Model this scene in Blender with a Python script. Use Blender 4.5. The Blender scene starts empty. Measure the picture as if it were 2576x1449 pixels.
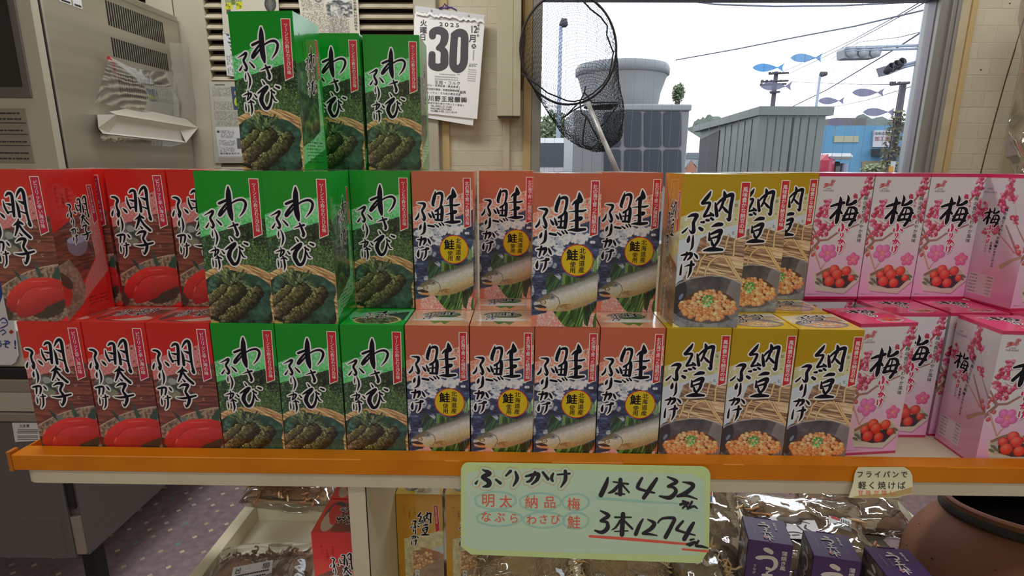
import bpy, math, random
import numpy as np
from mathutils import Vector, Matrix

# ------------------------------------------------------------------ camera, sky, lights, exposure
SC = bpy.context.scene
COL = SC.collection
FPX, PIT, YAW, ROL = 1377.8, .2252, -.0129, .0064
Z0 = .94                                    # top of the taped lip of the display table
CAM = Vector((.7015, -.7249, .4099 + Z0))
_cy, _sy, _cp, _sp = math.cos(YAW), math.sin(YAW), math.cos(PIT), math.sin(PIT)
FW = Vector((_sy*_cp, _cy*_cp, -_sp))
RT = Vector((_cy, -_sy, 0))
UP = RT.cross(FW)
R2 = math.cos(ROL)*RT + math.sin(ROL)*UP
U2 = -math.sin(ROL)*RT + math.cos(ROL)*UP
cam = bpy.data.cameras.new('camera')
cam.sensor_fit = 'HORIZONTAL'
cam.sensor_width = 36
cam.lens = 36*FPX/2576
cam.clip_start = .02
cam.clip_end = 1500
cam_o = bpy.data.objects.new('camera', cam)
COL.objects.link(cam_o)
cam_o.matrix_world = Matrix((R2.to_4d(), U2.to_4d(), (-FW).to_4d(), (0, 0, 0, 1))).transposed()
cam_o.location = CAM
SC.camera = cam_o

world = bpy.data.worlds.new('overcast_sky')
SC.world = world
world.use_nodes = True
_nt = world.node_tree
_bg = _nt.nodes['Background']
_tc = _nt.nodes.new('ShaderNodeTexCoord')
_ns = _nt.nodes.new('ShaderNodeTexNoise')
_ns.inputs['Scale'].default_value = 2.2
_ns.inputs['Detail'].default_value = 5
_cr = _nt.nodes.new('ShaderNodeValToRGB')
_cr.color_ramp.elements[0].position = .35
_cr.color_ramp.elements[0].color = (.80, .87, .96, 1)
_cr.color_ramp.elements[1].position = .68
_cr.color_ramp.elements[1].color = (.97, .985, 1, 1)
_nt.links.new(_tc.outputs['Generated'], _ns.inputs['Vector'])
_nt.links.new(_ns.outputs['Fac'], _cr.inputs['Fac'])
_nt.links.new(_cr.outputs['Color'], _bg.inputs['Color'])
_bg.inputs['Strength'].default_value = 2.6

def area(name, loc, size, power, color, rot=(0, 0, 0)):
    l = bpy.data.lights.new(name, 'AREA')
    l.shape = 'RECTANGLE'
    l.size, l.size_y = size
    l.energy = power
    l.color = color
    o = bpy.data.objects.new(name, l)
    o.location = loc
    o.rotation_euler = rot
    COL.objects.link(o)
    return o
WARM = (.985, 1, .975)
area('ceiling_tube_light', (1.1, -.75, 2.57), (2.4, .22), 9, WARM)
area('ceiling_tube_light', (.9, -2.3, 2.57), (2.8, .22), 21.5, WARM)
area('ceiling_tube_light', (-1.0, -.75, 2.57), (1.4, .22), 5, WARM)
area('ceiling_tube_light', (-.2, .80, 2.57), (1.5, .22), 17.5, WARM)
area('ceiling_tube_light', (2.1, .80, 2.57), (1.5, .22), 12, (1, 1, 1))

vs = SC.view_settings
SC.display_settings.display_device = 'sRGB'
vs.view_transform = 'Standard'
vs.look = 'None'
vs.exposure = 0
vs.gamma = 1
vs.use_curve_mapping = False
SC.cycles.max_bounces = 8
SC.cycles.transparent_max_bounces = 24
SC.cycles.caustics_reflective = False
SC.cycles.caustics_refractive = False

# ------------------------------------------------------------------ helpers
def ray(x, y):
    return FW + (x-1288)/FPX*R2 - (y-724.5)/FPX*U2
def atY(x, y, Y):
    d = ray(x, y)
    return CAM + d*((Y-CAM.y)/d.y)
def atZ(x, y, Z):
    d = ray(x, y)
    return CAM + d*((Z-CAM.z)/d.z)
def atX(x, y, X):
    d = ray(x, y)
    return CAM + d*((X-CAM.x)/d.x)
def lin(c):
    c = np.asarray(c, float)/255
    return np.where(c <= .04045, c/12.92, ((c+.055)/1.055)**2.4)
REFW = lin((140, 136, 128))                # white carton board as it shows in the shop light
def P(c, k=.8):                            # colour seen on the shelf front -> colour of the print
    return np.clip(lin(c)/REFW*k, .003, .92)
def S(*c):
    return tuple(float(v) for v in lin(c))
def So(*c):                                 # outdoor colours, darkened by half to offset the strong sky light
    return tuple(float(v)*.5 for v in lin(c))
def PT(*c):
    return tuple(float(v) for v in P(c))

def mat(name, color=(.8, .8, .8), rough=.5, metal=0, spec=.5, attr=False, bump=None, noise=None, alpha=None, emit=None, trans=0, ior=None, coat=0):
    m = bpy.data.materials.new(name)
    m.use_nodes = True
    nt = m.node_tree
    b = nt.nodes['Principled BSDF']
    b.inputs['Base Color'].default_value = (*color[:3], 1)
    b.inputs['Roughness'].default_value = rough
    b.inputs['Metallic'].default_value = metal
    b.inputs['Specular IOR Level'].default_value = spec
    if coat:
        b.inputs['Coat Weight'].default_value = coat
        b.inputs['Coat Roughness'].default_value = .1
        b.inputs['Coat IOR'].default_value = 1.7
    if ior:
        b.inputs['IOR'].default_value = ior
    if trans:
        b.inputs['Transmission Weight'].default_value = trans
    if alpha is not None:
        b.inputs['Alpha'].default_value = alpha
    if emit:
        b.inputs['Emission Color'].default_value = (*emit[0], 1)
        b.inputs['Emission Strength'].default_value = emit[1]
    L = nt.links.new
    if attr:
        a = nt.nodes.new('ShaderNodeAttribute')
        a.attribute_name = 'ink'
        L(a.outputs['Color'], b.inputs['Base Color'])
    tc = None
    def coord():
        nonlocal tc
        if tc is None:
            tc = nt.nodes.new('ShaderNodeTexCoord')
        return tc.outputs['Object']
    if noise:                               # (scale, second colour, low, high[, stretch])
        n = nt.nodes.new('ShaderNodeTexNoise')
        n.inputs['Scale'].default_value = noise[0]
        n.inputs['Detail'].default_value = 6
        src = coord()
        if len(noise) > 4:
            mp = nt.nodes.new('ShaderNodeMapping')
            mp.inputs['Scale'].default_value = noise[4]
            L(src, mp.inputs['Vector'])
            src = mp.outputs['Vector']
        L(src, n.inputs['Vector'])
        r = nt.nodes.new('ShaderNodeValToRGB')
        r.color_ramp.elements[0].position = noise[2]
        r.color_ramp.elements[0].color = (*color[:3], 1)
        r.color_ramp.elements[1].position = noise[3]
        r.color_ramp.elements[1].color = (*noise[1][:3], 1)
        L(n.outputs['Fac'], r.inputs['Fac'])
        L(r.outputs['Color'], b.inputs['Base Color'])
    if bump:                                # (scale, strength, distance)
        n = nt.nodes.new('ShaderNodeTexNoise')
        n.inputs['Scale'].default_value = bump[0]
        n.inputs['Detail'].default_value = 4
        L(coord(), n.inputs['Vector'])
        bp = nt.nodes.new('ShaderNodeBump')
        bp.inputs['Strength'].default_value = bump[1]
        bp.inputs['Distance'].default_value = bump[2]
        L(n.outputs['Fac'], bp.inputs['Height'])
        L(bp.outputs['Normal'], b.inputs['Normal'])
    return m

class MB:
    """collects shapes and links them as one mesh object"""
    def __init__(s):
        s.v, s.f, s.mi, s.ms, s.c, s.sm = [], [], [], [], [], []
        s.hasc = False
    def m(s, m):
        if m not in s.ms:
            s.ms.append(m)
        return s.ms.index(m)
    def add(s, vs, fs, m, smooth=False, cols=None):
        o = len(s.v)
        s.v.extend(tuple(v) for v in vs)
        i = s.m(m)
        for f in fs:
            s.f.append(tuple(k+o for k in f))
        s.mi.extend([i]*len(fs))
        s.sm.extend([smooth]*len(fs))
        if cols is not None:
            s.hasc = True
            s.c.extend(tuple(c) for c in cols)
        else:
            s.c.extend([(1, 1, 1)]*len(vs))
    def quad(s, a, b, c, d, m):
        s.add([a, b, c, d], [(0, 1, 2, 3)], m)
    def box(s, lo, hi, m, M=None):
        x0, y0, z0 = lo
        x1, y1, z1 = hi
        vs = [Vector(p) for p in ((x0,y0,z0),(x1,y0,z0),(x1,y1,z0),(x0,y1,z0),(x0,y0,z1),(x1,y0,z1),(x1,y1,z1),(x0,y1,z1))]
        if M is not None:
            vs = [M @ p for p in vs]
        s.add(vs, [(0,3,2,1),(4,5,6,7),(0,1,5,4),(1,2,6,5),(2,3,7,6),(3,0,4,7)], m)
    def bbox(s, lo, hi, m, r=.002, M=None):       # box with chamfered edges
        x0, y0, z0 = lo
        x1, y1, z1 = hi
        r = min(r, (x1-x0)/2.1, (y1-y0)/2.1, (z1-z0)/2.1)
        vs, idx = [], {}
        for i, X in enumerate(((x0, 1), (x1, -1))):
            for j, Y in enumerate(((y0, 1), (y1, -1))):
                for k, Z in enumerate(((z0, 1), (z1, -1))):
                    for a in range(3):
                        p = [X[0]+X[1]*r, Y[0]+Y[1]*r, Z[0]+Z[1]*r]
                        p[a] = (X[0], Y[0], Z[0])[a]
                        idx[i, j, k, a] = len(vs)
                        vs.append(Vector(p))
        I = idx
        fs = []
        for a in range(3):
            o = [b for b in range(3) if b != a]
            for e in (0, 1):
                q = []
                for (p, t) in ((0, 0), (1, 0), (1, 1), (0, 1)):
                    k = [0, 0, 0]
                    k[a], k[o[0]], k[o[1]] = e, p, t
                    q.append(I[(*k, a)])
                fs.append(tuple(q))
            for p in (0, 1):
                for t in (0, 1):
                    k0 = [0, 0, 0]
                    k1 = [0, 0, 0]
                    k0[o[0]] = k1[o[0]] = p
                    k0[o[1]] = k1[o[1]] = t
                    k1[a] = 1
                    fs.append((I[(*k0, o[0])], I[(*k1, o[0])], I[(*k1, o[1])], I[(*k0, o[1])]))
        for i in (0, 1):
            for j in (0, 1):
                for k in (0, 1):
                    fs.append((I[i,j,k,0], I[i,j,k,1], I[i,j,k,2]))
        if M is not None:
            vs = [M @ p for p in vs]
        c = sum(vs, Vector())/len(vs)
        out = []
        for f in fs:
            n = (vs[f[1]]-vs[f[0]]).cross(vs[f[2]]-vs[f[0]])
            fc = sum((vs[i] for i in f), Vector())/len(f)
            out.append(f if n.dot(fc-c) > 0 else f[::-1])
        s.add(vs, out, m)
    def tube(s, pts, r, m, n=8, caps=True, smooth=True, closed=False):
        pts = [Vector(p) for p in pts]
        N = len(pts)
        rs = r if isinstance(r, (list, tuple)) else [r]*N
        vs, fs = [], []
        prev = None
        for i, p in enumerate(pts):
            if closed:
                d = pts[(i+1) % N]-pts[i-1]
            else:
                d = pts[min(i+1, N-1)]-pts[max(i-1, 0)]
            d = d.normalized() if d.length > 1e-9 else Vector((0, 0, 1))
            if prev is None:
                a = Vector((0, 0, 1)) if abs(d.z) < .9 else Vector((1, 0, 0))
                x = d.cross(a).normalized()
            else:
                x = (prev-d*prev.dot(d))
                x = x.normalized() if x.length > 1e-6 else d.orthogonal().normalized()
            prev = x
            y = d.cross(x)
            for k in range(n):
                t = 2*math.pi*k/n
                vs.append(p+(x*math.cos(t)+y*math.sin(t))*rs[i])
        for i in range(N if closed else N-1):
            j = (i+1) % N
            for k in range(n):
                l = (k+1) % n
                fs.append((i*n+k, i*n+l, j*n+l, j*n+k))
        if caps and not closed:
            fs.append(tuple(range(n))[::-1])
            fs.append(tuple(range((N-1)*n, N*n)))
        s.add(vs, fs, m, smooth)
    def cyl(s, a, b, r, m, n=24, smooth=True):
        s.tube([a, b], r, m, n, True, smooth)
    def lathe(s, prof, m, n=48, M=None, smooth=True, a0=0, a1=2*math.pi):
        vs, fs = [], []
        full = abs(a1-a0-2*math.pi) < 1e-6
        nn = n if full else n+1
        for r, z in prof:
            for k in range(nn):
                t = a0+(a1-a0)*k/n
                p = Vector((r*math.cos(t), r*math.sin(t), z))
                vs.append(M @ p if M is not None else p)
        for i in range(len(prof)-1):
            for k in range(n):
                l = (k+1) % nn
                fs.append((i*nn+k, i*nn+l, (i+1)*nn+l, (i+1)*nn+k))
        s.add(vs, fs, m, smooth)
    def prism(s, poly, d, m, front=True):         # 3-D polygon pushed along d
        n = len(poly)
        vs = [Vector(p) for p in poly]+[Vector(p)+Vector(d) for p in poly]
        fs = [tuple(range(n)), tuple(range(n, 2*n))[::-1]]
        for i in range(n):
            j = (i+1) % n
            fs.append((i, i+n, j+n, j))
        s.add(vs, fs, m)
    def ellip(s, c, r, m, n=16, k=10, M=None, fn=None):
        vs, fs = [], []
        for i in range(k+1):
            a = math.pi*i/k
            for j in range(n):
                t = 2*math.pi*j/n
                p = Vector((math.sin(a)*math.cos(t), math.sin(a)*math.sin(t), math.cos(a)))
                q = 1 if fn is None else fn(p)
                p = Vector((p.x*r[0]*q, p.y*r[1]*q, p.z*r[2]*q))
                if M is not None:
                    p = M @ p
                vs.append(p+Vector(c))
        for i in range(k):
            for j in range(n):
                l = (j+1) % n
                fs.append((i*n+j, (i+1)*n+j, (i+1)*n+l, i*n+l))
        s.add(vs, fs, m, True)
    def build(s, name, parent=None, loc=None):
        me = bpy.data.meshes.new(name)
        me.from_pydata(s.v, [], s.f)
        for m in s.ms:
            me.materials.append(m)
        if s.f:
            me.polygons.foreach_set('material_index', s.mi)
            me.polygons.foreach_set('use_smooth', s.sm)
        if s.hasc:
            a = me.attributes.new('ink', 'FLOAT_COLOR', 'POINT')
            c = np.ones((len(s.v), 4), np.float32)
            c[:, :3] = np.array(s.c, np.float32)
            a.data.foreach_set('color', c.ravel())
        me.update()
        o = bpy.data.objects.new(name, me)
        COL.objects.link(o)
        if parent is not None:
            o.parent = parent
        if loc is not None:
            o.location = loc
        return o

def tag(o, label=None, cat=None, group=None, kind=None):
    if label: o['label'] = label
    if cat: o['category'] = cat
    if group: o['group'] = group
    if kind: o['kind'] = kind
    return o
def thing(name, label, cat, loc=(0, 0, 0), rz=0, group=None):
    o = bpy.data.objects.new(name, None)
    o.empty_display_size = .03
    COL.objects.link(o)
    o.location = loc
    o.rotation_euler = (0, 0, rz)
    return tag(o, label, cat, group)
def struct(o):
    o['kind'] = 'structure'
    return o
def dup(root, loc, rz=0, label=None, group=None):
    r = root.copy()
    COL.objects.link(r)
    r.location = loc
    r.rotation_euler = (0, 0, rz)
    if label: r['label'] = label
    if group: r['group'] = group
    for ch in list(root.children):
        c = ch.copy()
        COL.objects.link(c)
        c.parent = r
        for g in ch.children:
            d = g.copy()
            COL.objects.link(d)
            d.parent = c
    return r

# ------------------------------------------------------------------ lettering
_tcu = bpy.data.curves.new('lettering_source', 'FONT')
_tob = bpy.data.objects.new('lettering_source', _tcu)
COL.objects.link(_tob)
_tcache = {}
def glyph(ch, bold=.0):
    """outline mesh of one character, 1 em high"""
    k = (ch, bold)
    if k not in _tcache:
        _tcu.body = ch
        _tcu.offset = bold
        _tcu.resolution_u = 3
        dg = bpy.context.evaluated_depsgraph_get()
        dg.update()
        e = _tob.evaluated_get(dg)
        me = e.to_mesh()
        vs = [(v.co.x, v.co.y) for v in me.vertices]
        fs = [tuple(p.vertices) for p in me.polygons]
        e.to_mesh_clear()
        _tcache[k] = (vs, fs)
    return _tcache[k]
def write(mb, s, fn, m, x, y, size, step=None, vertical=False, bold=.0, sx=1., slant=0.):
    """letters centred on (x, y) steps; fn maps (u, v down) to a 3-D point; bold prints each letter a few times, microns apart"""
    step = step or size*1.05
    a, b, c = Vector(fn(x, y)), Vector(fn(x+1, y)), Vector(fn(x, y+1))
    nrm = (c-a).cross(b-a).normalized()
    e = bold*size*.6
    offs = [(0, 0)] if not bold else [(e, e), (-e, e), (e, -e), (-e, -e)]
    for i, ch in enumerate(s):
        if ch in ' \u3000':
            continue
        vs, fs = glyph(ch)
        if not vs:
            continue
        xs = [v[0] for v in vs]
        w0, w1 = min(xs), max(xs)
        wide = ord(ch) > 0x2000
        cx = .5 if wide else (w0+w1)/2
        ox, oy = (x+slant*i*step, y+i*step) if vertical else (x+i*step, y+slant*i*step)
        for k, (dx, dy) in enumerate(offs):
            o = nrm*(k*3e-6)
            if vertical and ch == '\u30fc':
                pts = [Vector(fn(ox+dx+(.36-b_)*size*-1*sx, oy+dy+(a_-cx)*size))+o for a_, b_ in vs]
            else:
                pts = [Vector(fn(ox+dx+(a_-cx)*size*sx, oy+dy-(b_-.36)*size))+o for a_, b_ in vs]
            mb.add(pts, fs, m)

def smooth_line(pts, k=4):
    """Catmull-Rom through (x, y, w) points"""
    if len(pts) < 3:
        k = 1
    out = []
    n = len(pts)
    for i in range(n-1):
        p0, p1, p2, p3 = (np.array(pts[max(i-1, 0)]), np.array(pts[i]), np.array(pts[i+1]), np.array(pts[min(i+2, n-1)]))
        for j in range(k):
            t = j/k
            out.append(.5*((2*p1)+(-p0+p2)*t+(2*p0-5*p1+4*p2-p3)*t*t+(-p0+3*p1-3*p2+p3)*t**3))
    out.append(np.array(pts[-1], float))
    return [(float(p[0]), float(p[1]), max(float(p[2]), .02)) for p in out]
_lift = [0]
def strokes(mb, S_, fn, m, grow=0., wk=1., nd=10):
    """brush strokes: each a list of (u, v, width) in mm; overlapping dabs lie microns apart"""
    for st in S_:
        L = smooth_line(st)
        a, b, c = Vector(fn(L[0][0], L[0][1])), Vector(fn(L[0][0]+1, L[0][1])), Vector(fn(L[0][0], L[0][1]+1))
        nrm = (c-a).cross(b-a).normalized()
        def F(x, y, o):
            return Vector(fn(x, y))+o
        for i, (x, y, w) in enumerate(L):
            r = w*wk/2+grow
            _lift[0] = (_lift[0]+1) % 61
            o = nrm*(_lift[0]*1.5e-6)
            mb.add([F(x+r*math.cos(2*math.pi*k/nd), y+r*math.sin(2*math.pi*k/nd), o) for k in range(nd)], [tuple(range(nd))[::-1]], m)
            if i:
                x0, y0, w0 = L[i-1]
                r0 = w0*wk/2+grow
                dx, dy = x-x0, y-y0
                d = math.hypot(dx, dy) or 1
                nx, ny = -dy/d, dx/d
                _lift[0] = (_lift[0]+1) % 61
                o = nrm*(_lift[0]*1.5e-6)
                mb.add([F(x0+nx*r0, y0+ny*r0, o), F(x0-nx*r0, y0-ny*r0, o), F(x-nx*r, y-ny*r, o), F(x+nx*r, y+ny*r, o)], [(3, 2, 1, 0)], m)
def parse(txt):
    return [[tuple(float(k) for k in p.split(',')) for p in st.split()] for st in txt.strip().split(';') if st.strip()]
def homog(src, dst):
    A = []
    for (x, y), (u, v) in zip(src, dst):
        A.append([x, y, 1, 0, 0, 0, -u*x, -u*y, -u])
        A.append([0, 0, 0, x, y, 1, -v*x, -v*y, -v])
    return np.linalg.svd(np.array(A, float))[2][-1].reshape(3, 3)
class Face:
    """traced crop coordinates -> millimetres on a carton face"""
    def __init__(s, quad, w, h):
        s.H = homog(quad, ((0, 0), (w, 0), (w, h), (0, h)))
        a, b = np.array(quad[0]), np.array(quad[2])
        s.k = math.sqrt(w*w+h*h)/np.linalg.norm(b-a)
    def __call__(s, x, y):
        q = s.H @ np.array([x, y, 1.])
        return (q[0]/q[2], q[1]/q[2])
    def pl(s, txt):
        return [s(*[float(k) for k in p.split(',')[:2]]) for p in txt.split()]
    def st(s, txt):
        return [[(*s(p[0], p[1]), p[2]*s.k) for p in L] for L in parse(txt)]

# ------------------------------------------------------------------ print painter (numpy raster -> point colours on a grid)
def vnoise(X, Y, seed, sc):
    rng = np.random.RandomState(seed)
    T = rng.rand(64, 64)
    x, y = X*sc, Y*sc
    i, j = np.floor(x).astype(int), np.floor(y).astype(int)
    fx, fy = x-i, y-j
    fx, fy = fx*fx*(3-2*fx), fy*fy*(3-2*fy)
    g = lambda a, b: T[a % 64, b % 64]
    return (g(i, j)*(1-fx)+g(i+1, j)*fx)*(1-fy)+(g(i, j+1)*(1-fx)+g(i+1, j+1)*fx)*fy
def fbm(X, Y, seed, sc, o=3):
    r, a, t = 0, 1., 0
    for k in range(o):
        r = r+a*vnoise(X, Y, seed+k*7, sc*2**k)
        t += a
        a *= .55
    return r/t
class Paint:
    def __init__(s, w, h, res=.6, base=(140, 136, 128)):
        s.w, s.h = w, h
        s.nx, s.ny = int(w/res)+1, int(h/res)+1
        x = np.linspace(0, w, s.nx*2)
        y = np.linspace(0, h, s.ny*2)
        s.X, s.Y = np.meshgrid(x, y)
        s.C = np.empty(s.X.shape+(3,))
        s.C[:] = base
    def put(s, mask, col, a=1.):
        m = (mask.astype(float)*a)[..., None]
        s.C = s.C*(1-m)+np.asarray(col, float)*m
    def poly(s, pts):
        X, Y = s.X, s.Y
        ins = np.zeros(X.shape, bool)
        n = len(pts)
        for i in range(n):
            x0, y0 = pts[i]
            x1, y1 = pts[(i+1) % n]
            if y0 == y1:
                continue
            c = ((y0 > Y) != (y1 > Y)) & (X < (x1-x0)*(Y-y0)/(y1-y0)+x0)
            ins ^= c
        return ins
    def ell(s, cx, cy, rx, ry, rot=0):
        c, n = math.cos(rot), math.sin(rot)
        dx, dy = s.X-cx, s.Y-cy
        return ((dx*c+dy*n)/rx)**2+((-dx*n+dy*c)/ry)**2
    def line(s, pts):
        """distance field to a polyline of (x, y, w), minus the half width"""
        D = np.full(s.X.shape, 1e9)
        for (x0, y0, w0), (x1, y1, w1) in zip(pts[:-1], pts[1:]):
            dx, dy = x1-x0, y1-y0
            t = np.clip(((s.X-x0)*dx+(s.Y-y0)*dy)/(dx*dx+dy*dy+1e-9), 0, 1)
            D = np.minimum(D, np.hypot(s.X-x0-t*dx, s.Y-y0-t*dy)-(w0+(w1-w0)*t)/2)
        return D
    def ball(s, cx, cy, rx, ry, rot, dark, mid, lite, mask=None):
        """one rounded piece in the printed picture"""
        R = max(rx, ry)+.3
        x0, x1 = np.searchsorted(s.X[0], (cx-R, cx+R))
        y0, y1 = np.searchsorted(s.Y[:, 0], (cy-R, cy+R))
        if x1 <= x0 or y1 <= y0:
            return
        c, n = math.cos(rot), math.sin(rot)
        dx, dy = s.X[y0:y1, x0:x1]-cx, s.Y[y0:y1, x0:x1]-cy
        e = ((dx*c+dy*n)/rx)**2+((-dx*n+dy*c)/ry)**2
        m = e < 1
        if mask is not None:
            m &= mask[y0:y1, x0:x1]
        if not m.any():
            return
        dx, dy = dx+.25*rx, dy+.35*ry
        h = np.clip(1-np.sqrt(((dx*c+dy*n)/(rx*.9))**2+((-dx*n+dy*c)/(ry*.9))**2), 0, 1)[..., None]
        q = np.clip((1-e)*3, 0, 1)[..., None]
        col = np.asarray(dark)*(1-q)+np.asarray(mid)*q
        col = col*(1-h)+np.asarray(lite)*h
        sub = s.C[y0:y1, x0:x1]
        sub[m] = col[m]
    def flake(s, mask, col, seed, n, r=.35, dash=.3, a=.8):
        rng = np.random.RandomState(seed)
        D = np.zeros(s.X.shape, bool)
        for _ in range(n):
            x, y = rng.rand()*s.w, rng.rand()*s.h
            if not mask[min(int(y/s.h*mask.shape[0]), mask.shape[0]-1), min(int(x/s.w*mask.shape[1]), mask.shape[1]-1)]:
                continue
            x0, x1 = np.searchsorted(s.X[0], (x-3, x+3))
            y0, y1 = np.searchsorted(s.Y[:, 0], (y-3, y+3))
            X, Y = s.X[y0:y1, x0:x1]-x, s.Y[y0:y1, x0:x1]-y
            if rng.rand() < dash:
                t = rng.rand()*3.14
                u, v = X*math.cos(t)+Y*math.sin(t), -X*math.sin(t)+Y*math.cos(t)
                D[y0:y1, x0:x1] |= (abs(u) < 1.4) & (abs(v) < r*.8)
            else:
                D[y0:y1, x0:x1] |= np.hypot(X, Y) < r*1.3
        s.put(D & mask, col, a)
    def done(s):
        C = s.C.reshape(s.ny, 2, s.nx, 2, 3).mean((1, 3))
        return P(np.clip(C, 2, 250))
    def mesh(s, mb, fn, m, bulge=None):
        c = s.done()
        U = np.linspace(0, s.w, s.nx)
        V = np.linspace(0, s.h, s.ny)
        vs = [fn(float(u), float(v)) for v in V for u in U]
        nx = s.nx
        fs = [(j*nx+i, (j+1)*nx+i, (j+1)*nx+i+1, j*nx+i+1) for j in range(s.ny-1) for i in range(nx-1)]
        mb.add(vs, fs, m, False, c.reshape(-1, 3))
# ------------------------------------------------------------------ furikake cartons
BW, BH, BD = 88.8, 207., 84.
INK = mat('printed_carton', (1, 1, 1), .3, attr=True, spec=.2, coat=.9)
WHITE_INK = mat('white_print', PT(152, 150, 138), .4)
BLACK_INK = mat('black_print', PT(14, 13, 17), .45, spec=.12)
CREAM_INK = mat('cream_print', PT(168, 150, 128), .4)
RED_INK = mat('red_print', PT(128, 24, 28), .38)
CRIM_INK = mat('crimson_print', PT(124, 22, 40), .38)
GREY_INK = mat('grey_print', PT(92, 78, 80), .4)
DKRED_INK = mat('dark_red_print', PT(88, 14, 14), .4)
YEL_INK = mat('yellow_print', PT(140, 118, 12), .38)
PINK_INK = mat('deep_pink_print', PT(132, 22, 58), .38)
BOARD_IN = mat('raw_board', PT(120, 112, 100), .8)

def f_front(off=.0):
    return lambda u, v: (u/1000, -off, (BH-v)/1000)
def f_right(off=.0):
    return lambda u, v: (BW/1000+off, u/1000, (BH-v)/1000)
def f_left(off=.0):
    return lambda u, v: (-off, (BD-u)/1000, (BH-v)/1000)
def f_top(off=.0):
    return lambda u, v: (u/1000, (BD-v)/1000, BH/1000+off)

def straw(p, mask, seed, cols, ang, sc=.9):
    c, s_ = math.cos(ang), math.sin(ang)
    a = p.X*c+p.Y*s_
    b = -p.X*s_+p.Y*c
    n = fbm(a*.06, b, seed, sc, 2)
    n = np.clip((n-.3)/.4, 0, 1)[..., None]
    col = np.asarray(cols[0])*(1-n)+np.asarray(cols[1])*n
    p.C[mask] = col[mask]
def noisefill(p, mask, seed, cols, sc, sx=1, sy=1, lo=.3, hi=.7, o=4):
    n = np.clip((fbm(p.X*sx, p.Y*sy, seed, sc, o)-lo)/(hi-lo), 0, 1)
    k = len(cols)-1
    t = n*k
    col = np.zeros(p.C.shape)
    for i in range(k+1):
        w = np.clip(1-abs(t-i), 0, 1)[..., None]
        col += w*np.asarray(cols[i], float)
    p.C[mask] = col[mask]

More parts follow.
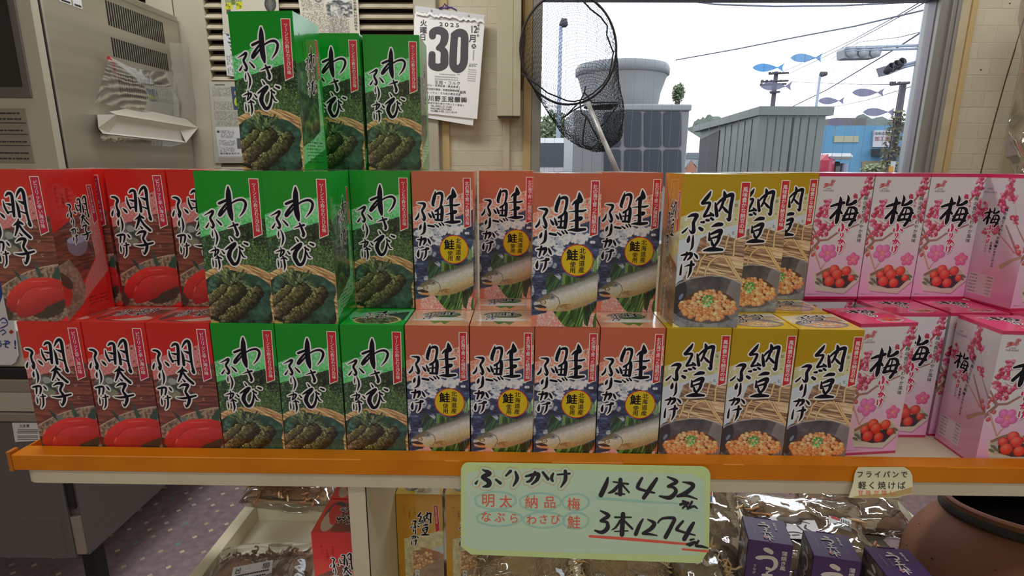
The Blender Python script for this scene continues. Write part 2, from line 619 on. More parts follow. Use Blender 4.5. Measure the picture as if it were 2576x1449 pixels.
# ---- green: wasabi
G = Face(((28, 75), (1068, 65), (1291, 2687), (270, 2682)), BW, BH)
def green_front():
    p = Paint(BW, BH, .6, (1, 90, 18))
    band = p.poly(G.pl('20,830 90,800 420,660 660,570 900,505 1120,430 1160,850 930,920 560,1040 120,1195 60,1220'))
    rx = G(905, 600)[0]
    band &= p.X < G(1030, 700)[0]
    noisefill(p, band, 3, ((52, 125, 62), (74, 146, 84)), .2)
    p.flake(band, (150, 196, 152), 5, 2600, .42, .35)
    forest = p.poly(G.pl('60,1215 120,1195 560,1040 930,920 1300,790 1500,2800 100,2800'))
    noisefill(p, forest, 11, ((12, 20, 16), (22, 38, 24), (36, 58, 32), (52, 80, 38)), .5, lo=.25, hi=.8)
    rng = random.Random(14)
    dk = np.array(G(880, 1200))
    for k in range(2600):
        x, y = rng.uniform(0, BW), rng.uniform(50, 175)
        d = math.hypot((x-dk[0])/30, (y-dk[1])/30)
        lum = min(1.1, .28+.55*d)*rng.uniform(.6, 1.25)
        c = np.array(rng.choice(((32, 50, 30), (44, 66, 35), (26, 42, 31), (58, 80, 42), (38, 58, 42))))*lum
        p.ball(x, y, rng.uniform(.9, 2.0), rng.uniform(.6, 1.2), rng.uniform(0, 3.1), c*.5, c, np.clip(c*1.35, 0, 200), forest)
    for k in range(700):
        x, y = G(rng.uniform(700, 1350), rng.gauss(1560, 160))
        c = np.array(rng.choice(((54, 78, 38), (68, 92, 46), (46, 68, 40), (80, 100, 54))))*rng.uniform(.6, 1.05)
        p.ball(x, y, rng.uniform(.9, 2.3), rng.uniform(.6, 1.4), rng.uniform(0, 3.1), c*.4, c, np.clip(c*1.3, 0, 200), forest)
    outer = G.pl('100,1900 190,1790 270,1737 450,1677 700,1642 900,1662 1060,1717 1200,1797 1290,1927 1350,2117 1385,2317 1390,2517 1330,2760 150,2760')
    inner = G.pl('120,2000 200,1917 300,1837 420,1787 600,1747 850,1807 1000,1842 1080,1887 1200,1987 1250,2077 1212,2257 1240,2467 1262,2617 1200,2760 150,2760')
    mo, mi_ = p.poly(outer), p.poly(inner)
    straw(p, mo, 21, ((92, 66, 40), (176, 138, 92)), .45, 1.1)
    cx, cy = G(760, 2300)
    noisefill(p, mi_, 31, ((10, 18, 14), (20, 34, 25), (30, 48, 36)), .2)
    leaf = p.ell(*G(1050, 2150), 22, 40, .2) < 1
    noisefill(p, leaf & mi_, 33, ((18, 36, 27), (27, 52, 40), (42, 68, 55)), .14, lo=.25, hi=.85)
    for k in range(9):
        a = -2.6+k*.42
        q = np.array(G(1010, 2180))
        p.put((p.line([(*q, .4), (q[0]+24*math.cos(a), q[1]+30*math.sin(a), .3)]) < 0) & leaf & mi_, (50, 78, 64), .6)
    leaf = p.ell(*G(420, 2050), 16, 24, .3) < 1
    noisefill(p, leaf & mi_, 35, ((22, 40, 30), (36, 60, 46), (56, 80, 64)), .3)
    p.put((p.ell(*G(640, 2230), 26, 30) < 1) & mi_, (16, 22, 15), .8)
    rng = random.Random(4)
    for k in range(110):                    # leaf stalks at the crown
        a = rng.uniform(-2.7, .3)
        r = rng.uniform(1, 27)
        x, y = G(600, 2010)
        q = (x+r*math.cos(a)*.9, y+r*math.sin(a)*.85)
        c = np.array(rng.choice(((56, 70, 40), (42, 58, 35), (80, 88, 54), (30, 44, 30), (66, 78, 60))))
        p.ball(q[0], q[1], rng.uniform(.8, 1.9), rng.uniform(3, 6.5), a+1.57+rng.uniform(-.5, .5), c*.4, c, np.clip(c*1.35, 0, 200))
    for (x0, y0, x1, y1, r, brown) in ((500, 2080, 230, 2330, 7.5, .5), (1010, 2130, 860, 2330, 9, .35), (720, 2090, 300, 2530, 10.5, .7), (940, 2250, 490, 2650, 9.5, .2)):
        a, b = np.array(G(x0, y0)), np.array(G(x1, y1))
        n_ = np.array((-(b-a)[1], (b-a)[0]))
        n_ = n_/np.hypot(*n_)
        if n_[1] > 0:
            n_ = -n_
        d = p.line([(*a, r*1.7), (*b, r*1.9)])+6.5*(fbm(p.X, p.Y, int(x0), .27, 3)-.5)
        p.put(d < 1.6, (13, 15, 11))
        m = d < 0
        s_ = ((p.X-a[0])*n_[0]+(p.Y-a[1])*n_[1])/r
        t = np.clip(((p.X-a[0])*(b-a)[0]+(p.Y-a[1])*(b-a)[1])/np.dot(b-a, b-a), 0, 1)
        L = np.clip(.5+.42*s_, .2, 1.)*(.2+1.5*np.clip(fbm(p.X, p.Y, int(y0), .42, 3)-.12, 0, 1))
        w = np.clip(brown*(t-.4)*2, 0, .9)[..., None]
        col = (np.array((98, 98, 56))*(1-w)+np.array((132, 102, 78))*w)*L[..., None]
        p.C[m] = col[m]
        for k in range(120):
            tt, ss = rng.uniform(-.05, 1.05), rng.uniform(-1.15, 1.1)
            q = a+(b-a)*tt+n_*ss*r*.9
            ww = max(0, min(.9, brown*(tt-.4)*2))
            c = (np.array((96, 96, 56))*(1-ww)+np.array((134, 104, 80))*ww)*(.62+.42*ss)*rng.uniform(.8, 1.15)
            rr = rng.uniform(.8, 2.7)*rng.uniform(.6, 1)
            p.ball(q[0], q[1], rr, rr*rng.uniform(.5, 1.1), rng.random()*3, c*.28, c*.85, np.clip(c*1.4, 0, 220))
    bl = p.poly(G.pl('150,2700 270,2560 420,2620 430,2760'))
    p.put(bl, (14, 18, 14))
    bl = p.poly(G.pl('200,2760 280,2600 330,2640 400,2660 400,2760'))
    straw(p, bl & (p.Y > 202), 22, ((110, 84, 40), (166, 132, 74)), .2)
    return p
G_TITLE = G.st('''567,330,22 572,420,78 576,550,96 588,700,96 606,800,86 626,885,40;
425,612,44 490,580,46 560,550,40; 535,620,36 455,735,46 432,808,60 495,748,40 575,650,26 640,592,28 715,553,36 790,547,46 836,592,46 834,662,46 803,745,34 742,832,8;
555,1020,6 640,985,28 710,965,40; 640,935,26 668,1000,42 690,1060,46 708,1115,56 702,1160,28 672,1135,6; 590,1188,14 622,1240,36;
518,1395,24 600,1335,50 668,1290,54 642,1345,56 596,1405,64 574,1480,80 576,1530,74 606,1590,70 640,1642,62 692,1632,52 726,1560,46 742,1465,36 742,1380,24 738,1330,14; 744,1400,12 764,1450,26 794,1512,28 832,1527,14; 728,1350,28 786,1388,36; 812,1280,30 862,1302,44''')
G_SUB = G.st('''188,818,8 260,776,26 322,742,48 318,792,42 284,858,42 312,920,46 336,980,46 318,1024,34 286,996,8; 262,942,12 240,990,30 220,1020,32; 378,884,16 420,930,36 455,972,34;
315,1068,8 314,1130,26 320,1180,10; 350,1058,14 382,1140,32 390,1220,36 368,1312,14;
272,1434,8 340,1408,30 402,1402,36 392,1456,32 345,1514,14; 350,1352,16 364,1406,28 344,1500,24; 460,1415,20 492,1458,36;
310,1567,10 320,1637,28 322,1697,12; 358,1552,18 410,1532,30 452,1552,26; 398,1515,24 412,1597,36 422,1677,36 408,1752,8''')

# ---- orange-pink: salmon
F_S = Face(((90, 65), (1370, 65), (1225, 2859), (45, 2834)), BW, BH)
def salmon_front():
    p = Paint(BW, BH, .6, (125, 60, 39))
    band = p.poly(F_S.pl('0,850 80,800 480,660 1110,515 1400,430 1400,900 1130,940 700,1090 60,1240 0,1250'))
    noisefill(p, band, 3, ((150, 82, 62), (162, 104, 84)), .3)
    p.flake(band, (196, 166, 148), 6, 2500, .45, .35)
    sea = p.poly(F_S.pl('0,1250 60,1240 700,1090 1130,940 1420,800 1420,2400 900,2500 330,2600 20,2660'))
    noisefill(p, sea, 13, ((18, 22, 34), (30, 38, 58), (40, 50, 72), (70, 82, 100)), .1, .6, 2.2, lo=.25, hi=.85)
    for k, (x, y, r) in enumerate(((330, 1330, 200), (620, 1300, 170), (930, 1270, 200), (720, 1240, 140), (180, 1330, 140), (560, 1420, 120), (1180, 1330, 60), (420, 1520, 90), (590, 1520, 120), (380, 1250, 120), (1100, 1210, 90))):
        q = F_S(x, y)
        m = (p.ell(*q, r*F_S.k*.85, r*F_S.k*.5)+fbm(p.X, p.Y, 40+k, .4)*1.1-.45 < 1) & sea
        noisefill(p, m, 50+k, ((112, 116, 118), (146, 148, 144), (170, 170, 162)), .25)
    for k, (x, y, rx, ry) in enumerate(((120, 1700, 110, 110), (350, 1680, 90, 110), (480, 1750, 40, 50), (60, 1800, 60, 160), (60, 2200, 40, 110), (300, 2230, 60, 60), (520, 1960, 70, 60))):
        q = F_S(x, y)
        m = (p.ell(*q, rx*F_S.k, ry*F_S.k)+fbm(p.X, p.Y, 70+k, .5)*.9-.4 < 1) & sea
        p.put(m, (136, 138, 134), .85)
    n = fbm(p.X*.5, p.Y*3, 17, .35, 3)
    p.put((n > .64) & sea & (p.Y > F_S(0, 1550)[1]), (14, 18, 32), .7)
    p.put((n < .3) & sea & (p.Y > F_S(0, 1550)[1]), (86, 96, 112), .5)
    low = p.poly(F_S.pl('-20,2660 330,2590 420,2560 700,2600 1300,2600 1300,2900 -20,2900'))
    p.put(low, (150, 84, 64))
    lb = low & (p.X > F_S(150, 2700)[0])
    noisefill(p, lb, 4, ((146, 92, 80), (156, 106, 92)), .3)
    p.flake(lb, (200, 176, 160), 8, 2400, .5, .25)
    def leafs(pts, seed, c0, c1, c2, ang):
        m = p.poly(F_S.pl(pts))
        cc, ss = math.cos(ang), math.sin(ang)
        n = vnoise(p.X*cc+p.Y*ss, (-p.X*ss+p.Y*cc)*.06, seed, .8)
        t = np.clip((n-.25)*2, 0, 1)[..., None]
        col = np.where(t < .5, np.asarray(c0)*(1-2*t)+np.asarray(c1)*2*t, np.asarray(c1)*(2-2*t)+np.asarray(c2)*(2*t-1))
        p.C[m] = col[m]
    leafs('390,1840 330,1960 320,2120 330,2290 560,2140 600,2100 560,2000 470,1920', 3, (18, 34, 22), (24, 46, 28), (44, 70, 46), .5)
    leafs('620,1880 600,2140 900,2060 1000,1980 860,1980', 4, (20, 40, 16), (40, 66, 24), (70, 96, 44), 0)
    leafs('1160,1330 1100,1460 1240,1700 1230,1900 1170,1920 1120,1700 1080,1500', 5, (48, 70, 44), (80, 104, 70), (120, 140, 104), .2)
    leafs('1320,1500 1240,1640 1190,1840 1300,1830', 6, (52, 74, 40), (88, 112, 72), (120, 140, 104), -.2)
    leafs('430,2560 700,2540 1020,2460 980,2840 740,2860 640,2830 560,2730', 7, (12, 30, 10), (30, 56, 16), (66, 98, 40), .5)
    leafs('700,2560 1000,2480 980,2850 860,2860', 8, (12, 28, 10), (36, 62, 20), (72, 104, 48), .3)
    leafs('1000,2500 1250,2400 1220,2520 1130,2640 1070,2850 1010,2790 990,2650', 9, (8, 16, 10), (18, 34, 18), (36, 60, 28), -.2)
    leafs('1235,2580 1190,2660 1165,2790 1175,2860 1235,2860', 10, (20, 44, 14), (44, 80, 26), (70, 104, 40), 0)
    body = F_S.pl('85,2440 110,2390 190,2330 300,2270 440,2190 580,2120 800,2060 1000,1990 1120,1930 1260,1860 1400,1800 1400,2330 1260,2370 1080,2450 920,2510 740,2560 560,2575 420,2570 330,2560 200,2550 120,2520 100,2490 260,2505 330,2490 200,2440 110,2455')
    m = p.poly(body)
    ax, ay = F_S(200, 2460)
    bx, by = F_S(1260, 2100)
    L = math.hypot(bx-ax, by-ay)
    tn = ((p.X-ax)*-(by-ay)+(p.Y-ay)*(bx-ax))/L
    t = np.clip((tn+18)/36, 0, 1)[..., None]
    cols = [(44, 46, 40), (98, 98, 88), (138, 134, 122), (134, 128, 108), (130, 116, 80), (110, 90, 56)]
    k = len(cols)-1
    col = sum(np.clip(1-abs(t*k-i), 0, 1)*np.asarray(c, float) for i, c in enumerate(cols))
    col = col*(.9+.2*fbm(p.X, p.Y, 61, .6)[..., None])
    p.C[m] = col[m]
    back = p.line([(*F_S(100, 2400), .6), (*F_S(300, 2275), 2.2), (*F_S(580, 2125), 3), (*F_S(1000, 1995), 4.4), (*F_S(1280, 1850), 6)])
    p.put((back < 0) & (fbm(p.X, p.Y, 62, .7) > .4), (50, 52, 44), .8)
    p.put(p.poly(F_S.pl('110,2395 190,2335 330,2260 440,2250 460,2310 380,2350 300,2360 200,2400')) & m, (66, 58, 38), .75)
    p.put(p.poly(F_S.pl('105,2470 210,2440 330,2490 300,2520 180,2505')), (38, 24, 22))
    p.put(p.poly(F_S.pl('100,2525 260,2505 330,2515 360,2560 200,2552')), (150, 92, 50), .8)
    e = F_S(265, 2402)
    p.put(p.ell(*e, 4.2, 3.2) < 1, (88, 70, 40))
    p.put(p.ell(*e, 2.1, 2.1) < 1, (170, 160, 132))
    p.put(p.ell(*e, .9, .9) < 1, (26, 24, 22))
    gill = p.line([(*F_S(450, 2270), .8), (*F_S(540, 2330), .8), (*F_S(568, 2420), .8), (*F_S(535, 2490), .8), (*F_S(505, 2540), .6)])
    p.put(gill < .2, (60, 58, 50), .8)
    p.put(p.ell(*F_S(430, 2320), 5, 3.5, -.5) < 1, (88, 92, 84), .7)
    p.put(p.ell(*F_S(430, 2320), 2.2, 1.6, -.5) < 1, (50, 54, 50), .8)
    fin = p.poly(F_S.pl('540,2475 620,2440 740,2435 815,2460 800,2495 700,2525 600,2520 560,2495'))
    noisefill(p, fin, 63, ((92, 68, 38), (128, 100, 62)), .3)
    p.put(p.ell(*F_S(385, 2590), 5, 2.6) < 1, (160, 112, 104), .9)
    return p
S_TITLE = F_S.st('''573,470,8 556,560,60 524,655,66 505,745,56 532,778,18; 575,540,30 632,515,52 692,522,62 706,585,52 690,680,48 656,790,36 600,860,32 545,892,20;
470,880,12 492,940,42 516,1010,46; 545,872,26 620,830,34 682,785,54 690,870,66 680,965,66 668,1062,60; 600,850,30 600,930,38 588,1040,42; 540,952,26 670,940,34; 540,1055,44 660,1062,42;
385,1170,42 500,1192,46; 525,1150,22 590,1197,36; 610,1125,26 646,1167,36; 666,1112,26 706,1162,36;
935,415,8 942,480,66 950,560,110; 925,560,70 892,640,76 886,800,66 888,950,70 882,1085,72; 805,650,18 860,592,46 955,550,84; 730,775,10 870,760,28 980,760,42 1056,740,28; 765,950,12 850,930,34 945,898,84 985,882,36; 715,1110,12 800,1100,48 900,1105,66 1040,1090,46; 780,1046,16 816,1036,16''')
S_SUB = F_S.st('''190,715,14 260,720,36 328,735,58 324,792,50 276,870,42 302,950,52 320,1020,56 300,1066,36 255,1018,8; 205,910,14 185,990,42 136,1046,40; 395,915,14 430,965,46 452,1002,44;
240,1150,16 224,1200,52 210,1240,34; 316,1120,36 310,1222,56 290,1310,46 212,1365,8;
150,1456,24 240,1452,48 312,1440,58 300,1500,50 268,1555,26; 232,1400,36 222,1470,42 192,1570,32; 366,1440,28 392,1500,48 412,1544,24;
165,1664,18 150,1739,56 150,1790,40; 215,1668,14 290,1655,32 355,1635,58; 320,1620,30 312,1709,42 292,1789,36 248,1850,10''')

# ---- mustard: natto
F_N = Face(((265, 85), (1475, 85), (1203, 2859), (60, 2846)), BW, BH)
def natto_front():
    p = Paint(BW, BH, .6, (117, 93, 3))
    band = p.poly(F_N.pl('0,930 190,860 640,720 1240,545 1600,430 1600,880 1150,1000 600,1160 0,1330'))
    noisefill(p, band, 3, ((128, 126, 92), (150, 144, 110)), .15)
    for k in range(26):
        for j in range(26):
            x, y = k*4+(j % 2)*2, 40+j*3.4
            if y > 110:
                continue
            d = abs(np.hypot(p.X-x, p.Y-y)-1.5) < .35
            p.put(d & band, (118, 112, 62), .55)
    paper = p.poly(F_N.pl('-20,1335 0,1330 600,1160 1150,1000 1600,880 1600,2900 -20,2900'))
    p.put(paper, (132, 138, 140))
    photo = p.poly(F_N.pl('560,1240 720,1180 1000,1190 1190,1250 1700,1150 1700,2900 -10,2900 130,2200 470,1500'))
    straw(p, photo, 23, ((70, 52, 36), (140, 116, 88)), .12, .9)
    gap = p.poly(F_N.pl('560,1540 900,1500 1340,1560 1340,1600 900,1550 600,1570'))
    p.put(gap, (44, 30, 22), .8)
    b2 = p.poly(F_N.pl('600,1560 900,1530 1340,1580 1330,2080 1200,2000 800,1890 520,1850 500,1750'))
    straw(p, b2, 27, ((74, 54, 36), (168, 138, 102)), .2, .8)
    b3 = p.poly(F_N.pl('560,1240 660,1190 660,1400 480,1500'))
    straw(p, b3, 29, ((60, 42, 30), (128, 100, 74)), .5, 1.)
    for pts in ('640,1900 650,1820 720,1680 820,1590 960,1545', '960,1540 1060,1700 1180,1900 1300,2060', '1040,1560 1130,1750 1220,1900 1290,2010', '480,1880 540,1740 560,1640 640,1540', '1000,1430 1020,1310 1060,1180', '1140,1560 1160,1300 1200,1200'):
        l = [(*F_N(*[float(k) for k in q.split(',')]), 2.1) for q in pts.split()]
        d = p.line(l)
        p.put(d < .35, (70, 50, 34))
        p.put(d < 0, (160, 128, 84))
    bowl = p.poly(F_N.pl('40,2330 45,2250 70,2140 180,2050 400,1960 700,1910 950,1925 1150,1990 1290,2060 1400,2150 1400,2870 200,2870 100,2780 50,2600 25,2420'))
    noisefill(p, bowl, 41, ((40, 38, 38), (58, 54, 52), (82, 78, 74)), .06, lo=.2, hi=.8)
    p.put(p.ell(*F_N(170, 2300), 10, 24, .15) < 1, (22, 22, 26), .75)
    p.put(p.ell(*F_N(215, 2290), 2.2, 5, .5) < 1, (84, 90, 104), .9)
    p.put((p.ell(*F_N(1180, 2330), 14, 30, 0) < 1) & bowl, (104, 98, 92), .6)
    rim = p.line([(*F_N(*q), 1.5) for q in ((70, 2140), (180, 2050), (400, 1960), (700, 1912), (950, 1927), (1150, 1992), (1290, 2062))])
    p.put(rim < 0, (120, 112, 104), .9)
    outside = p.poly(F_N.pl('30,2420 60,2560 180,2660 400,2740 700,2780 950,2760 1200,2660 1400,2560 1400,2900 180,2900 90,2770'))
    noisefill(p, outside, 43, ((74, 74, 74), (96, 96, 94)), .2)
    p.put(p.poly(F_N.pl('-40,2690 40,2740 120,2800 210,2860 -60,2880')), (158, 148, 92))
    rng = random.Random(9)
    hx, hy = F_N(690, 2450)
    beans = []
    for k in range(520):
        x, y = rng.uniform(-1, 1), rng.uniform(-1, 1)
        if x*x+y*y > 1 or (y < -.2 and abs(x) > .72+.5*y+.15):
            continue
        if any((x-a)**2*1.3+(y-b)**2 < .0135 for a, b in beans):
            continue
        beans.append((x, y))
    beans.sort(key=lambda q: q[1])
    p.put(p.ell(hx, hy, 37.5, 20.5) < 1, (60, 36, 22))
    for x, y in beans:
        s_ = rng.uniform(.85, 1.15)*(1+.15*y)
        c = np.array(rng.choice(((150, 96, 58), (160, 106, 66), (142, 88, 50), (168, 120, 80))))*rng.uniform(.85, 1.08)
        p.ball(hx+x*37.5, hy+y*20.5*1.02, 3.9*s_, 3.1*s_, rng.uniform(-.6, .6), c*.5, c, np.clip(c*1.3, 0, 230))
    ox, oy = F_N(690, 2370)
    for k in range(60):
        a, r = rng.random()*6.28, rng.random()**.5
        c = np.array(rng.choice(((52, 104, 44), (74, 128, 62), (116, 152, 98), (40, 84, 36))))
        p.ball(ox+7.5*r*math.cos(a), oy+8*r*math.sin(a), rng.uniform(1., 1.9), rng.uniform(.9, 1.6), rng.random()*3, c*.6, c, np.clip(c*1.35, 0, 220))
    return p
N_TITLE = F_N.st('''738,398,22 700,470,62 645,540,66 590,602,56; 592,618,40 680,600,44 722,612,48 682,720,50 622,835,48 655,838,36 762,812,50; 732,780,30 782,826,44; 568,948,34 612,946,50; 664,912,46 702,916,44; 742,876,44 776,902,44;
818,602,26 830,700,56 846,830,58; 970,392,18 986,450,62 982,545,46; 830,652,28 900,570,42 1000,492,52 1108,452,72 1120,505,60 1092,650,62 1076,800,58 1062,905,58 1012,872,8; 962,560,50 930,660,46 888,742,38; 942,662,30 1000,730,52 1042,772,36;
750,1032,14 850,990,70 930,986,62; 712,1135,22 714,1262,54; 740,1162,36 850,1112,64 918,1102,70 900,1170,66 858,1212,48; 740,1242,30 860,1202,44; 750,1272,30 764,1340,48 802,1392,42; 888,1212,58 858,1300,52 788,1392,40; 612,1460,26 750,1436,82 940,1444,44''')
N_SUB = F_N.st('''338,852,22 420,820,58 490,826,70 470,880,62 432,960,56 436,1050,62 430,1120,70 394,1132,46 350,1080,8; 335,1040,10 290,1092,36 238,1138,34; 540,1052,50 582,1082,60; 300,905,1 301,906,1;
356,1200,26 344,1262,62 334,1302,44; 426,1190,24 420,1292,46 406,1400,42 366,1462,12;
215,1546,24 300,1526,48 390,1514,58 384,1570,50 328,1626,26; 312,1488,30 310,1550,36 266,1632,32; 442,1512,18 482,1560,46 502,1600,28;
226,1700,14 210,1790,36 200,1890,40; 270,1750,8 340,1724,32 430,1712,52; 396,1655,40 386,1750,52 370,1850,46 326,1952,12''')

# ---- red: mentaiko
F_R = Face(((75, 45), (1250, 45), (1617, 2701), (487, 2701)), BW, BH)
def waves(p, band, seed=0, big=1.):
    p.put(band, (134, 96, 90))
    for j in range(60):
        for k in range(34):
            x, y = (k+.5*(j % 2))*7.4*big-5, p.h-j*3.5*big
            x0, x1 = np.searchsorted(p.X[0], (x-4*big, x+4*big))
            y0, y1 = np.searchsorted(p.Y[:, 0], (y-4*big, y+.2))
            if x1 <= x0 or y1 <= y0 or not band[y0:y1, x0:x1].any():
                continue
            r = np.hypot(p.X[y0:y1, x0:x1]-x, p.Y[y0:y1, x0:x1]-y)/big
            b = band[y0:y1, x0:x1] & (r < 3.7)
            t = (np.floor(r/.74) % 2 == 0)
            sub = p.C[y0:y1, x0:x1]
            sub[b & t] = (134, 42, 40)
            sub[b & ~t] = (148, 120, 112)
def table_wood(p, m, seed):
    n = fbm(p.X*.15, p.Y*1.4, seed, .3, 3)
    t = np.clip((n-.3)/.4, 0, 1)[..., None]
    col = np.array((58, 30, 26))*(1-t)+np.array((96, 50, 38))*t
    p.C[m] = col[m]
    p.put(m & (abs(((p.Y+p.X*.06) % 19)-1) < .3), (40, 20, 18), .8)
def red_front():
    p = Paint(BW, BH, .6, (133, 21, 17))
    band = p.poly(F_R.pl('100,790 185,770 560,640 980,500 1400,330 1420,830 1130,895 700,1020 235,1170 150,1200'))
    band &= p.X < F_R(1100, 700)[0]
    waves(p, band)
    ph = p.poly(F_R.pl('150,1200 235,1170 700,1020 1130,895 1500,790 1800,2800 300,2800'))
    table_wood(p, ph, 5)
    glass = p.ell(*F_R(560, 1300), 19, 17) < 1
    noisefill(p, glass & ph, 6, ((44, 46, 44), (74, 78, 66), (96, 90, 66)), .15)
    for (x, y, a, l, w, c) in ((640, 1230, .5, 9, 3, (40, 52, 40)), (700, 1330, .7, 10, 3, (30, 40, 36)), (600, 1190, 0, 6, 5, (106, 106, 98)), (1010, 1450, .9, 8, 2.5, (30, 36, 40))):
        p.put(p.ell(*F_R(x, y), l, w, a) < 1, c, .9)
    plate = p.poly(F_R.pl('405,2100 480,2050 700,1920 900,1830 1150,1750 1380,1700 1480,1690 1620,2000 1700,2350 1640,2560 1400,2800 480,2800 420,2400'))
    noisefill(p, plate, 8, ((64, 48, 38), (92, 74, 58), (112, 96, 78)), .35)
    rim = p.line([(*F_R(*q), 1.3) for q in ((405, 2095), (480, 2045), (700, 1915), (900, 1825), (1150, 1745), (1380, 1697), (1480, 1690))])
    p.put(rim < 0, (128, 112, 90))
    sh = p.ell(*F_R(1250, 2450), 30, 17, -.35)+fbm(p.X, p.Y, 19, .2)*.6 < 1.1
    p.put(sh & plate, (34, 26, 22), .9)
    p.put(p.ell(*F_R(470, 2500), 9, 16) < 1, (38, 28, 24), .9)
    for pts, c in (('600,1760 700,1830 780,1900 900,2000 800,2010 700,1920', (34, 40, 36)), ('1020,1560 1060,1660 1120,1780 1180,1900 1100,1930 1050,1800', (36, 52, 42)), ('1480,1690 1400,1800 1340,1900 1400,1960 1500,1960', (30, 48, 38)), ('740,1900 860,1880 900,1960 800,2010', (72, 74, 70))):
        p.put(p.poly(F_R.pl(pts)), c)
    def roe(pts, seed, c):
        m = p.poly(F_R.pl(pts))
        ys = p.Y[m]
        xs = p.X[m]
        c0 = np.array((xs.mean(), ys.mean()))
        d = ((p.X-c0[0])*.35+(p.Y-c0[1]))/max(1, np.ptp(ys)*.5)
        t = np.clip(.5-d*.55+.22*(fbm(p.X*.4, p.Y, seed, .4)-.5), 0, 1)[..., None]
        col = np.array((96, 16, 18))*(1-t)+np.asarray(c)*t
        p.C[m] = col[m]
    roe('470,2420 480,2330 540,2200 660,2080 800,1990 900,1950 1000,1930 1200,1920 1340,1925 1480,1960 1530,2000 1520,2160 1200,2260 700,2560 560,2550', 3, (160, 36, 30))
    roe('650,2500 670,2400 740,2280 850,2170 960,2120 1100,2080 1300,2070 1500,2120 1560,2200 1560,2290 1400,2360 1220,2440 1130,2530 960,2600 800,2650 700,2640 660,2580', 4, (150, 40, 38))
    cr = p.line([(*F_R(670, 2480), .8), (*F_R(730, 2300), .9), (*F_R(850, 2165), .9), (*F_R(980, 2105), .8), (*F_R(1300, 2060), .5)])
    p.put(cr < 0, (88, 12, 14), .8)
    for x, y, l, w, a in ((700, 2360, 5, 1.1, -1.1), (520, 2220, 5, 1.3, -1.0), (1200, 2120, 10, .6, -.1), (1100, 1990, 14, .7, -.06)):
        p.put(p.ell(*F_R(x, y), l, w, a) < 1, (186, 96, 80), .55)
    p.put(p.poly(F_R.pl('1420,2700 1600,2600 1640,2720 1420,2740')), (150, 24, 20))
    return p
R_TITLE = F_R.st('''525,585,14 546,690,42 602,800,44; 575,500,22 622,456,52 682,470,56 700,600,62 705,720,62 712,850,48; 572,634,16 650,650,52; 600,782,26 690,772,32;
753,580,12 790,690,52 812,856,56; 768,522,16 810,432,46 868,386,56 904,450,66 922,600,58 942,750,52 972,900,46 1000,1008,58 950,962,8; 798,584,14 890,620,62; 815,760,20 930,800,36;
688,1016,12 790,960,62 868,986,28; 786,896,18 776,980,62 750,1090,48 710,1190,24; 800,1010,40 870,1112,52 988,1220,58; 790,1140,18 832,1182,42;
720,1300,12 800,1250,52 890,1252,62 868,1322,50 850,1386,46 888,1452,58 926,1522,62 916,1602,60 876,1682,36 840,1616,6; 686,1506,12 806,1516,44 916,1496,50 1046,1461,38''')
R_SUB = F_R.st('''230,580,30 300,590,52 350,642,56 326,722,42 342,802,46 370,870,62 364,952,50 325,890,8; 265,830,12 246,890,42 240,942,28; 455,800,18 500,842,52 530,876,36;
364,1020,14 358,1080,42 366,1132,18; 410,970,18 440,1080,42 445,1170,36 424,1252,8;
336,1330,34 410,1310,46 476,1310,42 486,1370,42 468,1452,28; 408,1320,34 404,1400,40 398,1462,22; 540,1300,18 572,1342,42 592,1374,18;
402,1521,10 412,1591,36 417,1654,18; 467,1521,18 567,1501,32; 516,1471,34 527,1571,38 522,1681,34 486,1742,10''')

# ---- white and pink: plum
F_U = Face(((345, 110), (1530, 95), (1174, 2755), (31.5, 2760)), BW, BH)
def u2(x, y):                               # second crop -> first crop pixels
    return (x*1.0581, 1363.4+y*1.0581)
def F_U2(x, y):
    return F_U(*u2(x, y))
def blossom(p, cx, cy, r, rot, c):
    for k in range(5):
        a = rot+k*1.2566
        p.ball(cx+.58*r*math.cos(a), cy+.58*r*math.sin(a), r*.52, r*.46, a, np.array(c)*.8, c, np.clip(np.array(c)*1.28, 0, 210))
    p.put(p.ell(cx, cy, r*.3, r*.3) < 1, (148, 74, 72), .8)
    for k in range(16):
        a = k*.3927+rot
        p.put(p.line([(cx, cy, .25), (cx+.62*r*math.cos(a), cy+.62*r*math.sin(a), .25)]) < 0, (196, 140, 120), .6)
def cluster(p, pts, n, rng, r=3.6):
    for k in range(n):
        x, y = rng.choice(pts)
        x, y = x+rng.gauss(0, 2.3), y+rng.gauss(0, 2.3)
        c = np.array(rng.choice(((130, 50, 70), (116, 34, 50), (106, 28, 38), (142, 78, 96))))
        p.ball(x, y, r*rng.uniform(.5, 1), r*rng.uniform(.45, .9), rng.random()*3, c*.7, c, np.clip(c*1.3, 0, 205))
def limb(p, pts, c=(74, 52, 44)):
    d = p.line(pts)
    p.put(d < 0, c)
    p.put(d < -.5, [min(255, v*1.4) for v in c], .6)
